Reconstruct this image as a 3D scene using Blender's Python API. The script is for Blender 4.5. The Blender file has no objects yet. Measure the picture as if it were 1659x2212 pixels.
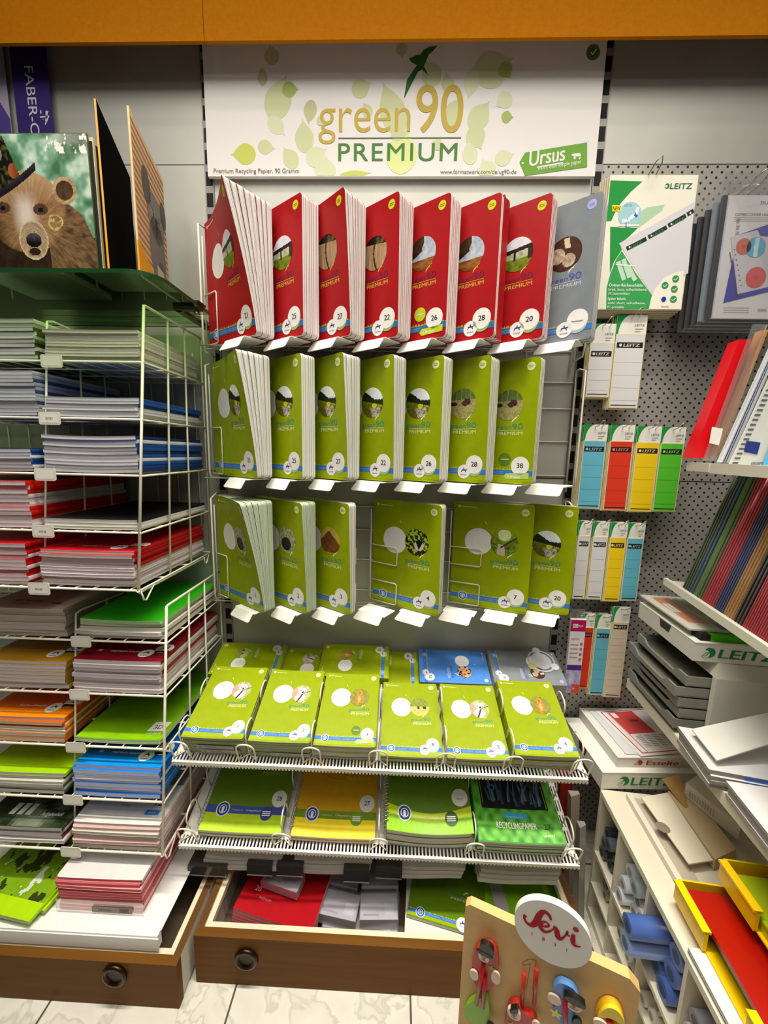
import bpy, math, random
from mathutils import Vector, Matrix
random.seed(7)
SC = bpy.context.scene
COL = SC.collection

# ------------------------------------------------------------------ camera, world, light, exposure
FPX, CU, CV = 831.0, 829.5, 1106.0
_x = Vector((28500, 716, -831)).normalized()
_d = Vector((-110, 5329, 831)).normalized()
_d = (_d - _d.dot(_x) * _x).normalized()
_z = -_d
_y = _x.cross(_d)
if _y.z < 0: _y = -_y
# columns are the world axes seen from the camera (right, down, forward)
RC = Matrix((( _x.x, _y.x, _z.x), (_x.y, _y.y, _z.y), (_x.z, _y.z, _z.z)))
CAM = Vector((0.008, -1.1155, 1.22))
cd = bpy.data.cameras.new('camera'); cam = bpy.data.objects.new('camera', cd); COL.objects.link(cam)
cd.sensor_fit = 'HORIZONTAL'; cd.sensor_width = 36.0; cd.lens = 36.0 * FPX / 1659.0
cd.clip_start = 0.02
rt, dn, fw = Vector(RC[0]), Vector(RC[1]), Vector(RC[2])
up, bk = -dn, -fw
cam.matrix_world = Matrix(((rt.x, up.x, bk.x, CAM.x), (rt.y, up.y, bk.y, CAM.y), (rt.z, up.z, bk.z, CAM.z), (0, 0, 0, 1)))
SC.camera = cam

def W(px, py, x=None, y=None, z=None):
    """point of the place seen at a photo position, on the plane x=, y= or z="""
    r = rt * ((px - CU) / FPX) + dn * ((py - CV) / FPX) + fw
    if y is not None: k = (y - CAM.y) / r.y
    elif x is not None: k = (x - CAM.x) / r.x
    else: k = (z - CAM.z) / r.z
    return CAM + r * k

world = bpy.data.worlds.new('shop_light'); SC.world = world; world.use_nodes = True
bg = world.node_tree.nodes['Background']; bg.inputs[0].default_value = (1.0, .96, .88, 1); bg.inputs[1].default_value = 0.04
def area(name, loc, size, power, color, target, sy=None):
    l = bpy.data.lights.new(name, 'AREA'); l.shape = 'RECTANGLE'; l.size = size; l.size_y = sy or size
    l.energy = power; l.color = color
    o = bpy.data.objects.new(name, l); COL.objects.link(o); o.location = loc
    o.rotation_euler = (Vector(target) - Vector(loc)).to_track_quat('-Z', 'Y').to_euler()
    return o
area('ceiling_lamp', (0.05, -1.25, 2.9), 2.4, 35, (1.0, .94, .84), (0.05, -.9, 0.0), 1.0)
dl = area('added_downlight', (0.05, -.58, 2.85), 1.9, 17, (1.0, .94, .82), (0.05, -.52, 0.0), .12); dl.data.spread = math.radians(75)  # added narrow light that brightens the low stacks; no known fixture
area('ceiling_lamp_behind', (0.1, -2.6, 2.75), 2.4, 6, (1.0, .95, .86), (0.0, -1.8, 0.0), .5)
SC.view_settings.view_transform = 'Standard'; SC.view_settings.look = 'None'
SC.view_settings.exposure = 0.12; SC.view_settings.gamma = 1.0
SC.view_settings.use_curve_mapping = False
SC.cycles.max_bounces = 8; SC.cycles.transparent_max_bounces = 24
SC.cycles.use_denoising = True

# ------------------------------------------------------------------ colours and materials
def hx(s):
    s = s.lstrip('#'); o = []
    for i in (0, 2, 4):
        c = int(s[i:i+2], 16) / 255
        o.append(c / 12.92 if c <= .04045 else ((c + .055) / 1.055) ** 2.4)
    return tuple(o)
def mixc(a, b, t): return tuple(a[i] * (1 - t) + b[i] * t for i in range(3))
WHITE = hx('e9e6e2'); BLACK = hx('15130f'); WIREC = hx('e6e0cf')
GREEN = hx('8f9f02'); DGREEN = hx('5d7d10'); RED = hx('a6141a'); BLUE = hx('3f7fd0'); GREY = hx('7e8489')
_m = {}
def principled(name):
    m = bpy.data.materials.new(name); m.use_nodes = True
    return m, m.node_tree, m.node_tree.nodes['Principled BSDF']
def ink(name, rough, metal=0.0, spec=.5, noise=None, coat=0, bump=None, alpha=None):
    """a surface whose printed colour comes with the mesh; noise = (scale xyz, low, high)"""
    m, nt, b = principled(name)
    a = nt.nodes.new('ShaderNodeAttribute'); a.attribute_name = 'Col'
    src = a.outputs['Color']
    if noise or bump:
        tc = nt.nodes.new('ShaderNodeTexCoord'); mp = nt.nodes.new('ShaderNodeMapping')
        nt.links.new(tc.outputs['Object'], mp.inputs[0]); mp.inputs['Scale'].default_value = (noise or bump)[0]
        n = nt.nodes.new('ShaderNodeTexNoise'); n.inputs['Scale'].default_value = 1; n.inputs['Detail'].default_value = 3
        nt.links.new(mp.outputs[0], n.inputs['Vector'])
        if noise:
            r = nt.nodes.new('ShaderNodeMapRange'); r.inputs[1].default_value = .3; r.inputs[2].default_value = .7
            r.inputs[3].default_value = noise[1]; r.inputs[4].default_value = noise[2]
            nt.links.new(n.outputs[0], r.inputs[0])
            mx = nt.nodes.new('ShaderNodeMix'); mx.data_type = 'RGBA'; mx.blend_type = 'MULTIPLY'; mx.inputs[0].default_value = 1
            nt.links.new(src, mx.inputs[6]); nt.links.new(r.outputs[0], mx.inputs[7]); src = mx.outputs[2]
        if bump:
            bp = nt.nodes.new('ShaderNodeBump'); bp.inputs['Strength'].default_value = bump[1]; bp.inputs['Distance'].default_value = .001
            nt.links.new(n.outputs[0], bp.inputs['Height']); nt.links.new(bp.outputs[0], b.inputs['Normal'])
    nt.links.new(src, b.inputs['Base Color'])
    b.inputs['Roughness'].default_value = rough; b.inputs['Metallic'].default_value = metal
    b.inputs['Specular IOR Level'].default_value = spec
    _m[name] = m
    return m
ink('glossy_card', .38, spec=.22, noise=((60, 60, 60), .95, 1.04))
ink('matt_card', .7, spec=.3)
ink('soot_card', .95, spec=.03)
ink('page_edges', .9, spec=.1, noise=((1.2, 1500, 1.2), .7, 1.05))
ink('sheet_edges', .9, spec=.1, noise=((4, 4, 1400), .72, 1.05))
ink('coated_wire', .45, noise=((30, 30, 30), .93, 1.02))
ink('coated_sheet', .5)
ink('plastic', .28)
ink('satin_metal', .35, metal=.9)
ink('panel_metal', .48, metal=.35, noise=((7, 7, 7), .93, 1.04), spec=.5)
ink('wood_veneer', .6, spec=.15, noise=((3, 40, 90), .8, 1.12))
ink('fibreboard', .55, noise=((90, 90, 90), .95, 1.04))
ink('orange_board', .8, spec=.08, noise=((160, 160, 160), .93, 1.06))
ink('painted_wood', .35)
def perforated():
    m, nt, b = principled('perforated_metal'); N = nt.nodes; L = nt.links
    g = N.new('ShaderNodeNewGeometry'); sp = N.new('ShaderNodeSeparateXYZ'); L.new(g.outputs['Position'], sp.inputs[0])
    def mth(op, a, b_=None):
        n = N.new('ShaderNodeMath'); n.operation = op
        for i, q in enumerate((a, b_)):
            if q is None: continue
            if isinstance(q, (int, float)): n.inputs[i].default_value = q
            else: L.new(q, n.inputs[i])
        return n.outputs[0]
    P = .0245
    def field(ox, oz):
        fx = mth('SUBTRACT', mth('FRACT', mth('ADD', mth('DIVIDE', sp.outputs[0], P), ox)), .5)
        fz = mth('SUBTRACT', mth('FRACT', mth('ADD', mth('DIVIDE', sp.outputs[2], P), oz)), .5)
        return mth('ADD', mth('MULTIPLY', fx, fx), mth('MULTIPLY', fz, fz))
    dmin = mth('MINIMUM', field(0, .1), field(.5, .6))
    hole = mth('LESS_THAN', dmin, .0155)
    n = N.new('ShaderNodeTexNoise'); n.inputs['Scale'].default_value = 9
    r = N.new('ShaderNodeMapRange'); r.inputs[3].default_value = .92; r.inputs[4].default_value = 1.06; L.new(n.outputs[0], r.inputs[0])
    c0 = N.new('ShaderNodeMix'); c0.data_type = 'RGBA'; c0.blend_type = 'MULTIPLY'; c0.inputs[0].default_value = 1
    c0.inputs[6].default_value = (*hx('a5a29b'), 1); L.new(r.outputs[0], c0.inputs[7])
    c = N.new('ShaderNodeMix'); c.data_type = 'RGBA'; L.new(hole, c.inputs[0]); L.new(c0.outputs[2], c.inputs[6]); c.inputs[7].default_value = (.008, .007, .006, 1)
    L.new(c.outputs[2], b.inputs['Base Color']); b.inputs['Roughness'].default_value = .5; b.inputs['Metallic'].default_value = .3
    _m['perforated_metal'] = m
perforated()
def marble():
    m, nt, b = principled('marble_tiles'); N = nt.nodes; L = nt.links
    g = N.new('ShaderNodeNewGeometry')
    br = N.new('ShaderNodeTexBrick'); br.offset = 0; br.inputs['Scale'].default_value = 1; br.inputs['Brick Width'].default_value = .4; br.inputs['Row Height'].default_value = .4
    br.inputs['Mortar Size'].default_value = .0022; br.inputs['Mortar Smooth'].default_value = 0
    mp = N.new('ShaderNodeMapping'); mp.inputs['Location'].default_value = (-.07 + .8, .508 + .4, 0); L.new(g.outputs['Position'], mp.inputs[0]); L.new(mp.outputs[0], br.inputs['Vector'])
    w = N.new('ShaderNodeTexNoise'); w.inputs['Scale'].default_value = 9; w.inputs['Detail'].default_value = 8; w.inputs['Distortion'].default_value = .7; L.new(g.outputs['Position'], w.inputs['Vector'])
    cr = N.new('ShaderNodeValToRGB'); e = cr.color_ramp.elements
    e[0].position = .36; e[0].color = (*hx('cfccc0'), 1); e[1].position = .66; e[1].color = (*hx('c9c6ba'), 1)
    q = e.new(.47); q.color = (*hx('c9c6b9'), 1); q = e.new(.50); q.color = (*hx('b7b4a6'), 1); q = e.new(.53); q.color = (*hx('d0cdc2'), 1)
    L.new(w.outputs[0], cr.inputs[0])
    c = N.new('ShaderNodeMix'); c.data_type = 'RGBA'; L.new(br.outputs['Fac'], c.inputs[0]); L.new(cr.outputs[0], c.inputs[6]); c.inputs[7].default_value = (*hx('4a4740'), 1)
    L.new(c.outputs[2], b.inputs['Base Color']); b.inputs['Roughness'].default_value = .35
    _m['marble_tiles'] = m
marble()
def clear(name, tint, gloss, rough=.08, white=0.0):
    m = bpy.data.materials.new(name); m.use_nodes = True; nt = m.node_tree; N = nt.nodes; L = nt.links
    for n in list(N):
        if n.type != 'OUTPUT_MATERIAL': N.remove(n)
    out = [n for n in N if n.type == 'OUTPUT_MATERIAL'][0]
    t = N.new('ShaderNodeBsdfTransparent'); t.inputs[0].default_value = (*tint, 1)
    gl = N.new('ShaderNodeBsdfGlossy'); gl.inputs['Roughness'].default_value = rough; gl.inputs[0].default_value = (1, 1, 1, 1)
    fr = N.new('ShaderNodeFresnel'); fr.inputs[0].default_value = 1.45
    mu = N.new('ShaderNodeMath'); mu.operation = 'MULTIPLY'; mu.inputs[1].default_value = gloss; mu.use_clamp = True; L.new(fr.outputs[0], mu.inputs[0])
    mx = N.new('ShaderNodeMixShader'); L.new(mu.outputs[0], mx.inputs[0]); L.new(t.outputs[0], mx.inputs[1]); L.new(gl.outputs[0], mx.inputs[2])
    sh = mx.outputs[0]
    if white:
        df = N.new('ShaderNodeBsdfDiffuse'); df.inputs[0].default_value = (.8, .8, .82, 1)
        m2 = N.new('ShaderNodeMixShader'); m2.inputs[0].default_value = white; L.new(sh, m2.inputs[1]); L.new(df.outputs[0], m2.inputs[2]); sh = m2.outputs[0]
    L.new(sh, out.inputs[0]); _m[name] = m
clear('shelf_glass', (.58, .76, .46), 1.0, .04)
clear('clear_film', (.98, .98, .98), .35, .12, .03)
clear('clear_plastic', (.95, .95, .95), .5, .1, .08)
clear('smoked_plastic', (.34, .33, .31), 1.0, .15, .05)

# ------------------------------------------------------------------ text and print
_tc = {}
def glyphs(s, bold=0.0, shear=0.0, space=1.0, res=2):
    """triangles of a line of lettering, capital height 1, starting at x=0"""
    k = (s, bold, shear, space, res)
    if k not in _tc:
        cu = bpy.data.curves.new('lettering', 'FONT'); cu.body = s; cu.size = 1.0; cu.resolution_u = res; cu.offset = bold; cu.shear = shear; cu.space_character = space
        ob = bpy.data.objects.new('lettering', cu); me = bpy.data.meshes.new_from_object(ob)
        me.calc_loop_triangles()
        V = [(v.co.x / .727, v.co.y / .727) for v in me.vertices]
        T = [tuple(t.vertices) for t in me.loop_triangles]
        bpy.data.objects.remove(ob); bpy.data.curves.remove(cu); bpy.data.meshes.remove(me)
        x0 = min((v[0] for v in V), default=0); x1 = max((v[0] for v in V), default=1)
        _tc[k] = ([(v[0] - x0, v[1]) for v in V], T, x1 - x0)
    return _tc[k]
def TX(s, x, y, h, w=None, al='L', bold=0.0, shear=0.0, rot=0, space=1.0):
    V, T, wd = glyphs(s, min(0.0, bold), shear, space, 8 if h > .022 else 3)
    if bold > 0:
        n = len(V); V = [(a + d, b, j * .00004) for j, d in enumerate((-bold * .7, 0, bold * .7)) for a, b in V]; T = [tuple(q + n * j for q in t) for j in range(3) for t in T]
    sx = (w / wd) if w else h
    off = {'L': 0, 'C': -wd * sx / 2, 'R': -wd * sx}[al]
    c, s_ = math.cos(math.radians(rot)), math.sin(math.radians(rot))
    P = []
    for q in V:
        a = q[0] * sx + off; b = q[1] * h
        P.append((x + a * c - b * s_, y + a * s_ + b * c, q[2] if len(q) > 2 else 0.0))
    return (P, T)
def DISC(x, y, rx, ry=None, n=28, rings=3, r0=0.0):
    ry = ry or rx; P = []; T = []
    for j in range(rings + 1):
        f = r0 + (1 - r0) * j / rings
        for i in range(n):
            a = 2 * math.pi * i / n; P.append((x + rx * f * math.cos(a), y + ry * f * math.sin(a)))
    for j in range(rings):
        for i in range(n):
            a, b = j * n + i, j * n + (i + 1) % n
            T.append((a, b, b + n, a + n))
    return (P, T)
def BAND(x0, y0, x1, y1, n=12, dy=0.0):
    P = []; T = []
    for i in range(n + 1):
        t = i / n; x = x0 + (x1 - x0) * t
        P += [(x, y0 + dy * t), (x, y1 + dy * t)]
    for i in range(n): T.append((2*i, 2*i+2, 2*i+3, 2*i+1))
    return (P, T)
def POLY(pts): return (list(pts), [tuple(range(len(pts)))])
def LINE(pts, w):
    P = []; T = []
    for (a, b) in zip(pts, pts[1:]):
        dx, dy = b[0]-a[0], b[1]-a[1]; l = math.hypot(dx, dy) or 1; nx, ny = -dy/l*w/2, dx/l*w/2
        k = len(P); P += [(a[0]+nx, a[1]+ny), (a[0]-nx, a[1]-ny), (b[0]-nx, b[1]-ny), (b[0]+nx, b[1]+ny)]; T.append((k, k+1, k+2, k+3))
    return (P, T)
BIRD_P = [(.02, .0), (.10, .36), (.30, .56), (.40, .64), (.22, .70), (.14, .77), (.25, .79), (.36, .83), (.50, .84), (.58, .92), (.75, .98), (1.0, 1.0), (.86, .90), (.74, .84), (.66, .70), (.60, .62), (.76, .44), (.56, .56), (.44, .52), (.24, .28)]
def BIRD(x, y, s, sy=None):
    sy = sy or s
    # two convex-ish strips avoid a bad fill
    P = [(x + a * s, y + b * sy) for a, b in BIRD_P]
    T = [(0, 1, 19), (1, 2, 18, 19), (2, 3, 17, 18), (3, 15, 17), (15, 16, 17), (3, 4, 7, 8), (4, 5, 6, 7), (3, 8, 14, 15), (8, 9, 13, 14), (9, 10, 12, 13), (10, 11, 12)]
    return (P, T)
def hsh(i, j, k=0):
    n = (i * 374761393 + j * 668265263 + k * 1442695041) & 0xffffffff
    n = ((n ^ (n >> 13)) * 1274126177) & 0xffffffff
    return ((n ^ (n >> 16)) & 0xffff) / 65535.0
def noi(x, y, k=0):
    i, j = math.floor(x), math.floor(y); fx, fy = x - i, y - j
    fx = fx * fx * (3 - 2 * fx); fy = fy * fy * (3 - 2 * fy)
    a = hsh(i, j, k) * (1 - fx) + hsh(i + 1, j, k) * fx; b = hsh(i, j + 1, k) * (1 - fx) + hsh(i + 1, j + 1, k) * fx
    return a * (1 - fy) + b * fy
def fbm(x, y, k=0): return .55 * noi(x, y, k) + .3 * noi(2.1 * x, 2.1 * y, k + 1) + .15 * noi(4.3 * x, 4.3 * y, k + 2)

class MB:
    """collects coloured faces and links them as one mesh object"""
    def __init__(s): s.v = []; s.f = []; s.c = []; s.m = []; s.sm = []
    def face(s, ids, col, m, smooth=False):
        s.f.append(tuple(ids)); s.c.append(col); s.m.append(m); s.sm.append(smooth)
    def poly(s, pts, col, m, smooth=False):
        k = len(s.v); s.v += [tuple(p) for p in pts]; s.face(range(k, k + len(pts)), col, m, smooth)
    def box(s, lo, hi, col, m, M=None, top=None):
        x0, y0, z0 = lo; x1, y1, z1 = hi
        P = [(x0,y0,z0),(x1,y0,z0),(x1,y1,z0),(x0,y1,z0),(x0,y0,z1),(x1,y0,z1),(x1,y1,z1),(x0,y1,z1)]
        if M: P = [tuple(M @ Vector(p)) for p in P]
        k = len(s.v); s.v += P
        for q in ((0,3,2,1),(4,5,6,7),(0,1,5,4),(1,2,6,5),(2,3,7,6),(3,0,4,7)):
            s.face([k + i for i in q], top if (top and q[0] == 4) else col, m)
    def hexa(s, P, col, m):
        k = len(s.v); s.v += [tuple(p) for p in P]
        for q in ((0,3,2,1),(4,5,6,7),(0,1,5,4),(1,2,6,5),(2,3,7,6),(3,0,4,7)): s.face([k + i for i in q], col, m)
    def prism(s, pts2, S, z0, z1, col, m, side=None):
        """outline pts2 (counter-clockwise) pushed from depth z0 to z1 through S(u,v,e)"""
        k = len(s.v); n = len(pts2)
        s.v += [tuple(S(u, v, z0)) for u, v in pts2] + [tuple(S(u, v, z1)) for u, v in pts2]
        s.face([k + n + i for i in range(n)], col, m); s.face([k + n - 1 - i for i in range(n)], side or col, m)
        for i in range(n): j = (i + 1) % n; s.face((k + i, k + j, k + n + j, k + n + i), side or col, m)
    def tube(s, pts, r, col, m='coated_wire', n=6, closed=False):
        pts = [Vector(p) for p in pts]; L = len(pts); k0 = len(s.v)
        nrm = None
        for i, p in enumerate(pts):
            a = pts[(i - 1) % L] if (closed or i) else p; b = pts[(i + 1) % L] if (closed or i < L - 1) else p
            t = (b - a).normalized()
            if nrm is None: nrm = t.orthogonal().normalized()
            nrm = (nrm - nrm.dot(t) * t)
            nrm = nrm.normalized() if nrm.length > 1e-6 else t.orthogonal().normalized()
            bn = t.cross(nrm)
            for j in range(n):
                w = 2 * math.pi * j / n; s.v.append(tuple(p + (nrm * math.cos(w) + bn * math.sin(w)) * r))
        for i in range(L if closed else L - 1):
            for j in range(n):
                a, b = k0 + i * n + j, k0 + i * n + (j + 1) % n; c, d = k0 + ((i + 1) % L) * n + j, k0 + ((i + 1) % L) * n + (j + 1) % n
                s.face((a, b, d, c), col, m, True)
        if not closed:
            s.face([k0 + n - 1 - j for j in range(n)], col, m); s.face([k0 + (L - 1) * n + j for j in range(n)], col, m)
    def lathe(s, prof, col, m, n=24, M=None):
        k = len(s.v)
        for r, z in prof:
            for i in range(n):
                a = 2 * math.pi * i / n; p = Vector((r * math.cos(a), r * math.sin(a), z)); s.v.append(tuple(M @ p) if M else tuple(p))
        for j in range(len(prof) - 1):
            for i in range(n):
                a, b = k + j * n + i, k + j * n + (i + 1) % n; s.face((a, b, b + n, a + n), col, m, True)
        s.face([k + n - 1 - i for i in range(n)], col, m); s.face([k + (len(prof) - 1) * n + i for i in range(n)], col, m)
    def decal(s, S, shape, col, m, e):
        P, T = shape; k = len(s.v); s.v += [tuple(S(q[0], q[1], e + (q[2] if len(q) > 2 else 0.0))) for q in P]
        for t in T: s.face([k + i for i in t], col, m)
    def grid(s, S, us, vs, col, m, e=0.0, smooth=False, flip=False):
        """us/vs sample lists (us may be a function of v); col a colour or f(u,v)"""
        k = len(s.v); U = us if callable(us) else (lambda v: us); nu = len(U(vs[0]))
        uv = []
        for v in vs:
            for u in U(v): s.v.append(tuple(S(u, v, e))); uv.append((u, v))
        for j in range(len(vs) - 1):
            for i in range(nu - 1):
                a = j * nu + i; q = (a, a + 1, a + nu + 1, a + nu)
                c = col((uv[a][0] + uv[a + nu + 1][0]) / 2, (uv[a][1] + uv[a + nu + 1][1]) / 2) if callable(col) else col
                s.face([k + t for t in (q[::-1] if flip else q)], c, m, smooth)
    def photo(s, S, x, y, rx, ry, fn, m, e, n=44, seed=0):
        """a round photograph printed on the surface: fn(a,b) in -1..1 gives the colour"""
        k = len(s.v); us = [-1 + 2 * i / n for i in range(n + 1)]
        def disc(a, b): return a * math.sqrt(1 - b * b / 2), b * math.sqrt(1 - a * a / 2)
        for b in us:
            for a in us:
                p, q = disc(a, b); s.v.append(tuple(S(x + rx * p, y + ry * q, e)))
        for j in range(n):
            for i in range(n):
                p, q = disc((us[i] + us[i + 1]) / 2, (us[j] + us[j + 1]) / 2)
                a = j * (n + 1) + i; s.face((k + a, k + a + 1, k + a + n + 2, k + a + n + 1), fn(p, q), m)
    def mesh(s, name):
        me = bpy.data.meshes.new(name); me.from_pydata(s.v, [], s.f)
        names = sorted(set(s.m)); ix = {n: i for i, n in enumerate(names)}
        for n in names: me.materials.append(_m[n])
        me.polygons.foreach_set('material_index', [ix[n] for n in s.m]); me.polygons.foreach_set('use_smooth', s.sm)
        ca = me.color_attributes.new('Col', 'FLOAT_COLOR', 'CORNER'); buf = []
        for f, c in zip(s.f, s.c): buf += [c[0], c[1], c[2], 1.0] * len(f)
        ca.data.foreach_set('color', buf); me.update()
        return me
    def build(s, name, parent=None, loc=None, rot=None, M=None):
        return link(name, s.mesh(name), parent, loc, rot, M)
def link(name, me, parent=None, loc=None, rot=None, M=None):
    o = bpy.data.objects.new(name, me); COL.objects.link(o)
    if parent: o.parent = parent
    if M is not None: o.matrix_local = M
    if loc is not None: o.location = loc
    if rot is not None: o.rotation_euler = rot
    return o
def tag(o, label, cat, group=None):
    o['label'] = label; o['category'] = cat
    if group: o['group'] = group
    return o
def thing(name, label, cat, loc=(0, 0, 0), rot=None, group=None, M=None):
    o = link(name, None, None, loc if M is None else None, rot, M); o.empty_display_size = .02
    return tag(o, label, cat, group)
def structure(o): o['kind'] = 'structure'; return o
def dup(root, M, label=None, group=None):
    r = root.copy(); COL.objects.link(r); r.matrix_local = M
    if label: r['label'] = label
    if group: r['group'] = group
    elif 'group' in r: del r['group']
    for ch in root.children:
        c = ch.copy(); COL.objects.link(c); c.parent = r
        for g in ch.children:
            d = g.copy(); COL.objects.link(d); d.parent = c
    return r
def TR(loc, rz=0, rx=0, ry=0):
    return Matrix.Translation(Vector(loc)) @ Matrix.Rotation(math.radians(rz), 4, 'Z') @ Matrix.Rotation(math.radians(ry), 4, 'Y') @ Matrix.Rotation(math.radians(rx), 4, 'X')
def flat(o, n=None):
    """surface frame of a mesh: u to the right, v up the sheet, e out of it, at origin o and axes n=(U,V,E)"""
    o = Vector(o); U, V, E = [Vector(a) for a in n]
    return lambda u, v, e: o + U * u + V * v + E * e
UP_FRONT = ((1, 0, 0), (0, 0, 1), (0, -1, 0))     # an upright face looking towards the shop
LYING = ((1, 0, 0), (0, 1, 0), (0, 0, 1))          # a face looking up
# ------------------------------------------------------------------ the setting: floor, back wall, fascia
mb = MB(); mb.grid(flat((0, 0, 0), LYING), [-1.6, 0, 1.7], [-1.6, .05], WHITE, 'marble_tiles'); structure(mb.build('floor'))
PAN = hx('b8b8b0')
SEAMS = [0.0, .36, .757, 1.155, 1.552, 1.951, 2.36]
mb = MB(); mb.box((-1.7, .012, 0), (1.7, .03, 2.4), hx('1c1b19'), 'panel_metal')
for x0, x1, peg in ((-1.7, -.512, 0), (-.488, .488, 0)):
    for a, b in zip(SEAMS, SEAMS[1:]): mb.box((x0, 0, a + .0013), (x1, .0125, b - .0013), PAN, 'panel_metal')
mb.box((.512, 0, 1.9523), (1.7, .0125, 2.36), PAN, 'panel_metal')
wall = structure(mb.build('wall_back'))
mb = MB()
for a, b in zip(SEAMS[:-2], SEAMS[1:-1]): mb.box((.512, 0, a + .0013), (1.7, .0125, b - .0013), PAN, 'perforated_metal')
structure(mb.build('wall_right'))
for k, (x, side) in enumerate(((-.5, 'beside the glass shelf'), (.5, 'beside the perforated panel'))):
    t = thing('slotted_upright', 'grey steel upright with a column of dark slots, ' + side, 'upright', (x, 0, 0))
    mb = MB(); mb.box((-.0115, -.003, 0), (.0115, .011, 2.36), hx('8d8b85'), 'panel_metal'); mb.build('post', t)
    mb = MB()
    for i in range(46):
        z = .05 + i * .05
        mb.box((-.0085, -.0034, z), (.0085, -.0012, z + .033), hx('0c0a0c'), 'matt_card')
    mb.build('slots', t)
FASC = hx('b06a00')
for n, x0, x1 in ((1, -1.7, -.4642), (2, -.4628, 1.7)):
    mb = MB(); mb.box((x0, -.078, 2.1555), (x1, -.070, 2.62), FASC, 'orange_board'); structure(mb.build('trim_%d' % n))

# ------------------------------------------------------------------ banner over the rack
t = thing('banner_sign', 'wide white banner with green leaves, a bird and large gold lettering above the racks', 'sign', (0, 0, 0))
mb = MB(); x0, x1, z0, z1 = -.497, .487, 1.914, 2.212
mb.box((x0, -.016, z0), (x1, -.006, z1), hx('eae6e4'), 'matt_card')
S = flat((0, -.016, 0), UP_FRONT)
def bp(px, py): p = W(px, py, y=-.016); return p.x, p.z
PM = 1 / 885.0
def LEAF(x, y, ang, ln, wd):
    pts = []
    for i in range(22):
        a = 2 * math.pi * i / 22; r = math.cos(a); q = math.sin(a)
        u = r * .5; w = q * .5 * (1 - .62 * max(0, r) ** 1.6)
        if r > .96: u = .62; w = 0
        pts.append((u * ln, w * wd))
    c, s_ = math.cos(math.radians(ang)), math.sin(math.radians(ang))
    out = [(min(x1 - .002, max(x0 + .002, x + a * c - b * s_)), min(z1 - .002, max(z0 + .002, y + a * s_ + b * c))) for a, b in pts]
    return POLY(out)
A, Bc, Cc, Dc, Ec = hx('c3c29a'), hx('cfd3a6'), hx('a9b96a'), hx('d9dcb8'), hx('c6cf63')
LV = [(587, 120, 100, 36, 34, A), (567, 167, 92, 34, 22, A), (602, 214, 68, 88, 60, Bc), (626, 194, 2, 34, 32, Cc), (597, 272, -45, 46, 34, Dc), (670, 240, -100, 44, 29, A),
      (657, 297, 95, 62, 43, Bc), (780, 191, 25, 42, 38, Bc), (793, 239, 120, 30, 24, Bc), (848, 240, 112, 100, 58, Bc), (528, 333, 182, 52, 44, Ec), (574, 318, -8, 36, 30, Bc), (627, 342, 125, 46, 36, Bc),
      (683, 338, 35, 48, 42, Dc), (703, 366, 85, 44, 50, Dc), (765, 377, 5, 66, 16, Ec), (931, 160, 120, 50, 44, Bc), (967, 181, 100, 34, 28, Bc), (1064, 150, 25, 78, 72, Bc), (1092, 152, -55, 32, 32, Cc),
      (1018, 180, -100, 52, 32, Dc), (1089, 217, 215, 36, 34, Dc), (1035, 252, 55, 60, 46, Bc), (1095, 253, -2, 24, 24, Cc), (1028, 297, -60, 46, 44, Bc), (1015, 332, 100, 44, 34, Dc), (977, 245, 65, 58, 40, Bc),
      (868, 330, 80, 86, 70, hx('dfe7a0')), (945, 312, 60, 24, 24, Bc), (1088, 341, 20, 40, 32, Dc), (1052, 366, 120, 40, 40, Dc), (868, 108, -85, 26, 26, A), (694, 262, -40, 22, 20, Bc), (862, 292, 10, 36, 24, Bc)]
for i, (px, py, an, ln, wd, c) in enumerate(LV):
    x, y = bp(px, py); mb.decal(S, LEAF(x, y, an, ln * PM, wd * PM), c, 'matt_card', .0002 + .000012 * i)
GOLD, LGR = hx('c3ab4c'), hx('4d8036')
e = .0008
x, y = bp(688, 286); mb.decal(S, TX('green', x, y, 74 * PM, w=204 * PM, bold=-.004), GOLD, 'matt_card', e)
x, y = bp(898, 286); mb.decal(S, TX('90', x, y, 95 * PM, w=102 * PM, bold=.01), GOLD, 'matt_card', e)
xa, ya = bp(731, 299); xb, yb = bp(996, 299); mb.decal(S, BAND(xa, ya - .0012, xb, ya + .0012), hx('4e6b45'), 'matt_card', e)
x, y = bp(731, 348); mb.decal(S, TX('PREMIUM', x, y, 37 * PM, w=265 * PM, bold=.014, space=1.15), LGR, 'matt_card', e)
x, y = bp(462, 374); mb.decal(S, TX('Premium Recycling Papier, 90 Gramm', x, y, 9.5 * PM, w=196 * PM, bold=.004), hx('77736a'), 'matt_card', e)
x, y = bp(951, 376); mb.decal(S, TX('www.formatwerk.com/de/ug90-de', x, y, 9 * PM, w=169 * PM, bold=.004), hx('77736a'), 'matt_card', e)
mb.decal(S, POLY([bp(*q) for q in ((1122, 351), (1134, 330), (1268, 308), (1268, 361), (1134, 380))]), hx('6fa43a'), 'matt_card', e)
x, y = bp(1129, 353); mb.decal(S, DISC(x, y, .0025, n=12, rings=1), WHITE, 'matt_card', e + .0004)
x, y = bp(1144, 360); mb.decal(S, TX('Ursus', x, y, 31 * PM, w=78 * PM, bold=.04, shear=.2, rot=9), WHITE, 'matt_card', e + .0004)
xa, ya = bp(1160, 362); xb, yb = bp(1216, 352); mb.decal(S, LINE([(xa, ya), (xb, yb)], .003), WHITE, 'matt_card', e + .0004)
x, y = bp(1162, 368); mb.decal(S, TX('more than simple paper', x, y, 8.5 * PM, w=95 * PM, bold=.01, shear=.15, rot=8), WHITE, 'matt_card', e + .0004)
x, y = bp(1233, 345)
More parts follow.
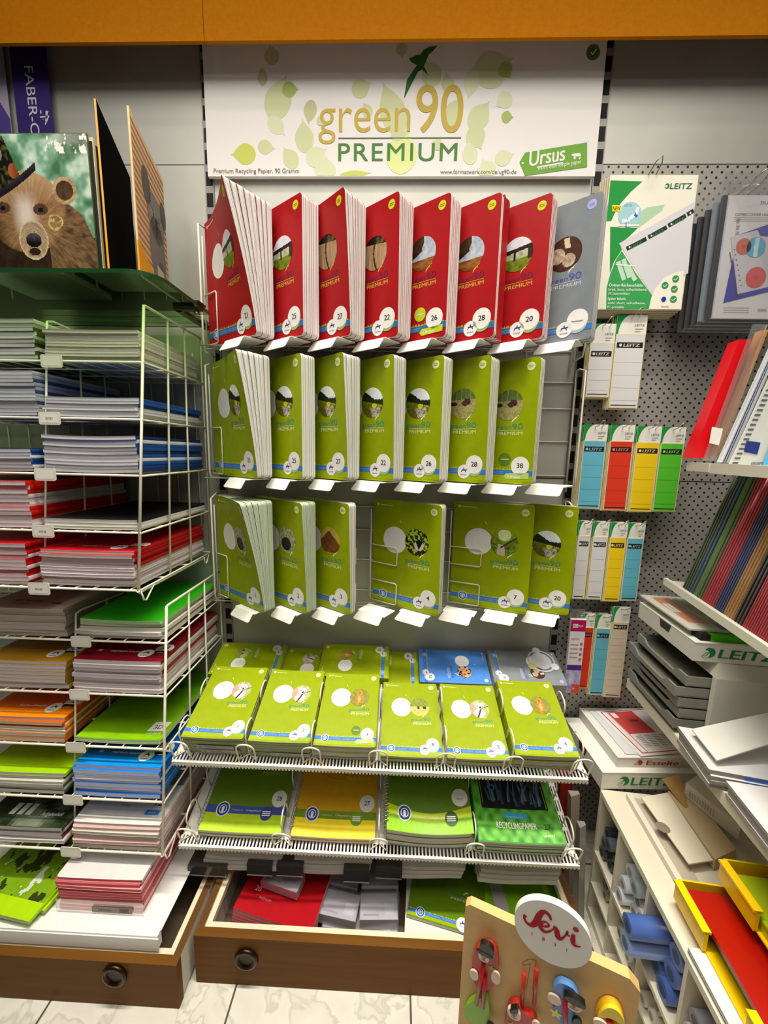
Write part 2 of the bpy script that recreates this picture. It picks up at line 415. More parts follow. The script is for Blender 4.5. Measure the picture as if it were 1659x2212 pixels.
for q in ([(0, .010), (.003, .0125), (.008, .013), (.008, .007), (.003, .007)], [(.008, .013), (.019, .0145), (.0235, .011), (.0235, .006), (.008, .006)], [(.006, .007), (.010, .007), (.0095, 0), (.0065, 0)], [(.010, .007), (.0125, .007), (.012, .001), (.0105, .001)], [(.018, .007), (.0235, .007), (.0225, 0), (.0195, 0)]):
    mb.decal(S, POLY([(x + a, y + b) for a, b in q]), WHITE, 'matt_card', e + .0004)
x, y = bp(1281, 114); mb.decal(S, DISC(x, y, .0165, n=32), hx('5d7a4a'), 'matt_card', e); mb.decal(S, DISC(x, y, .0112, n=32), hx('3f6a35'), 'matt_card', e + .0003); mb.decal(S, LINE([(x - .006, y), (x - .001, y - .005), (x + .007, y + .007)], .0025), WHITE, 'matt_card', e + .0006)
x, y = bp(871, 214); mb.decal(S, BIRD(x, y, 71 * PM, 98 * PM), hx('2f6b22'), 'matt_card', e)
mb.build('panel', t)

# ------------------------------------------------------------------ exercise books
def vsamp(H, r, n): return [0, r * .06, r * .3, r * .65] + [r + (H - 2 * r) * i / n for i in range(n + 1)] + [H - r * .65, H - r * .3, H - r * .06, H]
def SLAB(mb, S, U, vs, n0, n1, col, m, ecol=None, em=None, smooth=True):
    """a sheet with thickness: two faces and the wall round them"""
    nu = len(U(vs[0])); mb.grid(S, U, vs, col, m, n1, smooth); mb.grid(S, U, vs, col, m, n0, smooth, True)
    rim = [(u, vs[0]) for u in U(vs[0])] + [(U(v)[-1], v) for v in vs[1:]] + [(u, vs[-1]) for u in U(vs[-1])[-2::-1]] + [(U(v)[0], v) for v in vs[-2:0:-1]]
    k = len(mb.v); n = len(rim)
    mb.v += [tuple(S(u, v, n0)) for u, v in rim] + [tuple(S(u, v, n1)) for u, v in rim]
    for i in range(n): j = (i + 1) % n; mb.face((k + i, k + j, k + n + j, k + n + i), ecol or col, em or m)
def book_meshes(w, h, t, cover, page, art=None, shift=None, fan=None, r=.009, right_spine=False, back=None, nu=1, nv=1, m='glossy_card', inner=None, over=.0003, pagem='page_edges'):
    """cover and page block of a stapled book; x across from the spine, z up, front towards -y"""
    sh = shift or (lambda u, v: 0.0); fa = fan or (lambda u, v: 0.0)
    def S(u, v, e):
        n = e + sh(u, v) + fa(u, v) * e / t
        return Vector((w - u if right_spine else u, -n, v))
    Sa = S if not right_spine else (lambda u, v, e: S(w - u, v, e))
    vs = vsamp(h, r, nv)
    def U(v, d=0.0):
        q = min(v, h - v); ins = r - math.sqrt(max(0, r * r - (r - q) ** 2)) if q < r else 0.0
        return [(w - ins - d) * i / nu for i in range(nu + 1)]
    ct = .0005
    mc = MB()
    SLAB(mc, S, U, vs, t - ct, t, cover, m, ecol=hx('e8e4dc')); SLAB(mc, S, U, vs, 0, ct, back or cover, m, ecol=hx('e8e4dc'))
    mc.grid(lambda u, v, e: S(-.0004 * math.sin(math.pi * u), v, u * t), [0, .5, 1], vs, cover, m)
    if art: art(mc, Sa, t)
    mp = MB()
    vs2 = [min(max(v, over), h - over) for v in vs]
    lo, hi = ct + .0002, t - ct - .0002; parts = 3 if fan else 1
    for q in range(parts):
        a = lo + (hi - lo) * q / parts; b = lo + (hi - lo) * (q + (.90 if parts > 1 else 1)) / parts
        SLAB(mp, S, lambda v, q=q: [over + x * (1 - .004 * (q % 2)) for x in U(v, 2 * over)], vs2, a, b, page, pagem)
    return mc.mesh('cover'), mp.mesh('page_block')
def book(name, meshes, label, cat, M, group=None):
    t = thing(name, label, cat, group=group, M=M)
    link('cover', meshes[0], t); link('page_block', meshes[1], t)
    return t
# photographs printed on the covers: colour at (a,b) in the unit disc
def ph_gate(a, b):
    n = fbm(a * 4 + 3, b * 4 + 5)
    if b > .38 + .1 * a: return mixc(hx('e4e4ea'), hx('c9ccd6'), n)
    if b > .15 + .1 * a: return hx('2a1418')
    if abs(a + .15) < .08 and b > -.35: return hx('221a12')
    if a > .68 and b > -.4: return hx('35220f')
    if b > -.25: return mixc(hx('7d8a3a'), hx('d5d8d0'), n)
    return mixc(hx('8f9a1c'), hx('3d4d10'), n * 1.1)
def ph_wood(a, b):
    n = fbm(a * 9, b * 1.5 + 2)
    if b > .52 - .12 * a: return mixc(hx('120b06'), hx('8a6a22'), max(0, fbm(a * 5, b * 5, 9) * 1.7 - .7) if a > 0 else 0)
    if abs(a + .1 - .25 * b * b) < .06: return hx('2a1a10')
    return mixc(hx('7a5a3c'), hx('c2a079'), n)
def ph_sunset(a, b):
    n = fbm(a * 3 + 1, b * 3)
    if a < -.1 + .3 * n and b > -.05 + .5 * (a + .4): return mixc(hx('1a110c'), hx('5b3a1a'), n * .7)
    if b > -.35: return mixc(hx('6e7f9c'), hx('d7dbe2'), n)
    return mixc(hx('b26b28'), hx('3a2414'), fbm(a * 3, b * 9))
def ph_valley(a, b):
    n = fbm(a * 5, b * 5); f = fbm(a * 13, b * 13, 4); ridge = .34 - .62 * a + .1 * (fbm(a * 16, 1, 2) - .5)
    if b > ridge and b > .12 + .14 * fbm(a * 22, 3, 5): return mixc(hx('eceef2'), hx('bcc6d4'), max(0, .5 - b))
    if b > -.04 - .22 * a + .05 * f: return mixc(hx('0d100b'), hx('2c381c'), f)
    if (a - .22) ** 2 + (b + .18) ** 2 < .045: return mixc(hx('b5b50c'), hx('d9d42a'), f)
    if a > .55 and b > -.3 and f > .45: return hx('a8a818')
    if b > -.34 + .25 * (n - .5): return mixc(hx('8a9018'), hx('39480f'), f * 1.1)
    return mixc(hx('e0d6c6'), hx('2f2616'), f * 1.3 - .1) if abs(a - .1 + .4 * b) < .45 else mixc(hx('7a7020'), hx('33300f'), f)
def ph_bear(a, b):
    n = fbm(a * 5, b * 5); f = fbm(a * 14, b * 14, 3); E = lambda x, y, rx, ry: ((a - x) / rx) ** 2 + ((b - y) / ry) ** 2 < 1
    if E(.42, .04, .07, .06): return hx('1f1012')
    if E(.2, .28, .07, .07) or E(.48, .28, .06, .06) or E(.34, .1, .27, .2) or E(.16, .02, .24, .19): return mixc(hx('5a3a3c'), hx('2e1a1c'), f)
    if E(-.72, .0, .3, .13): return hx('3a2426')
    if b > .24 + .06 * f:
        if abs(a + .1) < .025 or abs(a - .55) < .02 or abs(a + .5) < .02: return hx('8a9a6a')
        return mixc(hx('3f561c'), hx('6f8440'), f)
    return mixc(hx('c2b878'), hx('7a7440'), f * 1.15)
def ph_cows(a, b):
    n = fbm(a * 6, b * 6)
    if abs(b - .62) < .3 and abs(a - .1 + .2 * (b - .6)) < .16: return hx('d9c3a4')
    if (a + .45) ** 2 + (b + .05) ** 2 < .22 or (a - .25) ** 2 + (b + .4) ** 2 < .16: return mixc(hx('e0cfb4'), hx('7a4a36'), n)
    return mixc(hx('2a1712'), hx('5a3226'), n)
def ph_shrub(a, b):
    n = fbm(a * 8, b * 8)
    if (a + .1) ** 2 + (b + .3) ** 2 * 1.2 < .3: return mixc(hx('1c1712'), hx('3f352a'), n)
    return mixc(hx('2f3f16'), hx('cfd6a6'), n * 1.15 - .1)
def ph_marmot(a, b):
    n = fbm(a * 5, b * 5)
    if b < .75 - .9 * abs(a + .1) and b > -.9: return mixc(hx('3a1f10'), hx('8a5a2a'), n)
    return mixc(hx('a98a1e'), hx('c7b25a'), n)
def ph_mask(a, b):
    n = fbm(a * 6, b * 6)
    if (a - .2) ** 2 + (b + .2) ** 2 < .16: return hx('d8cfc6') if abs(a - .2) > .12 + .5 * (b + .3) else hx('1a1410')
    if n > .52: return mixc(hx('7fa016'), hx('b9cf4a'), n)
    return mixc(hx('10140a'), hx('39461a'), n)
def ph_tree(a, b):
    n = fbm(a * 7, b * 7)
    if abs(b - (.75 * a - .2)) < .07 and a > -.25: return hx('4a3020')
    if abs(a + .2) < .22 - .1 * b and b < -.15: return hx('c7b6a2')
    if a * a + (b - .6) ** 2 < .22: return mixc(hx('eef2c8'), hx('c4d67a'), n)
    return mixc(hx('9ab32a'), hx('3f5a14'), n * (1.2 - b * .5))
def ph_koala(a, b):
    n = fbm(a * 5, b * 5); f = fbm(a * 13, b * 13, 3); E = lambda x, y, r, q=1: (a - x) ** 2 + ((b - y) / q) ** 2 < r * r
    if abs(b - (.35 * a - .02)) < .035 and a > .2: return hx('3a1c16')
    if abs(a + .12 - .45 * (b + .6)) < .085 and b < -.05: return hx('4f2a20')
    if E(.1, .16, .085, 1.4): return hx('2a2428')
    for x in (-.12, .3):
        if E(x, .32, .05): return hx('1c1618')
    if E(-.38, .52, .2) or E(.5, .58, .17): return mixc(hx('8a8288'), hx('d9d2d6'), f)
    if E(.08, .28, .46, .9): return mixc(hx('a39aa2'), hx('e9e4e8'), f * 1.1)
    if E(-.05, -.5, .55, .9): return mixc(hx('b5acb0'), hx('f0ecec'), f)
    if a < -.45: return mixc(hx('b08a72'), hx('c9a890'), n)
    return mixc(hx('7f8a3a'), hx('c4cc8a'), n)
def ph_squirrel(a, b):
    n = fbm(a * 5, b * 5); f = fbm(a * 16 + b * 5, b * 9, 3); E = lambda x, y, rx, ry: ((a - x) / rx) ** 2 + ((b - y) / ry) ** 2 < 1
    if E(-.02, .52, .05, .06): return hx('1a0f08')
    if E(-.16, .72, .09, .2) or E(.08, .74, .07, .19) or E(-.04, .46, .26, .25) or E(-.1, -.25, .36, .6) or E(.22, .02, .16, .3): return mixc(mixc(hx('7a4410'), hx('d89a34'), f * 1.1), hx('e8cf9a'), .5 if E(-.02, -.2, .14, .4) else 0)
    return mixc(hx('5f5f24'), hx('a3a045'), n)
def ph_meadow(a, b):
    n = fbm(a * 6, b * 6)
    if (abs(a - .5) < .16 or abs(a + .1) < .12) and abs(b + .1) < .13: return hx('2e2418')
    if b > .05: return mixc(hx('5f6f22'), hx('97a44a'), n)
    return mixc(hx('c9c27a'), hx('a3a34a'), n)
def ph_tiger(a, b):
    n = fbm(a * 4, b * 4)
    return hx('33180f') if n > .56 else mixc(hx('c58a5a'), hx('e8c9a0'), n)
def ph_pond(a, b):
    n = fbm(a * 9 + 3, b * 5)
    return mixc(hx('18200f'), hx('6a6a32'), n * 1.2) if n < .58 else mixc(hx('5f7f9c'), hx('8aa0b0'), n)
FAM = {
 'red': dict(base=RED, brand=hx('6a2048'), prem=hx('cfae45'), band=hx('2f6ea6'), seal=hx('c9d02a'), bird=hx('d9b23c'), tag=hx('b9c928')),
 'green': dict(base=GREEN, brand=hx('3e8a72'), prem=hx('d5df9c'), band=hx('3d76c9'), seal=hx('dbe4a8'), bird=hx('eaf0c0'), tag=hx('b4cf62')),
 'grey': dict(base=GREY, brand=hx('4557b0'), prem=hx('c4c9d2'), band=hx('3d78c0'), seal=hx('a9aee8'), bird=hx('dfe3ea'), tag=hx('cfd4da')),
 'blue': dict(base=hx('4c86d6'), brand=hx('2f5aa8'), prem=hx('bcd2f2'), band=hx('2f6cc4'), seal=hx('c6d8a0'), bird=hx('cfe0f8'), tag=hx('cfd4da'))}
def COVER(fam, num, photo, w, h, new=False, white_disc=True, big=None):
    """the printing of one cover"""
    F = FAM[fam]
    def art(mb, S, t):
        m = 'glossy_card'; e = t + .0003; st = .00012
        X = lambda a: a * w
        Y = lambda b: b * h
        # grassy fringe and the band across the foot
        fr = mixc(F['base'], hx('c9cf2e'), .75); P = []; T = []
        for i in range(46):
            a = w * (.01 + .98 * i / 45); q = (.006 + .022 * hsh(i, 3)) * h; k = len(P); P += [(a - .011 * w, Y(.112)), (a + .011 * w, Y(.112)), (a + (hsh(i, 8) - .5) * .02 * w, Y(.112) + q)]; T.append((k, k + 1, k + 2))
        mb.decal(S, (P, T), fr, m, e)
        if fam == 'green':
            mb.decal(S, BAND(X(.004), Y(.02), X(.996), Y(.068)), hx('98ac0a'), m, e)
        mb.decal(S, BAND(X(.0), Y(.068), X(1), Y(.113), 14), F['band'], m, e + st)
        for q in range(2):
            mb.decal(S, TX('www.schulheft.eu', X(.26), Y(.093 - .013 * q), .008 * h, w=.17 * w), hx('9dc0ea'), m, e + 2 * st)
            mb.decal(S, TX('Umweltfreundlich', X(.46), Y(.093 - .013 * q), .008 * h, w=.2 * w), hx('9dc0ea'), m, e + 2 * st)
        mb.decal(S, DISC(X(.17), Y(.092), .062 * w), hx('d9e6f4'), m, e + 2 * st); mb.decal(S, DISC(X(.17), Y(.092), .053 * w), hx('2c5fae'), m, e + 3 * st)
        mb.decal(S, DISC(X(.17), Y(.092), .036 * w, r0=.75, rings=1), hx('d9e6f4'), m, e + 4 * st); mb.decal(S, DISC(X(.17), Y(.096), .014 * w), hx('d9e6f4'), m, e + 4 * st); mb.decal(S, BAND(X(.158), Y(.075), X(.182), Y(.094), 1), hx('d9e6f4'), m, e + 4 * st)
        if white_disc: mb.decal(S, DISC(X(.34), Y(.635), .178 * w, rings=6), hx('e9e7e8'), m, e)
        if photo: mb.photo(S, X(.665), Y(.645), .172 * w, .172 * w, photo, m, e + st)
        mb.decal(S, TX('green', X(.5), Y(.448), .040 * h, w=.215 * w), F['brand'], m, e); mb.decal(S, TX('90', X(.725), Y(.448), .050 * h, w=.125 * w), F['brand'], m, e)
        mb.decal(S, BAND(X(.55), Y(.438), X(.85), Y(.441), 4), F['prem'], m, e)
        mb.decal(S, TX('PREMIUM', X(.55), Y(.4), .030 * h, w=.3 * w, bold=.012), F['prem'], m, e)
        mb.decal(S, BIRD(X(.71), Y(.5), .09 * w, .058 * h), F['bird'], m, e)
        mb.decal(S, DISC(X(.895), Y(.935), .046 * w, rings=2), F['seal'], m, e)
        for q in range(2): mb.decal(S, BAND(X(.868), Y(.938 - .011 * q), X(.922), Y(.942 - .011 * q), 2), F['base'], m, e + st)
        mb.decal(S, DISC(X(.07), Y(.955), .02 * w, rings=1, n=14), hx('dfe3c0'), m, e); mb.decal(S, BAND(X(.1), Y(.95), X(.3), Y(.957), 3), hx('cdd6a8'), m, e)
        mb.decal(S, LINE([(X(.41), Y(.83)), (X(.435), Y(.8))], .01 * w), F['prem'], m, e)
        if new:
            mb.decal(S, DISC(X(.66), Y(.2), .075 * w, rings=3), F['tag'] if fam == 'red' else hx('5d7d1c'), m, e + st); mb.decal(S, BAND(X(.61), Y(.199), X(.71), Y(.204), 3), WHITE, m, e + 2 * st)
            mb.decal(S, POLY([(X(.66), Y(.06)), (X(.69), Y(.035)), (X(.96), Y(.045)), (X(.96), Y(.095)), (X(.69), Y(.085))]), F['tag'], m, e + 5 * st)
            mb.decal(S, TX('Ursus', X(.71), Y(.048), .026 * h, w=.15 * w, bold=.03, shear=.2), WHITE, m, e + 6 * st)
        else:
            mb.decal(S, DISC(X(.72), Y(.088), .082 * w, rings=4), WHITE, m, e + 5 * st)
            # a small rider on horseback
            for q in ([(-.03, .0), (.03, .0), (.035, .015), (-.03, .012)], [(-.03, .0), (-.018, .0), (-.03, -.022), (-.036, -.02)], [(.015, .0), (.028, .0), (.034, -.022), (.026, -.022)], [(.025, .005), (.04, .02), (.046, .014), (.035, .002)], [(-.008, .012), (.008, .012), (.006, .035), (-.004, .035)]):
                mb.decal(S, POLY([(X(.72) + a * w, Y(.096) + b * w) for a, b in q]), hx('27408a'), m, e + 7 * st)
            mb.decal(S, TX('Schulheft', X(.72), Y(.056), .012 * h, w=.08 * w, al='C', bold=.02), hx('27408a'), m, e + 7 * st)
        yn = Y(.15); xn = X(.85)
        if not new: mb.decal(S, DISC(xn, Y(.122), .1 * w, rings=4), mixc(F['tag'], F['band'], .35), m, e + 4 * st)
        mb.decal(S, DISC(xn, yn, .108 * w, rings=5), WHITE, m, e + 5 * st)
        mb.decal(S, TX(num, xn, yn - .017 * h, .041 * h if len(num) < 4 else .012 * h, al='C', bold=.045), hx('16181c'), m, e + 6 * st)
        if big: big(mb, S, t)
    return art
# ------------------------------------------------------------------ three tilted-pocket wire racks of exercise books
A4W, A4H = .21, .297
WARM, MINT = hx('efecea'), hx('c3d6bb')
def splay(A, pu=1.5, pv=1.35, w=A4W, h=A4H):
    return lambda u, v: A * (max(0, u) / w) ** pu * (max(0, v) / h) ** pv
_plain = {}
NW = {'21': 'twenty-one', '25': 'twenty-five', '27': 'twenty-seven', '22': 'twenty-two', '26': 'twenty-six', '28': 'twenty-eight', '20': 'twenty', '38': 'thirty-eight', '1': 'one', '2': 'two', '3': 'three', '4': 'four', '5': 'five', '6': 'six', '7': 'seven', '31': 'thirty-one', '53': 'fifty-three', '51': 'fifty-one', 'dotted': 'dotted'}
def plain(fam, t, page=WARM, rs=False, w=A4W, h=A4H, nv=1, r=.009):
    k = (fam, t, page, rs, w, h, r)
    if k not in _plain: _plain[k] = book_meshes(w, h, t, FAM[fam]['base'] if fam in FAM else hx(fam), page, right_spine=rs, r=r)
    return _plain[k]
def rack_row(word, x0, yb, z0, th, pitch, slots, loops2, nslots, ths={}):
    R = math.radians(th); c, s = math.cos(R), math.sin(R)
    t = thing('book_rack', 'white wire rack with angled pockets holding the %s row of exercise books' % word, 'rack', (0, 0, 0))
    for i in range(nslots):
        M = TR((x0 + i * pitch, yb, z0), -ths.get(i, th)); s = math.sin(math.radians(ths.get(i, th)))
        m2 = MB(); uu = .075
        m2.box((.100, -.016, -.0042), (.187, pitch * s - .022, -.0022), hx('eeebe4'), 'coated_sheet')
        f = lambda a, y, z: M @ Vector((a, y, z))
        L = [(.105, -.016, -.0022), (.182, -.016, -.0022), (.177, -.0265, -.0235), (.172, -.028, -.0260), (.097, -.028, -.0260), (.092, -.0265, -.0235)]
        k = len(m2.v); m2.v += L + [(a, b + .0008, d - .0012) for a, b, d in L]
        m2.face(range(k, k + 6), hx('f4f1ea'), 'coated_sheet'); m2.face([k + 11 - q for q in range(6)], hx('f4f1ea'), 'coated_sheet')
        for q in range(6): m2.face((k + q, k + (q + 1) % 6, k + 6 + (q + 1) % 6, k + 6 + q), hx('f4f1ea'), 'coated_sheet')
        m2.build('tray', t, M=M)
        d = MB(); y = -.0042
        lw = .082 if i in loops2 else .05
        lp = [(.004, .006, .066), (.118, .168, 0)] if i in loops2 else [(.004, .128, 0)]
        d.tube([(-.006, y, -.004), (-.006, y, .27)], .0018, WIREC)
        for q in lp:
            a, b = q[0], q[1] if q[2] == 0 else q[2]
            d.tube([(-.006, y, a), (lw - .004, y, a), (lw, y, a + .004), (lw, y, b - .004), (lw - .004, y, b), (-.006, y, b)], .0017, WIREC)
        d.build('divider', t, M=M)
    s = math.sin(R)
    xa, xb = x0 - .006, x0 + nslots * pitch + .095
    xb = min(xb, .492)
    g = MB()
    for z in (.015, .11, .2, .27): g.tube([(xa, -.0026, z0 + z), (xb, -.0026, z0 + z)], .0018, WIREC)
    for i in range(nslots + 1): g.tube([(x0 + i * pitch * .97, -.0055, z0 - .004), (x0 + i * pitch * .97, -.0055, z0 + .275)], .0015, WIREC)
    g.build('back_grid', t)
    yf = yb - A4W * s - .004
    for x in (xa - .002, xb + .002):
        g = MB(); xs = -1 if x < 0 else 1
        g.tube([(x, -.012, z0 + .3), (x, -.03, z0 + .3), (x, yb - .016, z0 + .29), (x, yb - .018, z0 + .01), (x, yb - .01, z0 - .012), (x, -.012, z0 - .014)], .0025, WIREC)
        g.tube([(x, -.012, z0 + .3), (x, -.012, z0 - .03)], .0025, WIREC)
        g.build('side_frame', t)
    g = MB()
    for q in (.02, .08):
        a = [(x0 + q * c + i * pitch, yb - q * s, z0 - .0062) for i in (0, nslots - 1)]; g.tube([(xa, a[0][1], a[0][2]), (min(.49, a[1][0] + .03), a[1][1], a[1][2])], .0018, hx('a7a294'))
    g.build('base_wires', t)
    n = 0
    for (i, num, photo, fam, N, tk, A, rs, dark, new, desc) in slots:
        M0 = TR((x0 + i * pitch, yb, z0), -ths.get(i, th))
        page = MINT if dark == 'mint' else WARM
        for k in range(N):
            f = (1 - k / max(1, N - 1)) if N > 1 else 0
            a = A * f ** 1.25; a2 = A * ((1 - (k + 1) / max(1, N - 1)) if k < N - 1 else 0) ** 1.25 if N > 1 else 0
            front = k == 0
            art = COVER(fam, num, photo, A4W, A4H, new=new) if front else None
            rsk = bool(rs and k >= rs)
            if front or A > .004:
                sp = splay(a2 if A > .004 else 0); fn_ = (lambda u, v, q=splay(a), r_=splay(a2): .82 * (q(u, v) - r_(u, v))) if A > .004 else None
                ms = book_meshes(A4W, A4H, tk * .93, FAM[fam]['base'], page, art, sp, fn_, nu=10, nv=12, right_spine=rsk)
            else: ms = plain(fam, tk * .93, page, rsk)
            M = M0 @ Matrix.Translation((0, tk * (k + 1), .0005 + .0016 * ((k * 7 + i) % 3) / 3)) if True else None
            M = M @ Matrix.Translation((.002 * ((k * 5 + i) % 4) / 4 - .001 if k else 0, 0, 0))
            nm = NW.get(num)
            if front: book('exercise_book', ms, ('%s exercise book marked %s, front of its pocket in the %s row' % (desc, nm, word)) if nm else 'slate grey exercise book with a cow photo, front of its pocket', 'exercise book', M)
            else:
                last = 'grey exercise book behind the front one with the cow photo' if not nm else '%s exercise book behind the front one marked %s in the %s row' % (desc.split()[-1], nm, word)
                book('exercise_book', ms, last, 'exercise book', M, 'books behind %s, %s row' % (nm or 'the cow photo', word))
rack_row('top', -.494, -.056, 1.484, 36, .1092, [
    (0, '21', ph_gate, 'red', 9, .0056, .075, 0, '', 0, 'curling red'), (1, '25', ph_gate, 'red', 9, .0055, .003, 0, '', 0, 'red'), (2, '27', ph_wood, 'red', 9, .0055, .022, 0, '', 0, 'red'),
    (3, '22', ph_wood, 'red', 9, .0055, .006, 0, '', 0, 'red'), (4, '26', ph_sunset, 'red', 9, .0055, .003, 0, '', 1, 'red'), (5, '28', ph_sunset, 'red', 8, .0062, .003, 2, '', 0, 'red'),
    (6, '20', ph_gate, 'red', 6, .0062, .003, 0, '', 0, 'red'), (7, 'Mitteilungen', ph_cows, 'grey', 8, .0056, .006, 0, '', 0, 'slate grey')], (), 8)
rack_row('middle', -.499, -.046, 1.148, 38, .1115, [
    (0, '21', ph_valley, 'green', 7, .0060, .048, 0, '', 0, 'curling green'), (1, '25', ph_valley, 'green', 7, .0058, .003, 0, '', 0, 'green'), (2, '27', ph_valley, 'green', 7, .0060, .018, 0, '', 0, 'green'),
    (3, '22', ph_valley, 'green', 7, .0058, .008, 0, '', 0, 'green'), (4, '26', ph_valley, 'green', 7, .0058, .003, 0, '', 0, 'green'), (5, '28', ph_bear, 'green', 7, .0058, .006, 0, '', 0, 'green'),
    (6, '38', ph_bear, 'green', 5, .0058, .004, 0, '', 1, 'green')], (7,), 8)
rack_row('bottom', -.502, -.044, .792, 20.5, .1125, [
    (0, '1', ph_shrub, 'green', 7, .0047, .062, 0, 'mint', 0, 'strongly curling green'), (1, '2', ph_shrub, 'green', 7, .0047, .014, 0, 'mint', 0, 'green'), (2, '3', ph_marmot, 'green', 4, .0048, .010, 0, '', 0, 'green'),
    (4, '4', ph_mask, 'green', 5, .0048, .006, 0, '', 0, 'green'), (6, '7', ph_tree, 'green', 4, .0055, .002, 0, '', 0, 'green'), (7, '20', ph_valley, 'green', 4, .0055, .002, 0, '', 0, 'green')], (3, 4, 5, 6), 8, {0: 35, 1: 35, 2: 34, 3: 32, 4: 31, 5: 24})

# ------------------------------------------------------------------ two sloping comb-edged shelves with small wire dividers
def comb_shelf(name_word, loc, x0, x1, depth, tilt, nslot):
    t = thing('comb_shelf', 'sloping white shelf with a slotted comb front, %s' % name_word, 'shelf', M=TR(loc, rx=tilt))
    C = hx('ece9e2'); mb = MB(); mb.box((x0, .034, -.003), (x1 - .095, depth, -.0015), C, 'coated_sheet')
    for s0 in [.034 + i * .034 for i in range(int((depth - .04) / .034))]:
        mb.box((x1 - .095, s0, -.003), (x1, s0 + .008, -.0015), C, 'coated_sheet')
    for i in range(14): a = x1 - .095 + i * .0071; mb.box((a, .034, -.003), (a + .0036, depth, -.0015), C, 'coated_sheet')
    mb.box((x1 - .003, 0, -.012), (x1, depth, -.0015), C, 'coated_sheet'); mb.box((x0, 0, -.012), (x0 + .003, depth, -.0015), C, 'coated_sheet')
    mb.build('shelf_plate', t)
    mb = MB(); p = (x1 - x0) / nslot
    mb.box((x0, .0215, -.003), (x1, .034, -.0015), C, 'coated_sheet'); mb.box((x0, -.001, -.003), (x1, .003, -.0015), C, 'coated_sheet'); mb.box((x0, -.002, -.0135), (x1, -.0005, -.0015), C, 'coated_sheet')
    for i in range(nslot + 1):
        a = x0 + i * p - p * .25; mb.box((a, .003, -.003), (a + p * .45, .0215, -.0015), C, 'coated_sheet'); mb.box((a, -.002, -.0195), (a + p * .55, -.0005, -.0135), C, 'coated_sheet')
    mb.build('comb_edge', t)
    return t
def arch(a, b, h, w0, n=7):
    """arch of wire from a to b (points on the shelf), height h along +z"""
    a, b = Vector(a), Vector(b); d = b - a; r = min(w0, d.length / 2); u = d.normalized(); pts = [a]
    for i in range(n): q = math.pi / 2 * i / (n - 1); pts.append(a + u * (r - r * math.cos(q)) + Vector((0, 0, h - r + r * math.sin(q))))
    for i in range(n): q = math.pi / 2 * (1 - i / (n - 1)); pts.append(b - u * (r - r * math.cos(q)) + Vector((0, 0, h - r + r * math.sin(q))))
    pts.append(b); return pts
def shelf_divider(loc, tilt, x, label, g):
    t = thing('shelf_divider', label, 'divider', M=TR(loc, rx=tilt) @ Matrix.Translation((x, 0, 0)), group=g)
    mb = MB(); mb.tube(arch((-.021, .008, 0), (.021, .008, 0), .062, .02), .0019, WIREC)
    mb.tube([(-.021, .008, .001), (0, .022, .001), (.021, .008, .001)], .0017, WIREC); mb.build('front_loop', t)
    mb = MB(); mb.tube(arch((0, .022, 0), (0, .07, 0), .082, .022), .0019, WIREC); mb.tube([(0, .07, .001), (0, .19, .001)], .0017, WIREC); mb.build('short_hoop', t)
    mb = MB(); mb.tube(arch((0, .13, 0), (0, .18, 0), .075, .02), .0019, WIREC); mb.build('tall_hoop', t)
T1, L1 = 20.0, (0, -.32, .4865)
X1a, X1b = -.508, .468
comb_shelf('upper of two, carrying small green books', L1, X1a, X1b, .335, T1, 122)
def sx(px, py, y): return W(px, py, y=y).x
div1 = [-.4845, -.3275, -.173, -.017, .139, .293, .4485]
for i, x in enumerate(div1):
    w = ['at the end beside the notebook racks', 'between piles one and two', 'between piles two and three', 'between piles three and four', 'between piles four and five', 'between piles five and six', 'at the end beyond pile six'][i]
    shelf_divider(L1, T1, x, 'white looped wire divider, upper comb shelf, ' + w, None)
S1 = TR(L1, rx=T1)
def lie(M, x, s, n, rz=0): return M @ Matrix.Translation((x, s, n)) @ Matrix.Rotation(math.radians(rz), 4, 'Z') @ Matrix.Rotation(math.radians(-90), 4, 'X')
A5W, A5H = .146, .198
MINTG = hx('8f9a80')
piles = [('1', ph_koala, -.478, 9, .0072, 1, 0, MINTG, 0), ('2', ph_koala, -.323, 8, .0072, 0, 0, MINTG, 0), ('3', ph_squirrel, -.169, 7, .0074, 0, 0, hx('b9b4a8'), 1), ('4', ph_meadow, -.011, 4, .0062, 0, 0, hx('a9a596'), 0), ('5', ph_koala, .143, 4, .0066, 0, 0, hx('a9a596'), 0), ('6', ph_squirrel, .297, 7, .0074, 0, 0, hx('b5b0a4'), 0)]
for num, ph, x, N, tk, q, rz, pc, new in piles:
    sag = lambda u, v: -.0025 * math.sin(math.pi * min(1, max(0, u / A5W)))
    for k in range(N):
        top = k == N - 1; dx = (hsh(k, int(num)) - .5) * .0035; ds = (hsh(k, int(num), 5) - .5) * .004
        M = lie(S1, x + dx, .0185 + ds + (.002 if rz else 0), .0006 + k * tk + .0026, rz)
        if top: ms = book_meshes(A5W, A5H, tk * .94, GREEN, pc, COVER('green', num, ph, A5W, A5H, new=new), sag, nu=8, nv=4, r=.005, pagem='page_edges')
        else:
            kk = ('small', tk, pc)
            if kk not in _plain: _plain[kk] = book_meshes(A5W, A5H, tk * .94, GREEN, pc, None, sag, nu=8, nv=2, r=.005)
            ms = _plain[kk]
        if top: book('small_exercise_book', ms, 'small bright green exercise book marked %s, top of its pile on the comb shelf' % NW[num], 'small exercise book', M)
        else: book('small_exercise_book', ms, 'small green exercise book lying under the top one marked %s' % NW[num], 'small exercise book', M, 'small green books in the pile numbered %s' % num)
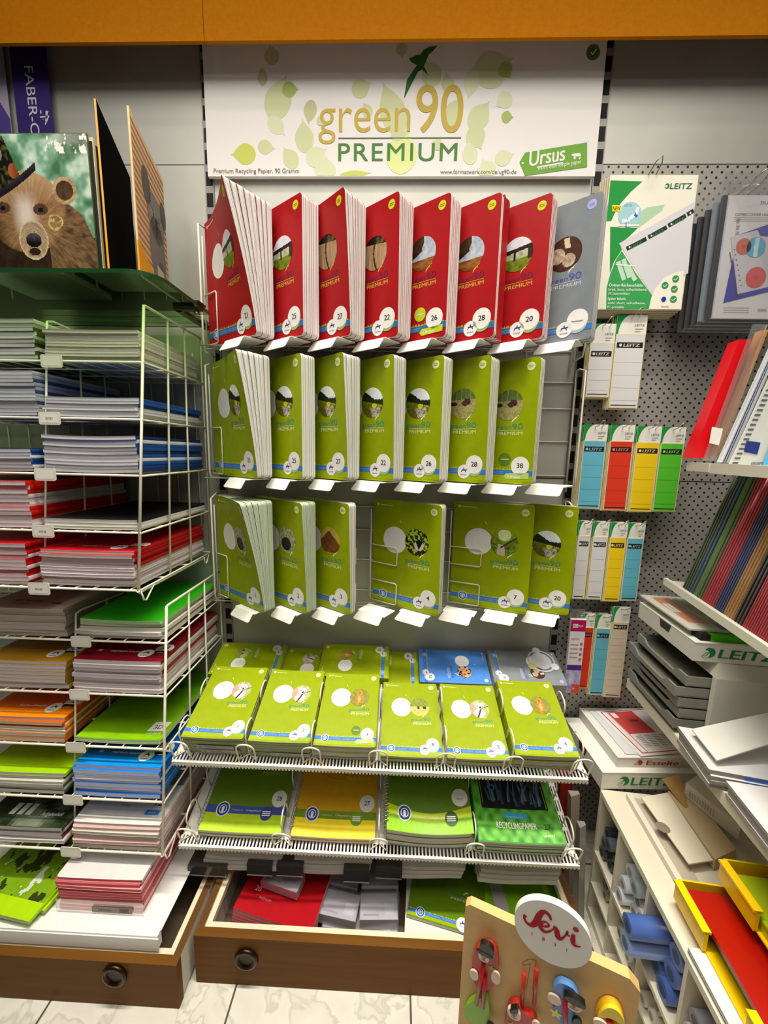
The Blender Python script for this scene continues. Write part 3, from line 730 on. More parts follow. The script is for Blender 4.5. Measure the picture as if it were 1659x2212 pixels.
for x, n0, w_, lab in ((-.446, .028, .088, 'upper printed paper strip on the front of pile one'), (-.438, .012, .092, 'lower printed paper strip on the front of pile one'), (-.272, .010, .092, 'printed paper strip on the front of pile two')):
    mb = MB(); mb.box((0, 0, 0), (w_, .0006, .0115), hx('a39d96'), 'matt_card'); S = flat((0, 0, 0), UP_FRONT)
    mb.decal(S, TX('10', .005, .0035, .005, bold=.03), hx('3a3836'), 'matt_card', .0002); mb.decal(S, TX('Green Schulheft', .02, .006, .0032), hx('4a4846'), 'matt_card', .0002); mb.decal(S, BAND(.02, .0028, .07, .0038, 1), hx('6a6866'), 'matt_card', .0002)
    tag(mb.build('paper_strip', M=S1 @ Matrix.Translation((x, .0148, n0))), lab, 'label')
# the back layer, lying crosswise
RW, RH = .115, .2
def ring(mb, S, t):
    m = 'glossy_card'; e = t + .0012
    mb.decal(S, DISC(.30 * RW, .76 * RH, .34 * RW, rings=1, r0=.88, n=40), hx('c9ced6'), m, e); mb.decal(S, DISC(.30 * RW, .76 * RH, .25 * RW, n=36, rings=4), hx('d7d5d6'), m, e)
    for a, c in ((60, 'dfe3ea'), (185, 'c9d0da'), (300, 'c8cf8a')): mb.decal(S, DISC(.30 * RW + .33 * RW * math.cos(math.radians(a)), .76 * RH + .33 * RW * math.sin(math.radians(a)), .1 * RW, n=20), hx(c), m, e + .0002)
rear = [('2', 'green', ph_koala, -.1115, 2, 0, 'green koala-pictured', 90, 0), ('20', 'green', None, .0885, 2, 0, 'green', 90, 0),
        ('2', 'green', ph_meadow, -.3125, 4, 0, 'green', 90, 0), ('21', 'green', ph_squirrel, .001, 3, .0148, 'green', 90, 0), ('53', 'blue', ph_tiger, .0895, 4, 0, 'blue', -90, 0), ('51', 'grey', ph_cows, .2965, 5, 0, 'grey', -90, ring)]
where = ['crosswise in the gap behind pile two', 'crosswise, directly beside the blue one', 'crosswise behind pile one', 'crosswise behind pile three', 'crosswise behind piles four and five', 'crosswise behind pile six']
for (num, fam, ph, x, N, n0, ds, rz, big), wh in zip(rear, where):
    tk = .0068
    for k in range(N):
        top = k == N - 1; key = ('rear', fam)
        if key not in _plain: _plain[key] = book_meshes(RW, RH, tk * .94, FAM[fam]['base'], hx('b9b4a8'), None, r=.005)
        ms = book_meshes(RW, RH, tk * .94, FAM[fam]['base'], hx('b9b4a8'), COVER(fam, num, ph, RW, RH, big=big or None), r=.005) if top else _plain[key]
        M = lie(S1, x + (hsh(k, 4) - .5) * .001, (.2195 if rz > 0 else .2195 + RW) + (hsh(k, 9)) * .001, .0006 + n0 + k * tk, rz)
        if top: book('small_exercise_book', ms, 'small %s exercise book %s' % (ds, wh), 'small exercise book', M)
        else: book('small_exercise_book', ms, 'small %s exercise book under the top one, %s' % (ds, wh), 'small exercise book', M, 'crosswise books ' + wh)

# lower comb shelf with four piles of wire-bound pads
T2, L2 = 20.0, (0, -.325, .2585)
comb_shelf('lower of two, carrying wire-bound pads', L2, -.503, .468, .33, T2, 112)
S2 = TR(L2, rx=T2)
for x, w in ((-.478, 'at the end beside the notebook racks'), (-.247, 'between the plain green pad and the yellow pad'), (-.012, 'between the yellow pad and the dotted green pads'), (.2178, 'between the dotted pads and the jungle pads'), (.446, 'at the end beyond the jungle pads')):
    shelf_divider(L2, T2, x, 'white looped wire divider, lower comb shelf, ' + w, None)
def coil(h, t, turns, top=False):
    mb = MB(); r = t * .5 + (.0025 if top else -.0013); pts = []; yc = -t / 2 - (.0038 if top else 0)
    for i in range(turns * 7 + 1):
        a = 2 * math.pi * i / 7; pts.append((-.0022 + r * .8 * math.cos(a), yc + r * math.sin(a), .012 + (h - .024) * i / (turns * 7)))
    mb.tube(pts, .001, hx('cfccc4'), 'satin_metal', n=4); return mb.mesh('wire_binding')
def padart(style, num, w, h):
    def art(mb, S, t):
        m = 'glossy_card'; e = t + .0003; X = lambda a: a * w; Y = lambda b: b * h; st = .00012
        if style == 'jungle':
            us = [w * (.01 + .98 * i / 80) for i in range(81)]; vs = [h * (.01 + .98 * i / 110) for i in range(111)]
            def leafy(u, v):
                d = .5
                for k in range(2):
                    c_ = math.cos(.6 + 1.9 * k); s_ = math.sin(.6 + 1.9 * k); p_ = u * c_ - v * s_; q_ = u * s_ + v * c_
                    d += .28 * math.sin(p_ * 260 + 5 * fbm(q_ * 30, p_ * 30, k)) * fbm(q_ * 40, p_ * 90, k + 3)
                return mixc(hx('15620c'), hx('7ad648'), min(1, max(0, d)))
            mb.grid(S, us, vs, leafy, m, e)
            def dark(u, v):
                a, b = u / w, v / h; n = fbm(a * 9, b * 11, 2)
                return mixc(hx('060608'), hx('141a24'), n)
            mb.grid(S, [X(.1 + .8 * i / 20) for i in range(21)], [Y(.24 + .72 * i / 26) for i in range(27)], dark, m, e + st)
            for k in range(26):
                a = .15 + .7 * hsh(k, 21); b = .26 + .05 * hsh(k, 22); ln = .12 + .22 * hsh(k, 23); be = (hsh(k, 24) - .45) * .26; c = mixc(hx('1c2a40'), hx('6b8bb0'), hsh(k, 25))
                L_ = [(a + be * (q / 6) ** 1.6, b + ln * q / 6, .016 * (1 - (q / 6) ** 1.5) + .001) for q in range(7)]
                for sgn, cc in ((-1, c), (1, mixc(c, BLACK, .45))):
                    P = []
                    for x_, y_, w_ in L_: P += [(X(min(.89, max(.11, x_))), Y(y_)), (X(min(.89, max(.11, x_ + sgn * w_))), Y(y_))]
                    mb.decal(S, (P, [(2 * q, 2 * q + 2, 2 * q + 3, 2 * q + 1) for q in range(6)]), cc, m, e + (2 + .04 * k) * st)
            for k in range(9):
                x_, y_ = .16 + .3 * hsh(k, 31), .40 + .2 * hsh(k, 32)
                if k > 5: x_ = .6 + .25 * hsh(k, 33)
                mb.decal(S, DISC(X(x_), Y(y_), .05 * w, .028 * h, n=16, rings=1), mixc(hx('27406a'), hx('4f74a4'), hsh(k, 34)), m, e + 3.2 * st); mb.decal(S, DISC(X(x_ + .008), Y(y_ - .004), .026 * w, .014 * h, n=12, rings=1), hx('0a0c14'), m, e + 3.5 * st)
            mb.decal(S, LINE([(X(.12), Y(.28)), (X(.12), Y(.97))], .0012), hx('c9b83a'), m, e + 2 * st); mb.decal(S, LINE([(X(.88), Y(.25)), (X(.88), Y(.97))], .0012), hx('c9b83a'), m, e + 2 * st)
            mb.decal(S, POLY([(X(.44), Y(.60)), (X(.56), Y(.60)), (X(.53), Y(.57)), (X(.47), Y(.57))]), hx('c46a78'), m, e + 3 * st)
            mb.decal(S, LINE([(X(.26), Y(.66)), (X(.3), Y(.58)), (X(.38), Y(.56)), (X(.42), Y(.5))], .008), hx('a86a3a'), m, e + 3 * st)
            mb.decal(S, BAND(X(.34), Y(.17), X(.62), Y(.215), 4), hx('3f9fc4'), m, e + 3 * st)
            mb.decal(S, TX('ausgezeichnetes', X(.48), Y(.18), .008 * h, w=.2 * w, al='C'), hx('bfe4ee'), m, e + 4 * st)
            mb.decal(S, TX('RECYCLINGPAPIER', X(.24), Y(.1), .045 * h, w=.47 * w, bold=.04), hx('f4f6ea'), m, e + 4 * st)
            mb.decal(S, TX('27', X(.83), Y(.10), .04 * h, al='C', bold=.02), hx('0f2a10'), m, e + 4 * st); mb.decal(S, TX('LINIERT', X(.83), Y(.05), .018 * h, w=.13 * w, al='C', bold=.03), hx('d9f0b8'), m, e + 4 * st)
            return
        c0, c1, bd = {'green': (hx('5f8010'), hx('b5d410'), hx('3d4f9c')), 'yellow': (hx('c8960a'), hx('f4dd0a'), hx('6d8a12')), 'dot': (hx('55790f'), hx('8cc018'), hx('b5c81a'))}[style]
        curve = (lambda a: 0) if style != 'dot' else (lambda a: -.05 * h * math.sin(math.pi * a))
        P = []; T = []
        for i in range(17): a = i / 16; P += [(X(a * .996 + .002), Y(.003)), (X(a * .996 + .002), Y(.17) + curve(a))]
        for i in range(16): T.append((2*i, 2*i+2, 2*i+3, 2*i+1))
        mb.decal(S, (P, T), c1, m, e)
        P = []
        for i in range(17): a = i / 16; P += [(X(a * .996 + .002), Y(.135) + curve(a)), (X(a * .996 + .002), Y(.195) + curve(a))]
        mb.decal(S, (P, T), bd, m, e + st)
        mb.decal(S, DISC(X(.21), Y(.165) + curve(.2), .082 * w), hx('dfe4ea'), m, e + 2 * st); mb.decal(S, DISC(X(.21), Y(.165) + curve(.2), .07 * w), hx('2a3f86'), m, e + 3 * st)
        mb.decal(S, DISC(X(.21), Y(.165) + curve(.2), .048 * w, r0=.8, rings=1), hx('dfe4ea'), m, e + 4 * st); mb.decal(S, DISC(X(.21), Y(.172) + curve(.2), .018 * w), hx('dfe4ea'), m, e + 4 * st); mb.decal(S, BAND(X(.195), Y(.14) + curve(.2), X(.225), Y(.168) + curve(.2), 1), hx('dfe4ea'), m, e + 4 * st)
        mb.decal(S, TX('Collegeblock A4', X(.5), Y(.158) + curve(.5), .013 * h, w=.2 * w), hx('dfe6c8'), m, e + 3 * st); mb.decal(S, TX('Collegeblock', X(.32), Y(.158) + curve(.4), .011 * h, w=.14 * w), hx('c4d09a'), m, e + 3 * st)
        d2 = {'green': hx('3a3f8e'), 'yellow': hx('6d9a1c'), 'dot': hx('2f5a1a')}[style]
        mb.decal(S, DISC(X(.76), Y(.145) + curve(.75), .075 * w), d2, m, e + 4 * st)
        for q in range(3): mb.decal(S, BAND(X(.71), Y(.155 - .014 * q) + curve(.75), X(.81), Y(.162 - .014 * q) + curve(.75), 2), hx('e9ece0'), m, e + 5 * st)
        mb.decal(S, DISC(X(.88), Y(.26), .095 * w), hx('d9d8d4'), m, e + 5 * st)
        mb.decal(S, TX(num, X(.88), Y(.245), .036 * h if len(num) < 4 else .012 * h, al='C', bold=.02), hx('15161a'), m, e + 6 * st)
        if style == 'dot': mb.decal(S, TX('dot', X(.45), Y(.55), .09 * h, w=.3 * w, al='C', bold=-.02), hx('86a21c'), m, e)
        else:
            mb.photo(S, X(.49), Y(.69), .2 * w, .2 * w, ph_pond, m, e, 20)
            k = hx('33480c') if style == 'green' else hx('4a4a14'); k2 = hx('9fbf1c') if style == 'green' else hx('d8c02a')
            mb.decal(S, TX('green90', X(.55), Y(.5), .042 * h, w=.36 * w), k, m, e); mb.decal(S, TX('PREMIUM', X(.58), Y(.452), .03 * h, w=.32 * w, bold=.01), k2, m, e); mb.decal(S, BIRD(X(.76), Y(.55), .08 * w, .05 * h), k, m, e)
            if style == 'yellow': mb.decal(S, DISC(X(.49), Y(.69), .34 * w, .34 * w, n=44, rings=1, r0=.985), hx('8a7a1a'), m, e)
    return art
PW, PH = .207, .292
pads = [('green', '28', -.459, 2, .0115, hx('7a9c10'), 'dark green wire-bound pad marked twenty-eight', 1), ('yellow', '27', -.229, 2, .0095, hx('d8a808'), 'orange-yellow wire-bound pad', 1), ('dot', 'dotted', .006, 4, .0155, hx('5f8410'), 'dark green wire-bound dotted pad', 1), ('jungle', '27', .2245, 6, .0088, hx('2f8a1c'), 'pad with a dark animal in a blue jungle', 0)]
pcol = {'green': hx('5f8010'), 'yellow': hx('c8960a'), 'dot': hx('55790f'), 'jungle': hx('2f8a1c')}
for style, num, x, N, tk, col, ds, wire in pads:
    sag = (lambda u, v, q=(.016 if style == 'dot' else .004): -q * math.sin(math.pi * min(1, max(0, u / PW))) * (1 - .8 * min(1, v / .2)))
    base = .0006 + (.016 if style == 'dot' else .0042)
    for k in range(N):
        top = k == N - 1
        ms = book_meshes(PW, PH, tk * .95, pcol[style], hx('d9d5cf'), padart(style, num, PW, PH) if top else None, sag, nu=12, nv=8, r=.012 if wire else .003)
        t = book('wire_bound_pad' if wire else 'writing_pad', ms, (ds + ' lying on its pile') if top else ds + ' under the topmost one', 'pad', lie(S2, x + (hsh(k, 3) - .5) * .003, .02 + (hsh(k, 7) - .5) * .003 - (.004 if style == 'jungle' else 0), base + k * tk), None if top or N < 3 else style + ' pads under the topmost one')
        if wire: link('wire_binding', coil(PH, tk * .95, 34, top), t)
# ------------------------------------------------------------------ left: two wire racks with piles of notebooks
def wire_rack(label, xl, xm, xr, z_of, y_of, shelves, top, loop_px):
    t = thing('notebook_rack', label, 'rack', (0, 0, 0))
    ys = lambda z, f: y_of(z) * (1 - f) + -.012 * f
    for x in (xr,):
        g = MB()
        zb = shelves[-1] - .006
        for i, f in enumerate((0, .36, .66, 1.0)):
            zt = top - (0 if i in (0, 3) else .0)
            g.tube([(x, ys(zb, f), zb), (x, ys(zt, f), zt)], .003 if i == 0 else .0024, WIREC)
        g.tube([(x, ys(top, 0), top - .004), (x, ys(top, 0) + .004, top), (x, -.012, top)], .003, WIREC)
        g.tube([(x, ys(zb, 0) - .002, zb + .002), (x, ys(zb, 0) + .002, zb - .002), (x, -.008, zb - .004)], .003, WIREC)
        for z in shelves: g.tube([(x + .001, ys(z, 0), z - .004), (x + .001, -.012, z - .004)], .0022, WIREC)
        g.tube([(x + .002, ys(zb, 0) + .004, zb), (x + .002, ys(zb, 0) + .012, zb - .022), (x + .002, ys(zb, 0) + .02, zb - .026), (x + .002, ys(zb, 0) + .05, zb)], .002, WIREC)
        g.tube([(x + .002, -.06, zb), (x + .002, -.052, zb - .022), (x + .002, -.045, zb - .022), (x + .002, -.03, zb)], .002, WIREC)
        g.build('side_panel', t)
    g = MB()
    for f in (0.06, .42, .72):
        zt, zb = top - .032, shelves[-1]
        g.tube([(xm, ys(zb, f), zb), (xm, ys(zt, f), zt)], .0022, WIREC)
    g.tube([(xm, ys(top - .032, .06), top - .032), (xm + .002, ys(top, .1), top - .028), (xm + .008, -.12, top - .036)], .0022, WIREC)
    g.build('divider', t)
    g = MB()
    x = xl
    while x < xr - .085: x += .062; g.tube([(x, -.0075, shelves[-1]), (x, -.0075, top - .04)], .0016, WIREC)
    g.build('back_grid', t)
    for k, z in enumerate(shelves):
        yf = y_of(z); g = MB()
        g.tube([(xl, yf, z - .0035), (xr + .004, yf, z - .0035)], .0026, WIREC); g.tube([(xl, -.011, z - .0035), (xr, -.011, z - .0035)], .0022, WIREC)
        for f in (.3, .62): y = yf * (1 - f) - .014 * f; g.tube([(xl, y, z - .0055), (xr, y, z - .0055)], .0022, WIREC)
        for i in range(int((xr - xl) / .041)): a = xr - .02 - i * .041; g.tube([(a, yf, z - .0028), (a, -.017, z - .0028)], .0016, WIREC)
        g.build('shelf', t)
        lx, num = loop_px[k]
        m = MB(); c = hx('e3dfd2'); y = yf - .0042
        S = flat((lx, y, z - .018), UP_FRONT)
        P = [(.0, .003), (.003, 0), (.045, 0), (.048, .003), (.048, .024), (.045, .027), (.003, .027), (0, .024)]
        m.prism(P, S, 0, .0012, c, 'coated_sheet'); m.decal(S, BAND(.005, .004, .043, .023, 1), hx('ebe8dd'), 'matt_card', .0015)
        if num: m.decal(S, TX(num, .024, .011, .0048, al='C'), hx('4a463c'), 'matt_card', .0018)
        m.build('price_holder', t)
    return t
UZ = [1.403, 1.2815, 1.162, 1.040, .917]
UYF = lambda z: -.268 - (1.403 - z) * .145
LZ = [.772, .648, .524, .400, .277]
LYF = lambda z: -.292 - (.772 - z) * .14
def lx_(px, py, yf): return W(px, py, y=yf).x
wire_rack('upper white wire rack of notebooks under the green glass shelf', -1.25, -.7668, -.541, None, UYF, UZ, 1.52, [(lx_(88, 775, -.272), ''), (lx_(83, 895, -.29), '90727'), (lx_(76, 1018, -.305), ''), (lx_(69, 1138, -.325), '90728'), (lx_(61, 1262, -.342), '90228')])
wire_rack('lower white wire rack of notebooks above the white metal tray', -1.25, -.7488, -.519, None, LYF, LZ, .855, [(lx_(153, 1378, -.296), ''), (lx_(149, 1492, -.314), ''), (lx_(142, 1603, -.33), ''), (lx_(136, 1722, -.348), ''), (lx_(131, 1838, -.366), '')])
def headart(base, num, title, small='', badge=True, pale=None):
    def art(mb, S, t):
        w, h = A4W, A4H; m = 'glossy_card'; e = t + .0003; st = .00012; X = lambda a: a * w; Y = lambda b: b * h
        if pale: mb.decal(S, BAND(X(.003), Y(.003), X(.997), Y(.1)), pale, m, e)
        if title: mb.decal(S, TX(title, X(.3), Y(.13), .022 * h, w=.45 * w, bold=.02), WHITE, m, e + st)
        if small: mb.decal(S, TX(small, X(.14), Y(.13), .03 * h, bold=.03), WHITE, m, e + st)
        if badge:
            mb.decal(S, DISC(X(.88), Y(.2), .1 * w), WHITE, m, e + st); mb.decal(S, DISC(X(.73), Y(.12), .085 * w), WHITE, m, e + 2 * st)
            mb.decal(S, BAND(X(.80), Y(.135), X(.96), Y(.165), 3), hx('24201c'), m, e + 3 * st)
            mb.decal(S, TX(num, X(.88), Y(.185), .05 * h, al='C', bold=.05, shear=.15), hx('17130f'), m, e + 3 * st)
            for q in ([(-.03, .0), (.03, .0), (.035, .015), (-.03, .012)], [(-.03, .0), (-.018, .0), (-.03, -.022), (-.036, -.02)], [(.015, .0), (.028, .0), (.034, -.022), (.026, -.022)], [(-.008, .012), (.008, .012), (.006, .035), (-.004, .035)]):
                mb.decal(S, POLY([(X(.73) + a * w, Y(.125) + b * w) for a, b in q]), hx('2a2320'), m, e + 4 * st)
            mb.decal(S, BAND(X(.69), Y(.085), X(.77), Y(.09), 1), hx('2a2320'), m, e + 4 * st)
    return art
WHT = hx('e7e4ec'); BEI = hx('d9d1c6'); PNK = hx('e3d3da'); REC = hx('c4b5a8'); CRM = hx('dcd8cc')
nb_n = 0
def pile(x, yf, z, N, tk, cover, page, label_top, label_rest, art=None, rs=lambda k: True, covs=None, jit=.006, sag=.003, w=A4W, bow=0.0, h=A4H, group=None, tilt=0):
    """a pile of A4 notebooks lying flat, front edges at yf"""
    global nb_n
    if jit > .0045: sag = min(sag, .0012)
    for k in range(N):
        nb_n += 1; top = k == N - 1
        c = covs[k % len(covs)] if covs and not top else cover; r = rs(k)
        key = ('nb', tk, c, page, r, top and label_top, w, h, sag)
        if key not in _plain or (top and art):
            sg = lambda u, v: sag * (2 * u / w - 1) ** 2 * (.6 + .4 * (1 - v / h)) - (bow * (v / h) ** 2)
            _plain[key] = book_meshes(w, h, tk * .95, c, page, art if top else None, sg, nu=10, nv=4, r=.007, right_spine=r, over=.0006)
        dx = (hsh(nb_n, 1) - .5) * jit; dy = (hsh(nb_n, 2) - .5) * jit * 1.2
        M = lie(Matrix.Identity(4), x + dx, yf + dy + .003, z + k * tk + .0006, (hsh(nb_n, 3) - .5) * 1.2 + tilt)
        if top: book('notebook', _plain[key], label_top, 'notebook', M)
        else: book('notebook', _plain[key], label_rest, 'notebook', M, group or label_rest)
XR, XL = -.760, -.988     # piles of the near and the outer column, upper rack
T = 'of the upper rack'
BLU, NAV, DRD, LIM = hx('1d4f9e'), hx('16306a'), hx('7a1420'), hx('9fc21a')
yb = A4H + .017
def yfr(z, f): return max(f, -.312)
pile(XR, -.268, UZ[0], 9, .0068, hx('dedad2'), BEI, 'white topmost notebook of the pile right under the glass shelf', 'thin cream-paged notebook in the pile right under the glass shelf', bow=0, covs=[hx('dedad2'), hx('cfc8ba')], h=.245)
pile(XL + .001, -.268, UZ[0], 10, .0082, hx('dcdce2'), WHT, 'white topmost notebook of the outer pile under the glass shelf', 'white notebook with an olive spine in the outer top pile', rs=lambda k: True, covs=[hx('4d5c1e'), hx('55641f'), hx('cfd2d2')], h=.245)
pile(XR + .003, -.286, UZ[1], 6, .0068, BLU, WHT, 'topmost blue-spined notebook on the second tier, upper rack', 'blue-spined notebook under the top one, second tier of the upper rack', rs=lambda k: k not in (1, 2), covs=[hx('dfe0e4'), hx('dfe0e4'), hx('e4e2e0'), BLU, BLU, BLU], h=.262)
pile(XL + .005, -.286, UZ[1], 12, .0078, hx('c4c8da'), hx('d3d3e2'), 'pale lilac topmost notebook of the outer pile, second tier', 'pale grey-blue notebook in the outer pile, second tier of the upper rack', covs=[hx('3e4a78'), hx('b9bfd4'), hx('aab2c8')], h=.262)
pile(XR + .001, -.300, UZ[2], 10, .0078, NAV, WHT, 'white topmost notebook over blue ones on the third tier', 'bright white notebook with a deep blue spine on the third tier', covs=[NAV, BLU, BLU, hx('d9dae2'), BLU], h=.278, jit=.004)
pile(XL - .004, -.303, UZ[2], 7, .0068, BLU, WHT, 'topmost notebook of the low outer pile with blue spines', 'white notebook with a blue spine in the low outer pile, third tier', covs=[BLU, hx('dfe0e6'), BLU], h=.278)
pile(XR, -.318, UZ[3], 3, .0072, hx('141414'), CRM, 'black-covered notebook on top of three, fourth tier', 'grey-white notebook under the black one on the fourth tier', art=headart(None, '', '', badge=False), covs=[hx('cfcdc8'), hx('cfcdc8'), hx('121212')])
pile(XL - .006, -.318, UZ[3], 11, .0092, hx('d11f12'), hx('e9d6de'), 'white topmost notebook over red-spined ones, fourth tier', 'pink-paged notebook with a red spine in the outer pile, fourth tier', covs=[hx('e2d8d8'), hx('e2d8d8'), hx('c81a10'), hx('c81a10'), hx('c81a10'), hx('dcd2d0')])
pile(XR, -.336, UZ[4], 11, .0072, hx('b3121a'), PNK, 'dark red topmost notebook on the lowest tier, upper rack', 'red or pink-white notebook under the top one, lowest tier', art=headart(None, '', 'PREMIUM Schulheft', '21', badge=True), rs=lambda k: k > 5 or k % 2, covs=[hx('d8ccd0'), hx('d8ccd0'), hx('8a4a52'), hx('d8ccd0'), hx('dcd0d2'), hx('dcd0d2'), hx('a8141a'), hx('a8141a'), hx('a8141a'), hx('a8141a'), hx('a8141a')])
pile(XL - .012, -.336, UZ[4], 11, .0082, hx('b3121a'), PNK, 'dark red topmost notebook of the outer pile, lowest tier', 'red-spined notebook in the outer pile, lowest tier of the upper rack', art=headart(None, '', '', badge=False), covs=[hx('c4141a'), hx('d9cfd2'), hx('c4141a')])
# lower rack
XR, XL = -.738, -.971
pile(XR + .004, -.29, LZ[0], 3, .009, hx('ddd9d0'), CRM, 'white folder between the bright green one and the tier wires', 'brownish white folder under the bright green one, first tier', covs=[hx('d2c8ba'), hx('ddd9d0')], rs=lambda k: False, jit=.010, w=.205, h=.27)
t = pile(XR + .010, -.286, LZ[0] + .0285, 2, .008, hx('2fae14'), hx('b9d8a4'), 'bright green folder on the first tier of the lower rack', 'crimson folder just under the bright green one', covs=[hx('b5142a'), hx('35b214')], rs=lambda k: False, jit=.004, w=.198, h=.268)
def recart(mb, S, t):
    mb.decal(S, TX('RECYCLING', .05, .04, .012, w=.07, bold=.04), hx('3a3028'), 'matt_card', t + .0003); mb.decal(S, TX('Schreibblock', .055, .026, .007, w=.05), hx('3a3028'), 'matt_card', t + .0003); mb.decal(S, BAND(.15, .03, .175, .04, 1), hx('5a5046'), 'matt_card', t + .0003)
pile(XL + .002, -.29, LZ[0], 8, .0085, hx('9a8c80'), hx('cdbdb2'), 'grey-brown recycled writing pad topping its pile, first tier', 'grey-brown recycled writing pad in the pile, first tier of the lower rack', art=recart, covs=[hx('8d8176')], h=.27)
pile(XR + .0, -.307, LZ[1], 9, .0088, hx('7d1022'), hx('e2d3dd'), 'wine red notebook marked thirty-eight on the second tier, lower rack', 'wine red or grey notebook under the one marked thirty-eight', art=headart(None, '38', 'PREMIUM Schulheft A4', '38'), covs=[hx('c9c4be'), hx('c9c4be'), hx('c9c4be'), hx('8a1230'), hx('d5ccd0'), hx('8a1230')], rs=lambda k: k > 4, jit=.009, h=.285)
pile(XL + .003, -.307, LZ[1], 8, .0085, hx('a87a10'), hx('e3d5d8'), 'ochre notebook marked twenty-nine on the second tier', 'ochre notebook under the one marked twenty-nine', art=headart(None, '29', ''), covs=[hx('a87a10'), hx('8d7a3a')], h=.285)
def greenhead(mb, S, t):
    m = 'glossy_card'; e = t + .0003
    us = [.002 + .206 * i / 24 for i in range(25)]; vs = [.002 + .29 * i / 30 for i in range(31)]
    mb.grid(S, us, vs, lambda u, v: mixc(hx('84b80c'), hx('4f8a10'), min(1, max(0, (v / A4H) * 1.6 - .15 + .35 * fbm(u * 20, v * 20)))), m, e)
    mb.photo(S, .1, .2, .05, .045, lambda a, b: mixc(hx('3f6d10'), hx('2f4f0c'), fbm(a * 4, b * 4)) if fbm(a * 2 + 4, b * 2) > .45 else hx('5c9012'), m, e + .0003, 12)
    mb.decal(S, POLY([(.155, .03), (.195, .03), (.198, .062), (.158, .062)]), WHITE, m, e + .0005); mb.decal(S, TX('3D', .176, .037, .014, al='C', bold=.01), hx('1c3010'), m, e + .0007); mb.decal(S, TX('mit Rand', .176, .02, .007, al='C', bold=.03), WHITE, m, e + .0006)
pile(XR, -.324, LZ[2], 2, .005, hx('5a9a10'), CRM, 'leaf green notebook lying alone on the third tier, lower rack', 'lime notebook edge under the leaf green one, third tier', art=greenhead, rs=lambda k: False, covs=[hx('9cc81a'), hx('5a9a10')], w=.208, jit=.002)
pile(XL + .002, -.324, LZ[2], 8, .0072, hx('d65a06'), hx('ddd9bd'), 'orange notebook marked two on the third tier', 'orange notebook under the one marked two, third tier', art=headart(None, '2', 'Schulheft A4', pale=hx('f08a10')), covs=[hx('c85a0a'), hx('ddd5b0')])
pile(XR, -.342, LZ[3], 9, .0086, hx('1668c0'), hx('dcdcec'), 'blue notebook marked 3R on the fourth tier', 'blue notebook under the one marked 3R, fourth tier', art=headart(None, '3R', 'PREMIUM Schulheft A4', '3R', pale=hx('0f8ae0')), covs=[hx('1668c0'), hx('1a78d0'), hx('c8d2e4')], rs=lambda k: k != 4, jit=.009)
def limeart(mb, S, t):
    m = 'glossy_card'; e = t + .0003
    mb.decal(S, BAND(.003, .09, .207, .29), hx('3a4a1c'), m, e); mb.decal(S, POLY([(.03, .17), (.19, .17), (.19, .2), (.03, .2)]), hx('c9c8b8'), m, e + .0002)
    mb.decal(S, TX('RECYCLING', .03, .145, .014, w=.09, bold=.05), hx('a9c22a'), m, e + .0002); mb.decal(S, TX('PREMIUM', .03, .12, .012, w=.08, bold=.05), hx('a9c22a'), m, e + .0002)
pile(XL + .001, -.342, LZ[3], 6, .0086, hx('9fd00c'), hx('dbd8cc'), 'lime green notebook on the fourth tier', 'notebook under the lime green one, fourth tier', art=limeart, covs=[hx('4a5a4a'), hx('c9c8b8')], jit=.008)
def r42(mb, S, t):
    m = 'matt_card'; e = t + .0003
    mb.decal(S, POLY([(.05, .1), (.14, .1), (.14, .14), (.05, .14)]), hx('d9d7d2'), m, e); mb.decal(S, TX('Kurz Uebung', .075, .075, .008, w=.06, shear=.2), hx('6a9ad0'), m, e); mb.decal(S, TX('gedaechtnis Deutsch', .06, .06, .008, w=.09, shear=.2), hx('6a9ad0'), m, e); mb.decal(S, TX('16 Blatt', .085, .045, .006), hx('55504a'), m, e)
    mb.decal(S, TX('42', .172, .05, .02, al='C', bold=.04), hx('1a1816'), m, e); mb.decal(S, BAND(.155, .025, .19, .038, 1), hx('2f86d0'), m, e); mb.decal(S, TX('liniert', .172, .029, .005, al='C', bold=.03), WHITE, m, e + .0002)
    for k in range(5): mb.decal(S, BAND(.01, .02 + .014 * k, .15, .0205 + .014 * k, 1), hx('c4c0b8'), m, e - .0001)
    mb.decal(S, BAND(.004, .11, .206, .29), hx('8a8a72'), m, e - .0001)
pile(XR - .001, -.359, LZ[4], 8, .0078, hx('d9d6cf'), hx('cfc4b6'), 'white lined pad marked forty-two on the lowest tier', 'white or pinkish pad under the one marked forty-two', art=r42, covs=[hx('cdc6bd'), hx('d2c8bd'), hx('d6a8a8'), hx('cdc6bd')], jit=.010)
def darkart(mb, S, t):
    m = 'glossy_card'; e = t + .0003
    us = [.002 + .206 * i / 20 for i in range(21)]; vs = [.002 + .29 * i / 26 for i in range(27)]
    mb.grid(S, us, vs, lambda u, v: mixc(hx('1c2a12'), hx('8f9a84'), max(0, fbm(u * 14 + v * 9, v * 16) * 2 - .8)), m, e)
    mb.decal(S, TX('Aufgabenheft', .13, .03, .010, w=.055, shear=.25), WHITE, m, e + .0003)
    for k in range(3): mb.decal(S, POLY([(.05 + .02 * k, .03), (.064 + .02 * k, .03), (.064 + .02 * k, .06), (.05 + .02 * k, .06)]), hx('d9dcd4'), m, e + .0003)
pile(XL - .0, -.359, LZ[4], 6, .0085, hx('3a4630'), hx('d9d0d2'), 'dark green homework book on the lowest tier', 'white or wine red notebook under the dark homework book', art=darkart, covs=[hx('c9b4ae'), hx('d9d5d0'), hx('7d2a34'), hx('d9d5d0')], jit=.01)

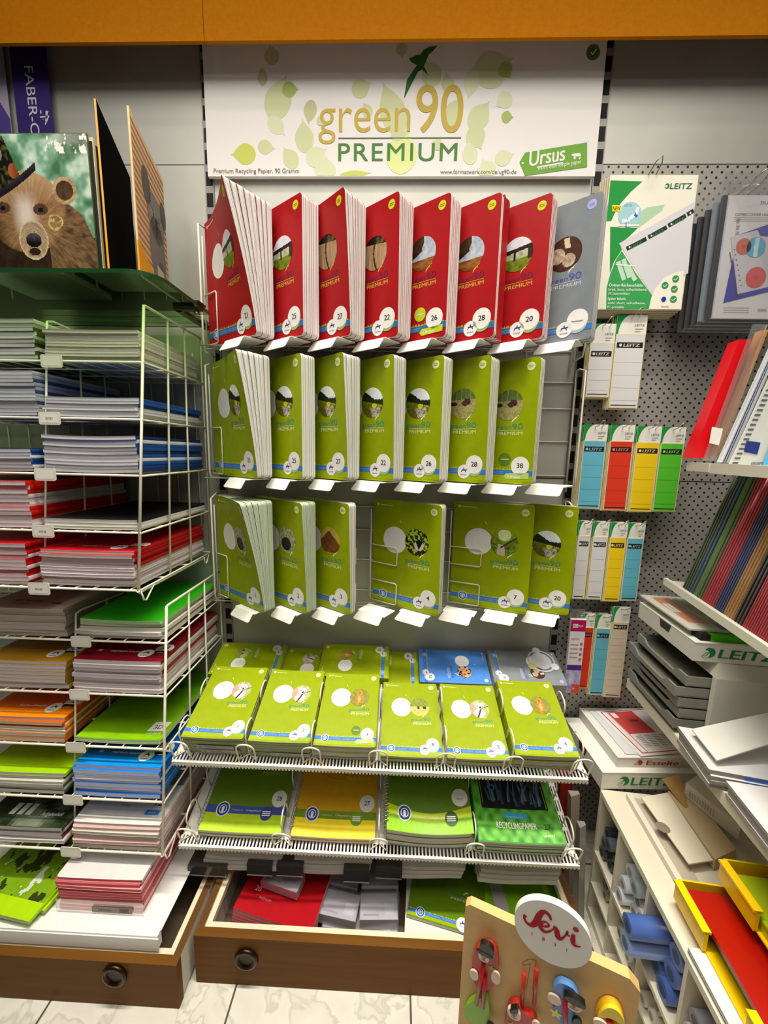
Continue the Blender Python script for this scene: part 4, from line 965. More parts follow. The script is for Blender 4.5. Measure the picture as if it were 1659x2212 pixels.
# white metal tray across the drawer below, and what lies on it
t = thing('metal_tray', 'white folded metal tray lying across the open brown drawer', 'tray', (0, 0, 0))
mb = MB(); C = hx('e4e4e0'); TZ = .152
mb.box((-1.3, -.425, TZ - .002), (-.492, -.02, TZ), C, 'coated_sheet'); mb.build('tray_bed', t)
mb = MB(); mb.box((-1.3, -.439, TZ - .03), (-.492, -.425, TZ + .004), C, 'coated_sheet'); mb.box((-1.3, -.4415, TZ - .032), (-.489, -.4392, TZ + .0), C, 'coated_sheet'); mb.build('front_lip', t)
pile(-.752, -.40, TZ, 10, .0088, hx('d8d4d2'), hx('e2646c'), 'white-covered topmost notebook of the pink pile in film', 'pink-edged notebook in the film-wrapped pile on the white tray', covs=[hx('b8323e'), hx('d9a0a0'), hx('c4545c')], jit=.005, bow=0, w=.2, sag=.005)
mb = MB(); mb.box((-.7525, -.402, TZ + .0005), (-.5475, -.40, TZ + .034), (.8, .8, .8), 'clear_film'); S = flat((-.7525, -.402, TZ), UP_FRONT)
mb.decal(S, BAND(.085, .006, .18, .022, 1), hx('8f8a7c'), 'matt_card', .0004); mb.decal(S, TX('A4 liniert', .1, .011, .006), hx('2a2620'), 'matt_card', .0006)
for k in range(14): mb.decal(S, BAND(.15 + .0016 * k, .008, .1507 + .0016 * k, .02, 1), hx('2a2620'), 'matt_card', .0006)
tag(mb.build('film_wrapper'), 'clear film front of the pink notebook pile with a price strip', 'film')
def limejungle(mb, S, t):
    m = 'glossy_card'; e = t + .0003
    us = [.002 + .206 * i / 60 for i in range(61)]; vs = [.002 + .29 * i / 80 for i in range(81)]
    def f(u, v):
        n = fbm(u * 40 + v * 18, v * 26 - u * 16); b = v / A4H
        if b < .12: return hx('a8d40c')
        if n > .6: return hx('2f3a14')
        if n < .3: return hx('c9d0c0')
        return mixc(hx('5f8a10'), hx('8fb81a'), n)
    mb.grid(S, us, vs, f, m, e)
    for k in range(3): mb.decal(S, LINE([(.15 + .014 * k, .13), (.165 + .014 * k, .16)], .004), hx('14160c'), m, e + .0003)
pile(-.99, -.405, TZ, 3, .0085, hx('a8d40c'), hx('cfd0b0'), 'lime notebook with a dark leaf print on the white tray', 'lime notebook under the one with the leaf print', art=limejungle, covs=[hx('a8d40c')], jit=.024, tilt=-7, sag=0)

# ------------------------------------------------------------------ glass shelf and what stands on it
t = thing('glass_shelf', 'green-tinted glass shelf with a rounded corner above the notebook racks', 'shelf', (0, 0, 0))
GZ = 1.557; gx0, gx1, gy0, gy1, gr = -1.35, -.468, -.333, -.012, .055
out = [(gx0, gy0), (gx1 - gr, gy0)] + [(gx1 - gr + gr * math.sin(a), gy0 + gr - gr * math.cos(a)) for a in [math.pi / 2 * i / 8 for i in range(1, 9)]] + [(gx1, -.105), (gx1 - .04, -.105), (gx1 - .04, gy1), (gx0, gy1)]
mb = MB(); mb.prism(out, flat((0, 0, GZ - .008), LYING), 0, .008, (.5, .7, .5), 'shelf_glass', side=None)
mb.build('pane', t)
mb = MB()
for a, b in zip(out[:-4], out[1:-3]): mb.poly([(a[0], a[1] - .0002, GZ - .008), (b[0] + .0002, b[1], GZ - .008), (b[0] + .0002, b[1], GZ), (a[0], a[1] - .0002, GZ)], hx('16401f'), 'plastic')
mb.build('polished_edge', t)
t2 = thing('shelf_bracket', 'dark clamp bracket gripping the end of the glass shelf', 'bracket', (0, 0, 0))
mb = MB(); mb.box((gx1 - .058, -.16, GZ - .016), (gx1 - .042, -.004, GZ - .0085), hx('1a1a18'), 'plastic'); mb.box((gx1 - .058, -.165, GZ - .016), (gx1 + .006, -.15, GZ - .0085), hx('1a1a18'), 'plastic'); mb.box((gx1 - .02, -.165, GZ + .0006), (gx1 + .004, -.13, GZ + .005), hx('1a1a18'), 'plastic'); mb.build('arm', t2)
mb = MB(); mb.lathe([(.006, -.012), (.006, 0)], hx('9a988e'), 'satin_metal', 12, TR((gx1 - .006, -.157, GZ - .0165))); mb.build('screw', t2)
def gp(px, py, z): p = W(px, py, z=z); return p
# bear folder
zt = GZ + .318
p = gp(187, 287, zt); by = p.y; bx1 = p.x; bw = .235
t = thing('ring_binder', 'ring binder with a bear in a black top hat on its cover', 'binder', (0, 0, 0))
mb = MB(); mb.box((bx1 - bw, by, GZ + .0005), (bx1, by + .004, zt), hx('5c6a48'), 'glossy_card')
S = flat((bx1 - bw, by, GZ), UP_FRONT); w, h = bw, .318
def bearpic(u, v):
    a, b = (u / w), (v / h); n = fbm(a * 7, b * 9); n2 = fbm(a * 34, b * 34, 5)
    da, db = a - .40, b - .46; ang = math.atan2(db, da); rr_ = math.hypot(da, db)
    fur = noi(ang * 26, rr_ * 16, 7) * .6 + noi(ang * 60, rr_ * 34, 8) * .4
    E = lambda cx, cy, rx, ry: ((a - cx) / rx) ** 2 + ((b - cy) / ry) ** 2
    sm = lambda x, lo, hi: min(1, max(0, (x - lo) / (hi - lo)))
    # hat: brim line rising to the right, crown above it
    q = b - (.59 + .36 * a + .3 * (a - .15) ** 2)
    if E(.275, .775, .042, .046) < 1: return mixc(hx('b0603a'), hx('7a3a20'), sm(a, .22, .31))
    if -.024 < q < .026 and a < .49: return mixc(hx('120f16'), hx('352f3c'), n2 * sm(q, -.02, .02))
    if q >= .0 and a < .32 - .55 * (b - .78) and b < .985:
        g = E(.115, .875, .075, .052)
        if g < .18: return hx('16161a')
        if g < .36: return hx('d5d8dc')
        if g < .62: return hx('4a4c50')
        if g < 1.0: return mixc(hx('9aa0a6'), hx('5a5c60'), n2)
        return mixc(hx('0f0d0a'), hx('6b6a2c'), max(0, n2 * 1.9 - .85))
    e = E(.745, .655, .115, .085)
    if e < .5: return mixc(hx('1c120c'), hx('5c4430'), n2)
    if e < 1.0: return mixc(hx('8a6a48'), hx('c9ab80'), fur)
    nz = E(.405, .345, .075, .046)
    if nz < 1: return mixc(hx('0c0a0b'), hx('4a4448'), sm(b, .33, .37) * n2 * 1.6)
    if E(.405, .272, .055, .024) < 1: return hx('2a1a16')
    mz = E(.405, .345, .14, .125)
    if mz < 1: return mixc(mixc(hx('5a4636'), hx('c4a988'), fur), hx('e0cfb4'), sm(mz, .75, 1.0) * .6)
    for ex, ey in ((.14, .545), (.50, .535)):
        if E(ex, ey, .026, .013) < 1: return hx('0d0908')
        if E(ex, ey + .004, .07, .036) < 1: return mixc(hx('38241a'), hx('5f4432'), n2)
    br = abs(a - .36 - .1 * (.46 - b)); 
    if E(.63, .46, .075, .052) < 1 and (n2 > .52 or abs(E(.63, .46, .075, .052) - .7) < .12): return mixc(hx('a5904a'), hx('c9b878'), n2)
    hd = E(.36, .52, .385, .255)
    if hd < 1:
        base = mixc(mixc(hx('6a4630'), hx('ab855a'), fur), hx('d0b088'), sm(b, .58, .74) * .45)
        base = mixc(base, hx('d9c9c0'), (1 - sm(br, .03, .14)) * sm(b, .36, .44) * (1 - sm(b, .56, .66)) * .85)
        base = mixc(base, hx('2e170c'), (1 - sm(a, .05, .26)) * (1 - sm(b, .46, .56)) * .8)
        return mixc(base, hx('2a1a10'), sm(hd, .72, 1.0) * .45 * (1 - sm(b, .5, .7)))
    if b < .60 - .55 * max(0, a - .72) - 1.2 * max(0, a - .9) and a > .55 and b > .05: return mixc(hx('1c120c'), hx('8a6a4a'), fur * (1 - .3 * sm(b, .2, .0)))
    if b < .36: return mixc(hx('140d08'), hx('38261a'), n2) if b > .09 + .06 * n else mixc(hx('3c5a1a'), hx('587c2c'), n)
    g = mixc(mixc(hx('3f6f4c'), hx('86b096'), sm(n, .3, .6)), hx('cfdccf'), sm(n, .52, .75))
    g = mixc(g, hx('4a4638'), sm(a, .55, .95) * sm(b, .82, .96) * .85)
    if b > .88 and a > .6 and n2 > .63: g = hx('e6e6dc')
    return g
mb.grid(S, [w * (.005 + .99 * i / 130) for i in range(131)], [h * (.005 + .99 * i / 170) for i in range(171)], bearpic, 'glossy_card', .0004)
mb.build('cover', t)
mb = MB(); mb.box((bx1 - bw + .005, by + .0045, GZ + .0005), (bx1 + .006, by + .05, zt - .012), hx('1a1916'), 'matt_card'); mb.box((bx1 - .02, by + .006, GZ + .02), (bx1 + .008, by + .012, zt - .004), hx('cfc9a8'), 'matt_card'); mb.build('box', t)
# a second olive binder showing behind the black one
p = gp(190, 400, GZ + .27); mb = MB(); mb.box((p.x - .16, -.045, GZ + .0005), (p.x + .03, -.02, GZ + .262), hx('8a9440'), 'glossy_card'); tag(mb.build('document_box'), 'olive box standing against the wall behind the black board', 'box')
# folding boards standing edge-on
for kind in ('black', 'koala'):
    if kind == 'black': a0, a1 = gp(207, 214, GZ + .318), gp(281, 384, GZ + .318)
    else: a0, a1 = gp(278, 229, GZ + .318), gp(352, 392, GZ + .318)
    a0 = Vector((a0.x, max(a0.y, gy0 + .012), 0)); a1 = Vector((a1.x, min(a1.y, -.03), 0)); d = (a1 - a0); ln = d.length; d.normalize(); nrm = Vector((d.y, -d.x, 0))
    lab = 'black-faced folding board standing edge-on on the glass shelf' if kind == 'black' else 'striped board with a grey koala standing edge-on on the glass shelf'
    mb = MB(); o = Vector((a0.x, a0.y, GZ + .0006)); S = flat(o, (d, (0, 0, 1), nrm)); hh = .318
    fc = hx('040404') if kind == 'black' else hx('dfc09c')
    mb.prism([(0, 0), (ln, 0), (ln, hh), (0, hh)], S, -.0035, 0, fc, 'soot_card' if kind == 'black' else 'matt_card', side=hx('dca95a') if kind == 'black' else hx('e0c08a'))
    mb.decal(flat(o, (-nrm, (0, 0, 1), -d)), BAND(0, 0, .0035, .08, 1), hx('e39a10'), 'matt_card', .0004)
    if kind == 'koala':
        for k in range(22):
            z0 = .008 + k * .0138; mb.decal(S, BAND(.004, z0, ln - .004, z0 + .006, 10, dy=.004), hx('b07a4c'), 'matt_card', .0003)
        mb.decal(S, POLY([(0, 0), (ln * .95, 0), (ln * .55, .045), (0, .085)]), hx('e59a0c'), 'matt_card', .0005)
        kc = ln * .62
        for (u, v, ru, rv, c) in ((kc, .115, .06, .075, '77746e'), (kc, .185, .062, .05, '83807a'), (kc - .06, .225, .028, .035, '5c5a56'), (kc + .06, .225, .024, .03, '5c5a56'), (kc - .022, .19, .012, .014, 'd9d5cc'), (kc + .022, .19, .012, .014, 'd9d5cc'), (kc - .022, .19, .006, .008, '14110f'), (kc + .022, .19, .006, .008, '14110f'), (kc, .17, .012, .02, '2a2724'), (kc + .02, .09, .02, .012, '5c5a56')):
            mb.decal(S, DISC(u, v, ru, rv, n=20, rings=1), hx(c), 'matt_card', .0007 + .0001 * (u + v + rv < .3))
        mb.decal(S, BAND(ln * .55, .03, ln * .78, .085, 1), hx('c9bca4'), 'matt_card', .0012)
    tag(mb.build('folding_board'), lab, 'board')
# purple hanging strips at the far end
for (pa, pb, lab, words) in (((18, 90), (122, 300), 'dark purple hanging strip with upright white lettering on the wall', True), ((-70, 90), (4, 300), 'lilac poster beside the lettered purple strip', False)):
    y = -.018 if words else -.012
    a, b = W(*pa, y=y), W(*pb, y=y); mb = MB(); x0, x1 = a.x, W(pb[0] - 14, 200, y=y).x
    if not words: x1 = W(16, 200, y=y).x
    z1, z0 = a.z + .03, GZ + .06
    mb.box((x0, y, z0), (x1, y + .0015, z1), hx('2c1d66') if words else hx('a59cb8'), 'matt_card'); S = flat((0, y, 0), UP_FRONT)
    if words:
        q = W(52, 143, y=y); mb.decal(S, TX('FABER-C', q.x, q.z, .024, w=.15, rot=-90, bold=.008), hx('cfcadd'), 'matt_card', .0004)
        q = W(96, 250, y=y)
        for k in range(6): mb.decal(S, LINE([(q.x + .012 * math.cos(k), q.z + .012 * math.sin(k * 2)), (q.x + .016 * math.sin(k * 3), q.z - .02 + .006 * k)], .003), hx('cfcadd'), 'matt_card', .0004)
    else: mb.decal(S, POLY([(x0 + .005, z0 + .01), (x1 - .001, z0 + .01), (x1 - .001, z1 - .2), (x0 + .02, z1 - .08)]), hx('4a3a86'), 'matt_card', .0004)
    tag(mb.build('hanging_banner' if words else 'wall_poster'), lab, 'banner' if words else 'poster')
# ------------------------------------------------------------------ right: packs hanging on the perforated panel
LG = hx('0c8a34'); LGD = hx('0a5a28')
def pack(label, xl, zt, w, zb, head, col, lines, zbar, n, y=-.05, name='LEITZ', group=None, hook='', cover2=None, dark=None):
    """a hook and the packs of spine labels on it"""
    xc = xl + w / 2 + .006
    h = thing('peg_hook', 'steel wire hook carrying %s' % hook, 'hook', (0, 0, 0))
    mb = MB(); zh = zt - .012
    mb.tube([(xc - .009, -.001, zh + .006), (xc - .009, y + .004, zh + .004), (xc - .007, y - .014, zh + .008), (xc - .001, y - .024, zh + .020), (xc + .005, y - .020, zh + .022), (xc + .009, y - .012, zh + .012), (xc + .009, y + .004, zh + .004), (xc + .009, -.001, zh + .006)], .0011, hx('b9b7b0'), 'satin_metal')
    mb.build('wire', h)
    m2 = MB(); m2.box((xc - .013, -.004, zh - .004), (xc + .013, -.0005, zh + .012), hx('a5a29b'), 'panel_metal'); m2.build('foot', h)
    for k in range(n):
        front = k == 0; tk = .0036; yy = y + k * (tk + .0004)
        t = thing('label_pack', label if front else 'pack hanging behind %s' % hook, 'label pack', (0, 0, 0), None, None if front or n < 3 else 'packs behind ' + hook)
        dx = -.0016 * k; dz = -.002 * (k % 3)
        mb = MB(); S = flat((xl + dx, yy, zb + dz), UP_FRONT); H = zt - zb; hh = H - head
        mb.box((xl + dx, yy, zb + dz), (xl + dx + w, yy + tk, zb + dz + hh), hx('ddd2a8'), 'matt_card'); mb.decal(S, POLY([(.002, .002), (w - .002, .002), (w - .002, hh - .002), (.002, hh - .002)]), col, 'matt_card', .0002)
        if front:
            bc = dark or hx('16180f')
            mb.decal(S, BAND(.004, hh - zbar - .0135, w - .004, hh - zbar, 1), bc, 'matt_card', .0004)
            q = mixc(col, WHITE, .25) if name == 'LEITZ' else WHITE
            mb.decal(S, TX(name, w * .28, hh - zbar - .0105, .0075, w=w * .56, bold=.03, shear=.1), q if dark is None else dark2, 'matt_card', .0006); mb.decal(S, DISC(w * .18, hh - zbar - .0068, .0036, n=16, rings=1), q, 'matt_card', .0006)
            for i in range(lines): z = (hh - zbar - .03) * (i + .6) / (lines + .2); mb.decal(S, BAND(.004, z, w - .004, z + .0005, 1), mixc(col, BLACK, .45), 'matt_card', .0004)
            mb.decal(S, BAND(.004, .006, w - .004, .0085, 1), hx('2a1512'), 'matt_card', .0004)
        mb.build('label_sheets', t)
        mb = MB(); mb.box((xl + dx - .001, yy + .001, zb + dz + hh), (xl + dx + w + .001, yy + .0022, zt + dz), hx('e4e1da'), 'matt_card')
        S = flat((xl + dx, yy + .001, zb + dz + hh), UP_FRONT)
        arc = [(w * .1 + w * .55 * (1 - math.cos(a)), head * math.sin(a)) for a in [math.pi / 2 * i / 8 for i in range(9)]]
        mb.decal(S, POLY([(-.0008, .0)] + [(-.0008 + max(0, u - .004) * .8 * 0 + u * .75, v) for u, v in arc] + [(-.0008, head)]), LG, 'matt_card', .0003)
        mb.decal(S, LINE([(u * .9 + .002, v) for u, v in arc[:-1]], .0016), WHITE, 'matt_card', .0005)
        if front:
            mb.decal(S, TX(name, w * .60, head * .42, .0048, w=w * .34, bold=.02), hx('3f5a48'), 'matt_card', .0006)
            for i in range(2): mb.decal(S, BAND(w * .62, head * (.26 - .13 * i), w * (.9 - .08 * i), head * (.29 - .13 * i), 1), hx('9a978e'), 'matt_card', .0006)
        mb.build('header_card', t)
LB, LR, LY, LGN, LW = hx('62b4cc'), hx('d8361a'), hx('ecc80c'), hx('57c22e'), hx('d3d2d4')
pack('white label pack hanging second under the large green pack, lower edge longest', .563, 1.578, .074, 1.347, .047, LW, 4, .02, 5, y=-.052, hook='the wider white pack under the large green one')
pack('white label pack nearest the upright, partly hidden by the grey book', .500, 1.556, .060, 1.374, .047, LW, 3, .02, 4, y=-.052, hook='the white pack beside the upright')
pack('light blue wide label pack hanging beside the upright', .508, 1.304, .060, 1.078, .042, LB, 4, .016, 6, hook='the light blue wide pack')
pack('orange-red wide label pack hanging beside the light blue one', .5785, 1.304, .061, 1.075, .042, LR, 4, .016, 6, hook='the orange-red wide pack')
pack('yellow wide label pack hanging between orange-red and green ones', .648, 1.302, .061, 1.073, .042, LY, 4, .016, 5, hook='the yellow wide pack')
pack('green wide label pack hanging at the end of its row', .7115, 1.301, .061, 1.075, .042, LGN, 4, .016, 4, hook='the green wide pack')
pack('narrow white label pack half hidden by the green book', .519, 1.043, .034, .817, .042, LW, 3, .016, 4, hook='the half-hidden narrow white pack')
pack('narrow white label pack hanging beside the narrow yellow one', .560, 1.042, .041, .817, .042, LW, 4, .016, 4, hook='the full narrow white pack')
pack('narrow yellow label pack hanging between white and blue ones', .607, 1.041, .044, .8125, .042, LY, 5, .016, 4, hook='the narrow yellow pack')
pack('narrow light blue label pack at the end of its row', .654, 1.040, .045, .816, .042, LB, 5, .016, 4, hook='the narrow blue pack')
pack('orange label pack in the lowest row behind the pink-headed pack', .5605, .770, .034, .535, .042, LR, 4, .016, 4, y=-.042, hook='the orange pack in the lowest row')
pack('blue label pack in the lowest row beside the cream one', .599, .770, .042, .517, .042, LB, 5, .016, 5, y=-.045, hook='the blue pack in the lowest row')
pack('cream long label pack at the end of the lowest row', .641, .797, .046, .515, .046, hx('d9c6b2'), 9, .008, 3, y=-.05, hook='the cream long pack')
# pink-headed hook-and-loop pack
t = thing('hook_tape_pack', 'white blister pack with a magenta head hanging in the lowest row', 'pack', (0, 0, 0))
mb = MB(); mb.box((.515, -.068, .535), (.557, -.058, .762), hx('d9d6da'), 'glossy_card'); S = flat((.515, -.068, .535), UP_FRONT)
mb.decal(S, POLY([(0, .192), (.042, .192), (.042, .226), (0, .226)]), hx('b0145a'), 'glossy_card', .0003); mb.decal(S, POLY([(.006, .203), (.02, .203), (.02, .214), (.006, .214)]), WHITE, 'glossy_card', .0005)
mb.decal(S, TX('VELO', .007, .2055, .006, w=.012, bold=.03), hx('b0145a'), 'glossy_card', .0007); mb.decal(S, TX('FLEX', .0215, .2055, .006, w=.013, bold=.01), WHITE, 'glossy_card', .0005)
mb.decal(S, TX('HAFTFIX', .004, .165, .007, w=.024), hx('a0545c'), 'glossy_card', .0005)
for k in range(4): mb.decal(S, BAND(.004, .15 - .013 * k, .026, .153 - .013 * k, 1), hx('b98a90'), 'glossy_card', .0005); mb.decal(S, POLY([(.031, .15 - .016 * k), (.038, .15 - .016 * k), (.038, .158 - .016 * k), (.031, .158 - .016 * k)]), hx('b5607a'), 'glossy_card', .0005)
us = [.0005 + .041 * i / 12 for i in range(13)]; vs = [.001 + .088 * i / 16 for i in range(17)]
mb.grid(S, us, vs, lambda u, v: hx('4a2a8a') if v > .07 else (hx('d0421a') if v < .03 and u > .018 and fbm(u * 60, v * 60) > .35 else mixc(hx('5a5aa8'), hx('d5d5e6'), fbm(u * 70, v * 50))), 'glossy_card', .0004)
mb.build('card', t); mb = MB(); mb.box((.515, -.0565, .762), (.557, -.055, .788), (.8, .8, .8), 'clear_plastic'); mb.box((.515, -.058, .535), (.557, -.0555, .762), (.8, .8, .8), 'clear_plastic'); mb.build('film_header', t)
h = thing('peg_hook', 'steel wire hook carrying the magenta-headed pack', 'hook', (0, 0, 0)); mb = MB(); mb.tube([(.53, -.001, .776), (.53, -.07, .776), (.533, -.085, .782), (.541, -.085, .782), (.543, -.07, .776), (.543, -.001, .776)], .0011, hx('b9b7b0'), 'satin_metal'); mb.build('wire', h)
# large green and white A4 pack
for k in range(5):
    y = -.062 + k * .0062
    t = thing('label_pack', 'large white and green A4 label pack hanging beside the grey book' if k == 0 else 'A4 label pack hanging behind the large green and white one', 'label pack', (0, 0, 0), None, None if k == 0 else 'packs behind the large green one')
    x0, x1, z0, z1 = .503 - .0025 * k, .711 - .0025 * k, 1.586 - .003 * k, 1.892
    mb = MB(); mb.box((x0, y, z0), (x1, y + .005, z1 - .004), hx('d8cfb0'), 'matt_card'); S = flat((x0, y, z0), UP_FRONT); w, h = x1 - x0, z1 - z0
    if k == 0:
        def q(px, py): p = W(px, py, y=y); return (p.x - x0, p.z - z0)
        m = 'matt_card'
        mb.decal(S, POLY([(.001, .001), (w - .001, .001), (w - .001, h - .005), (.001, h - .005)]), hx('e6e1d2'), m, .0002)
        arc1 = [q(1316, 392), q(1388, 392), q(1362, 415), q(1340, 440), q(1327, 462), q(1320, 478)]
        mb.decal(S, POLY([(.002, h - .016)] + [arc1[1]] + arc1[2:] + [(.002, arc1[-1][1])]), LG, m, .0004)
        low = [q(1316, 494), q(1335, 500), q(1385, 478), q(1340, 528), q(1370, 578), q(1408, 640), q(1401, 668), q(1309, 668)]
        mb.decal(S, POLY([q(1318, 490), q(1345, 492), q(1378, 492), q(1358, 512), q(1339, 527), q(1343, 540), q(1326, 566), q(1317, 590)]), LG, m, .0004)
        mb.decal(S, POLY([q(1343, 542), q(1372, 588), q(1408, 638), q(1401, 668), q(1309, 668), q(1310, 622), q(1318, 592), q(1330, 562)]), hx('2f9a4e'), m, .0004)
        mb.decal(S, POLY([q(1380, 492), q(1430, 455), q(1436, 442), q(1398, 448), q(1345, 480)]), hx('a9c9a6'), m, .0003)
        mb.decal(S, POLY([q(1337, 526), q(1500, 436), q(1486, 590), q(1410, 640)]), hx('cfcdd2'), m, .0006)
        for (a, b) in (((1353, 538), (1396, 516)), ((1400, 513), (1440, 491)), ((1443, 488), (1481, 466)), ((1484, 464), (1498, 455))):
            (ax, ay), (bx_, by_) = q(*a), q(*b); mb.decal(S, LINE([(ax, ay), (bx_, by_)], .0095), hx('14281c'), m, .0008)
            if b[0] - a[0] > 20: mb.decal(S, TX('LEITZ', ax + .012, ay + .0015, .0062, w=.027, bold=.02, shear=.1, rot=26), hx('2f8a4c'), m, .001)
            mb.decal(S, DISC(ax + .007, ay + .0035, .0022, n=12, rings=1), WHITE, m, .001)
        a, b = q(1441, 408); mb.decal(S, TX('LEITZ', a + .006, b, .0125, w=.052, bold=.035, shear=.08), hx('1f6a4c'), m, .0008); mb.decal(S, DISC(a - .001, b + .006, .0055, n=16, rings=1), hx('1f6a4c'), m, .0008); mb.decal(S, DISC(a - .003, b + .005, .003, n=12, rings=1), hx('e6e1d2'), m, .001)
        a, b = q(1360, 464); mb.decal(S, DISC(a, b, .028), hx('9cc6d2'), m, .0006)
        mb.decal(S, LINE([q(1343, 478), q(1356, 476), q(1374, 462), q(1378, 448)], .008), hx('dfe4e6'), m, .0008); mb.decal(S, LINE([q(1352, 482), q(1352, 492)], .0022), hx('2a52a8'), m, .001); mb.decal(S, LINE([q(1370, 464), q(1376, 468)], .005), hx('2a52a8'), m, .001)
        mb.decal(S, TX('LEITZ', *q(1348, 446), .0045, w=.018), hx('5a9ab0'), m, .0009)
        mb.decal(S, LINE([q(1335, 487), q(1380, 487)], .004), hx('e9e6dc'), m, .0009)
        mb.decal(S, POLY([q(1322, 443), q(1341, 444), q(1341, 458), q(1322, 457)]), hx('e8d61a'), m, .0009); a, b = q(1323, 455); mb.decal(S, TX('NEW', a, b, .009, w=.018, bold=.02), hx('2a2608'), m, .0011)
        for k2, pts in enumerate((((1335, 565), (1348, 605)), ((1346, 560), (1360, 600)), ((1356, 575), (1372, 606)))): mb.decal(S, LINE([q(*pts[0]), q(*pts[1])], .011), hx('b9d6bc'), m, .0006 + .0001 * k2)
        mb.decal(S, LINE([q(1330, 572), q(1372, 575)], .003), hx('e2e6dc'), m, .001)
        for s_, px, py, hh, bo in (('Ordner-Rückenschilder', 1315, 619, .0072, .04), ('breit, kurz, selbstklebend,', 1314, 628, .0062, .01), ('PC-beschriftbar', 1314, 637, .0062, .01), ('Spine labels', 1312, 648, .0066, .04), ('wide, short, self-adhesive,', 1312, 657, .0062, .01), ('PC-printable', 1311, 666, .0062, .01)):
            a, b = q(px, py); mb.decal(S, TX(s_, a, b, hh, w=.0037 * len(s_) * (hh / .0066), bold=bo), hx('e4ece2'), m, .0008)
        mb.decal(S, POLY([q(1402, 668), q(1405, 648), q(1414, 625), q(1435, 600), q(1455, 590), q(1476, 585), q(1471, 668)]), hx('ece6d6'), m, .0009)
        for px, py, c in ((1459, 603, '2f8a50'), (1436, 617, '2f8a50'), (1456, 625, '2f8a50'), (1454, 647, '2f8a50')): a, b = q(px, py); mb.decal(S, DISC(a, b, .0085, n=18), hx(c), m, .0011); mb.decal(S, LINE([(a - .005, b), (a - .001, b - .003), (a + .005, b + .003)], .0016), hx('dfe8d8'), m, .0013)
        a, b = q(1433, 647); mb.decal(S, DISC(a, b, .0075, n=18), WHITE, m, .0011); mb.decal(S, DISC(a, b, .0062, n=18), hx('1a2f9c'), m, .0013); mb.decal(S, TX('Esselte', *q(1428, 664), .0034, w=.018, bold=.02), hx('c0392b'), m, .0012)
    mb.build('printed_card', t)
h = thing('peg_hook', 'steel wire hook carrying the large green and white pack', 'hook', (0, 0, 0)); xc = W(1413, 375, y=-.07).x; zc = 1.89
mb = MB(); mb.tube([(xc - .01, -.001, zc - .008), (xc - .01, -.05, zc - .008), (xc - .006, -.085, zc + .012), (xc + .004, -.09, zc + .02), (xc + .01, -.08, zc + .012), (xc + .01, -.05, zc - .008), (xc + .01, -.001, zc - .008)], .0013, hx('8f8d86'), 'satin_metal'); mb.build('wire', h)
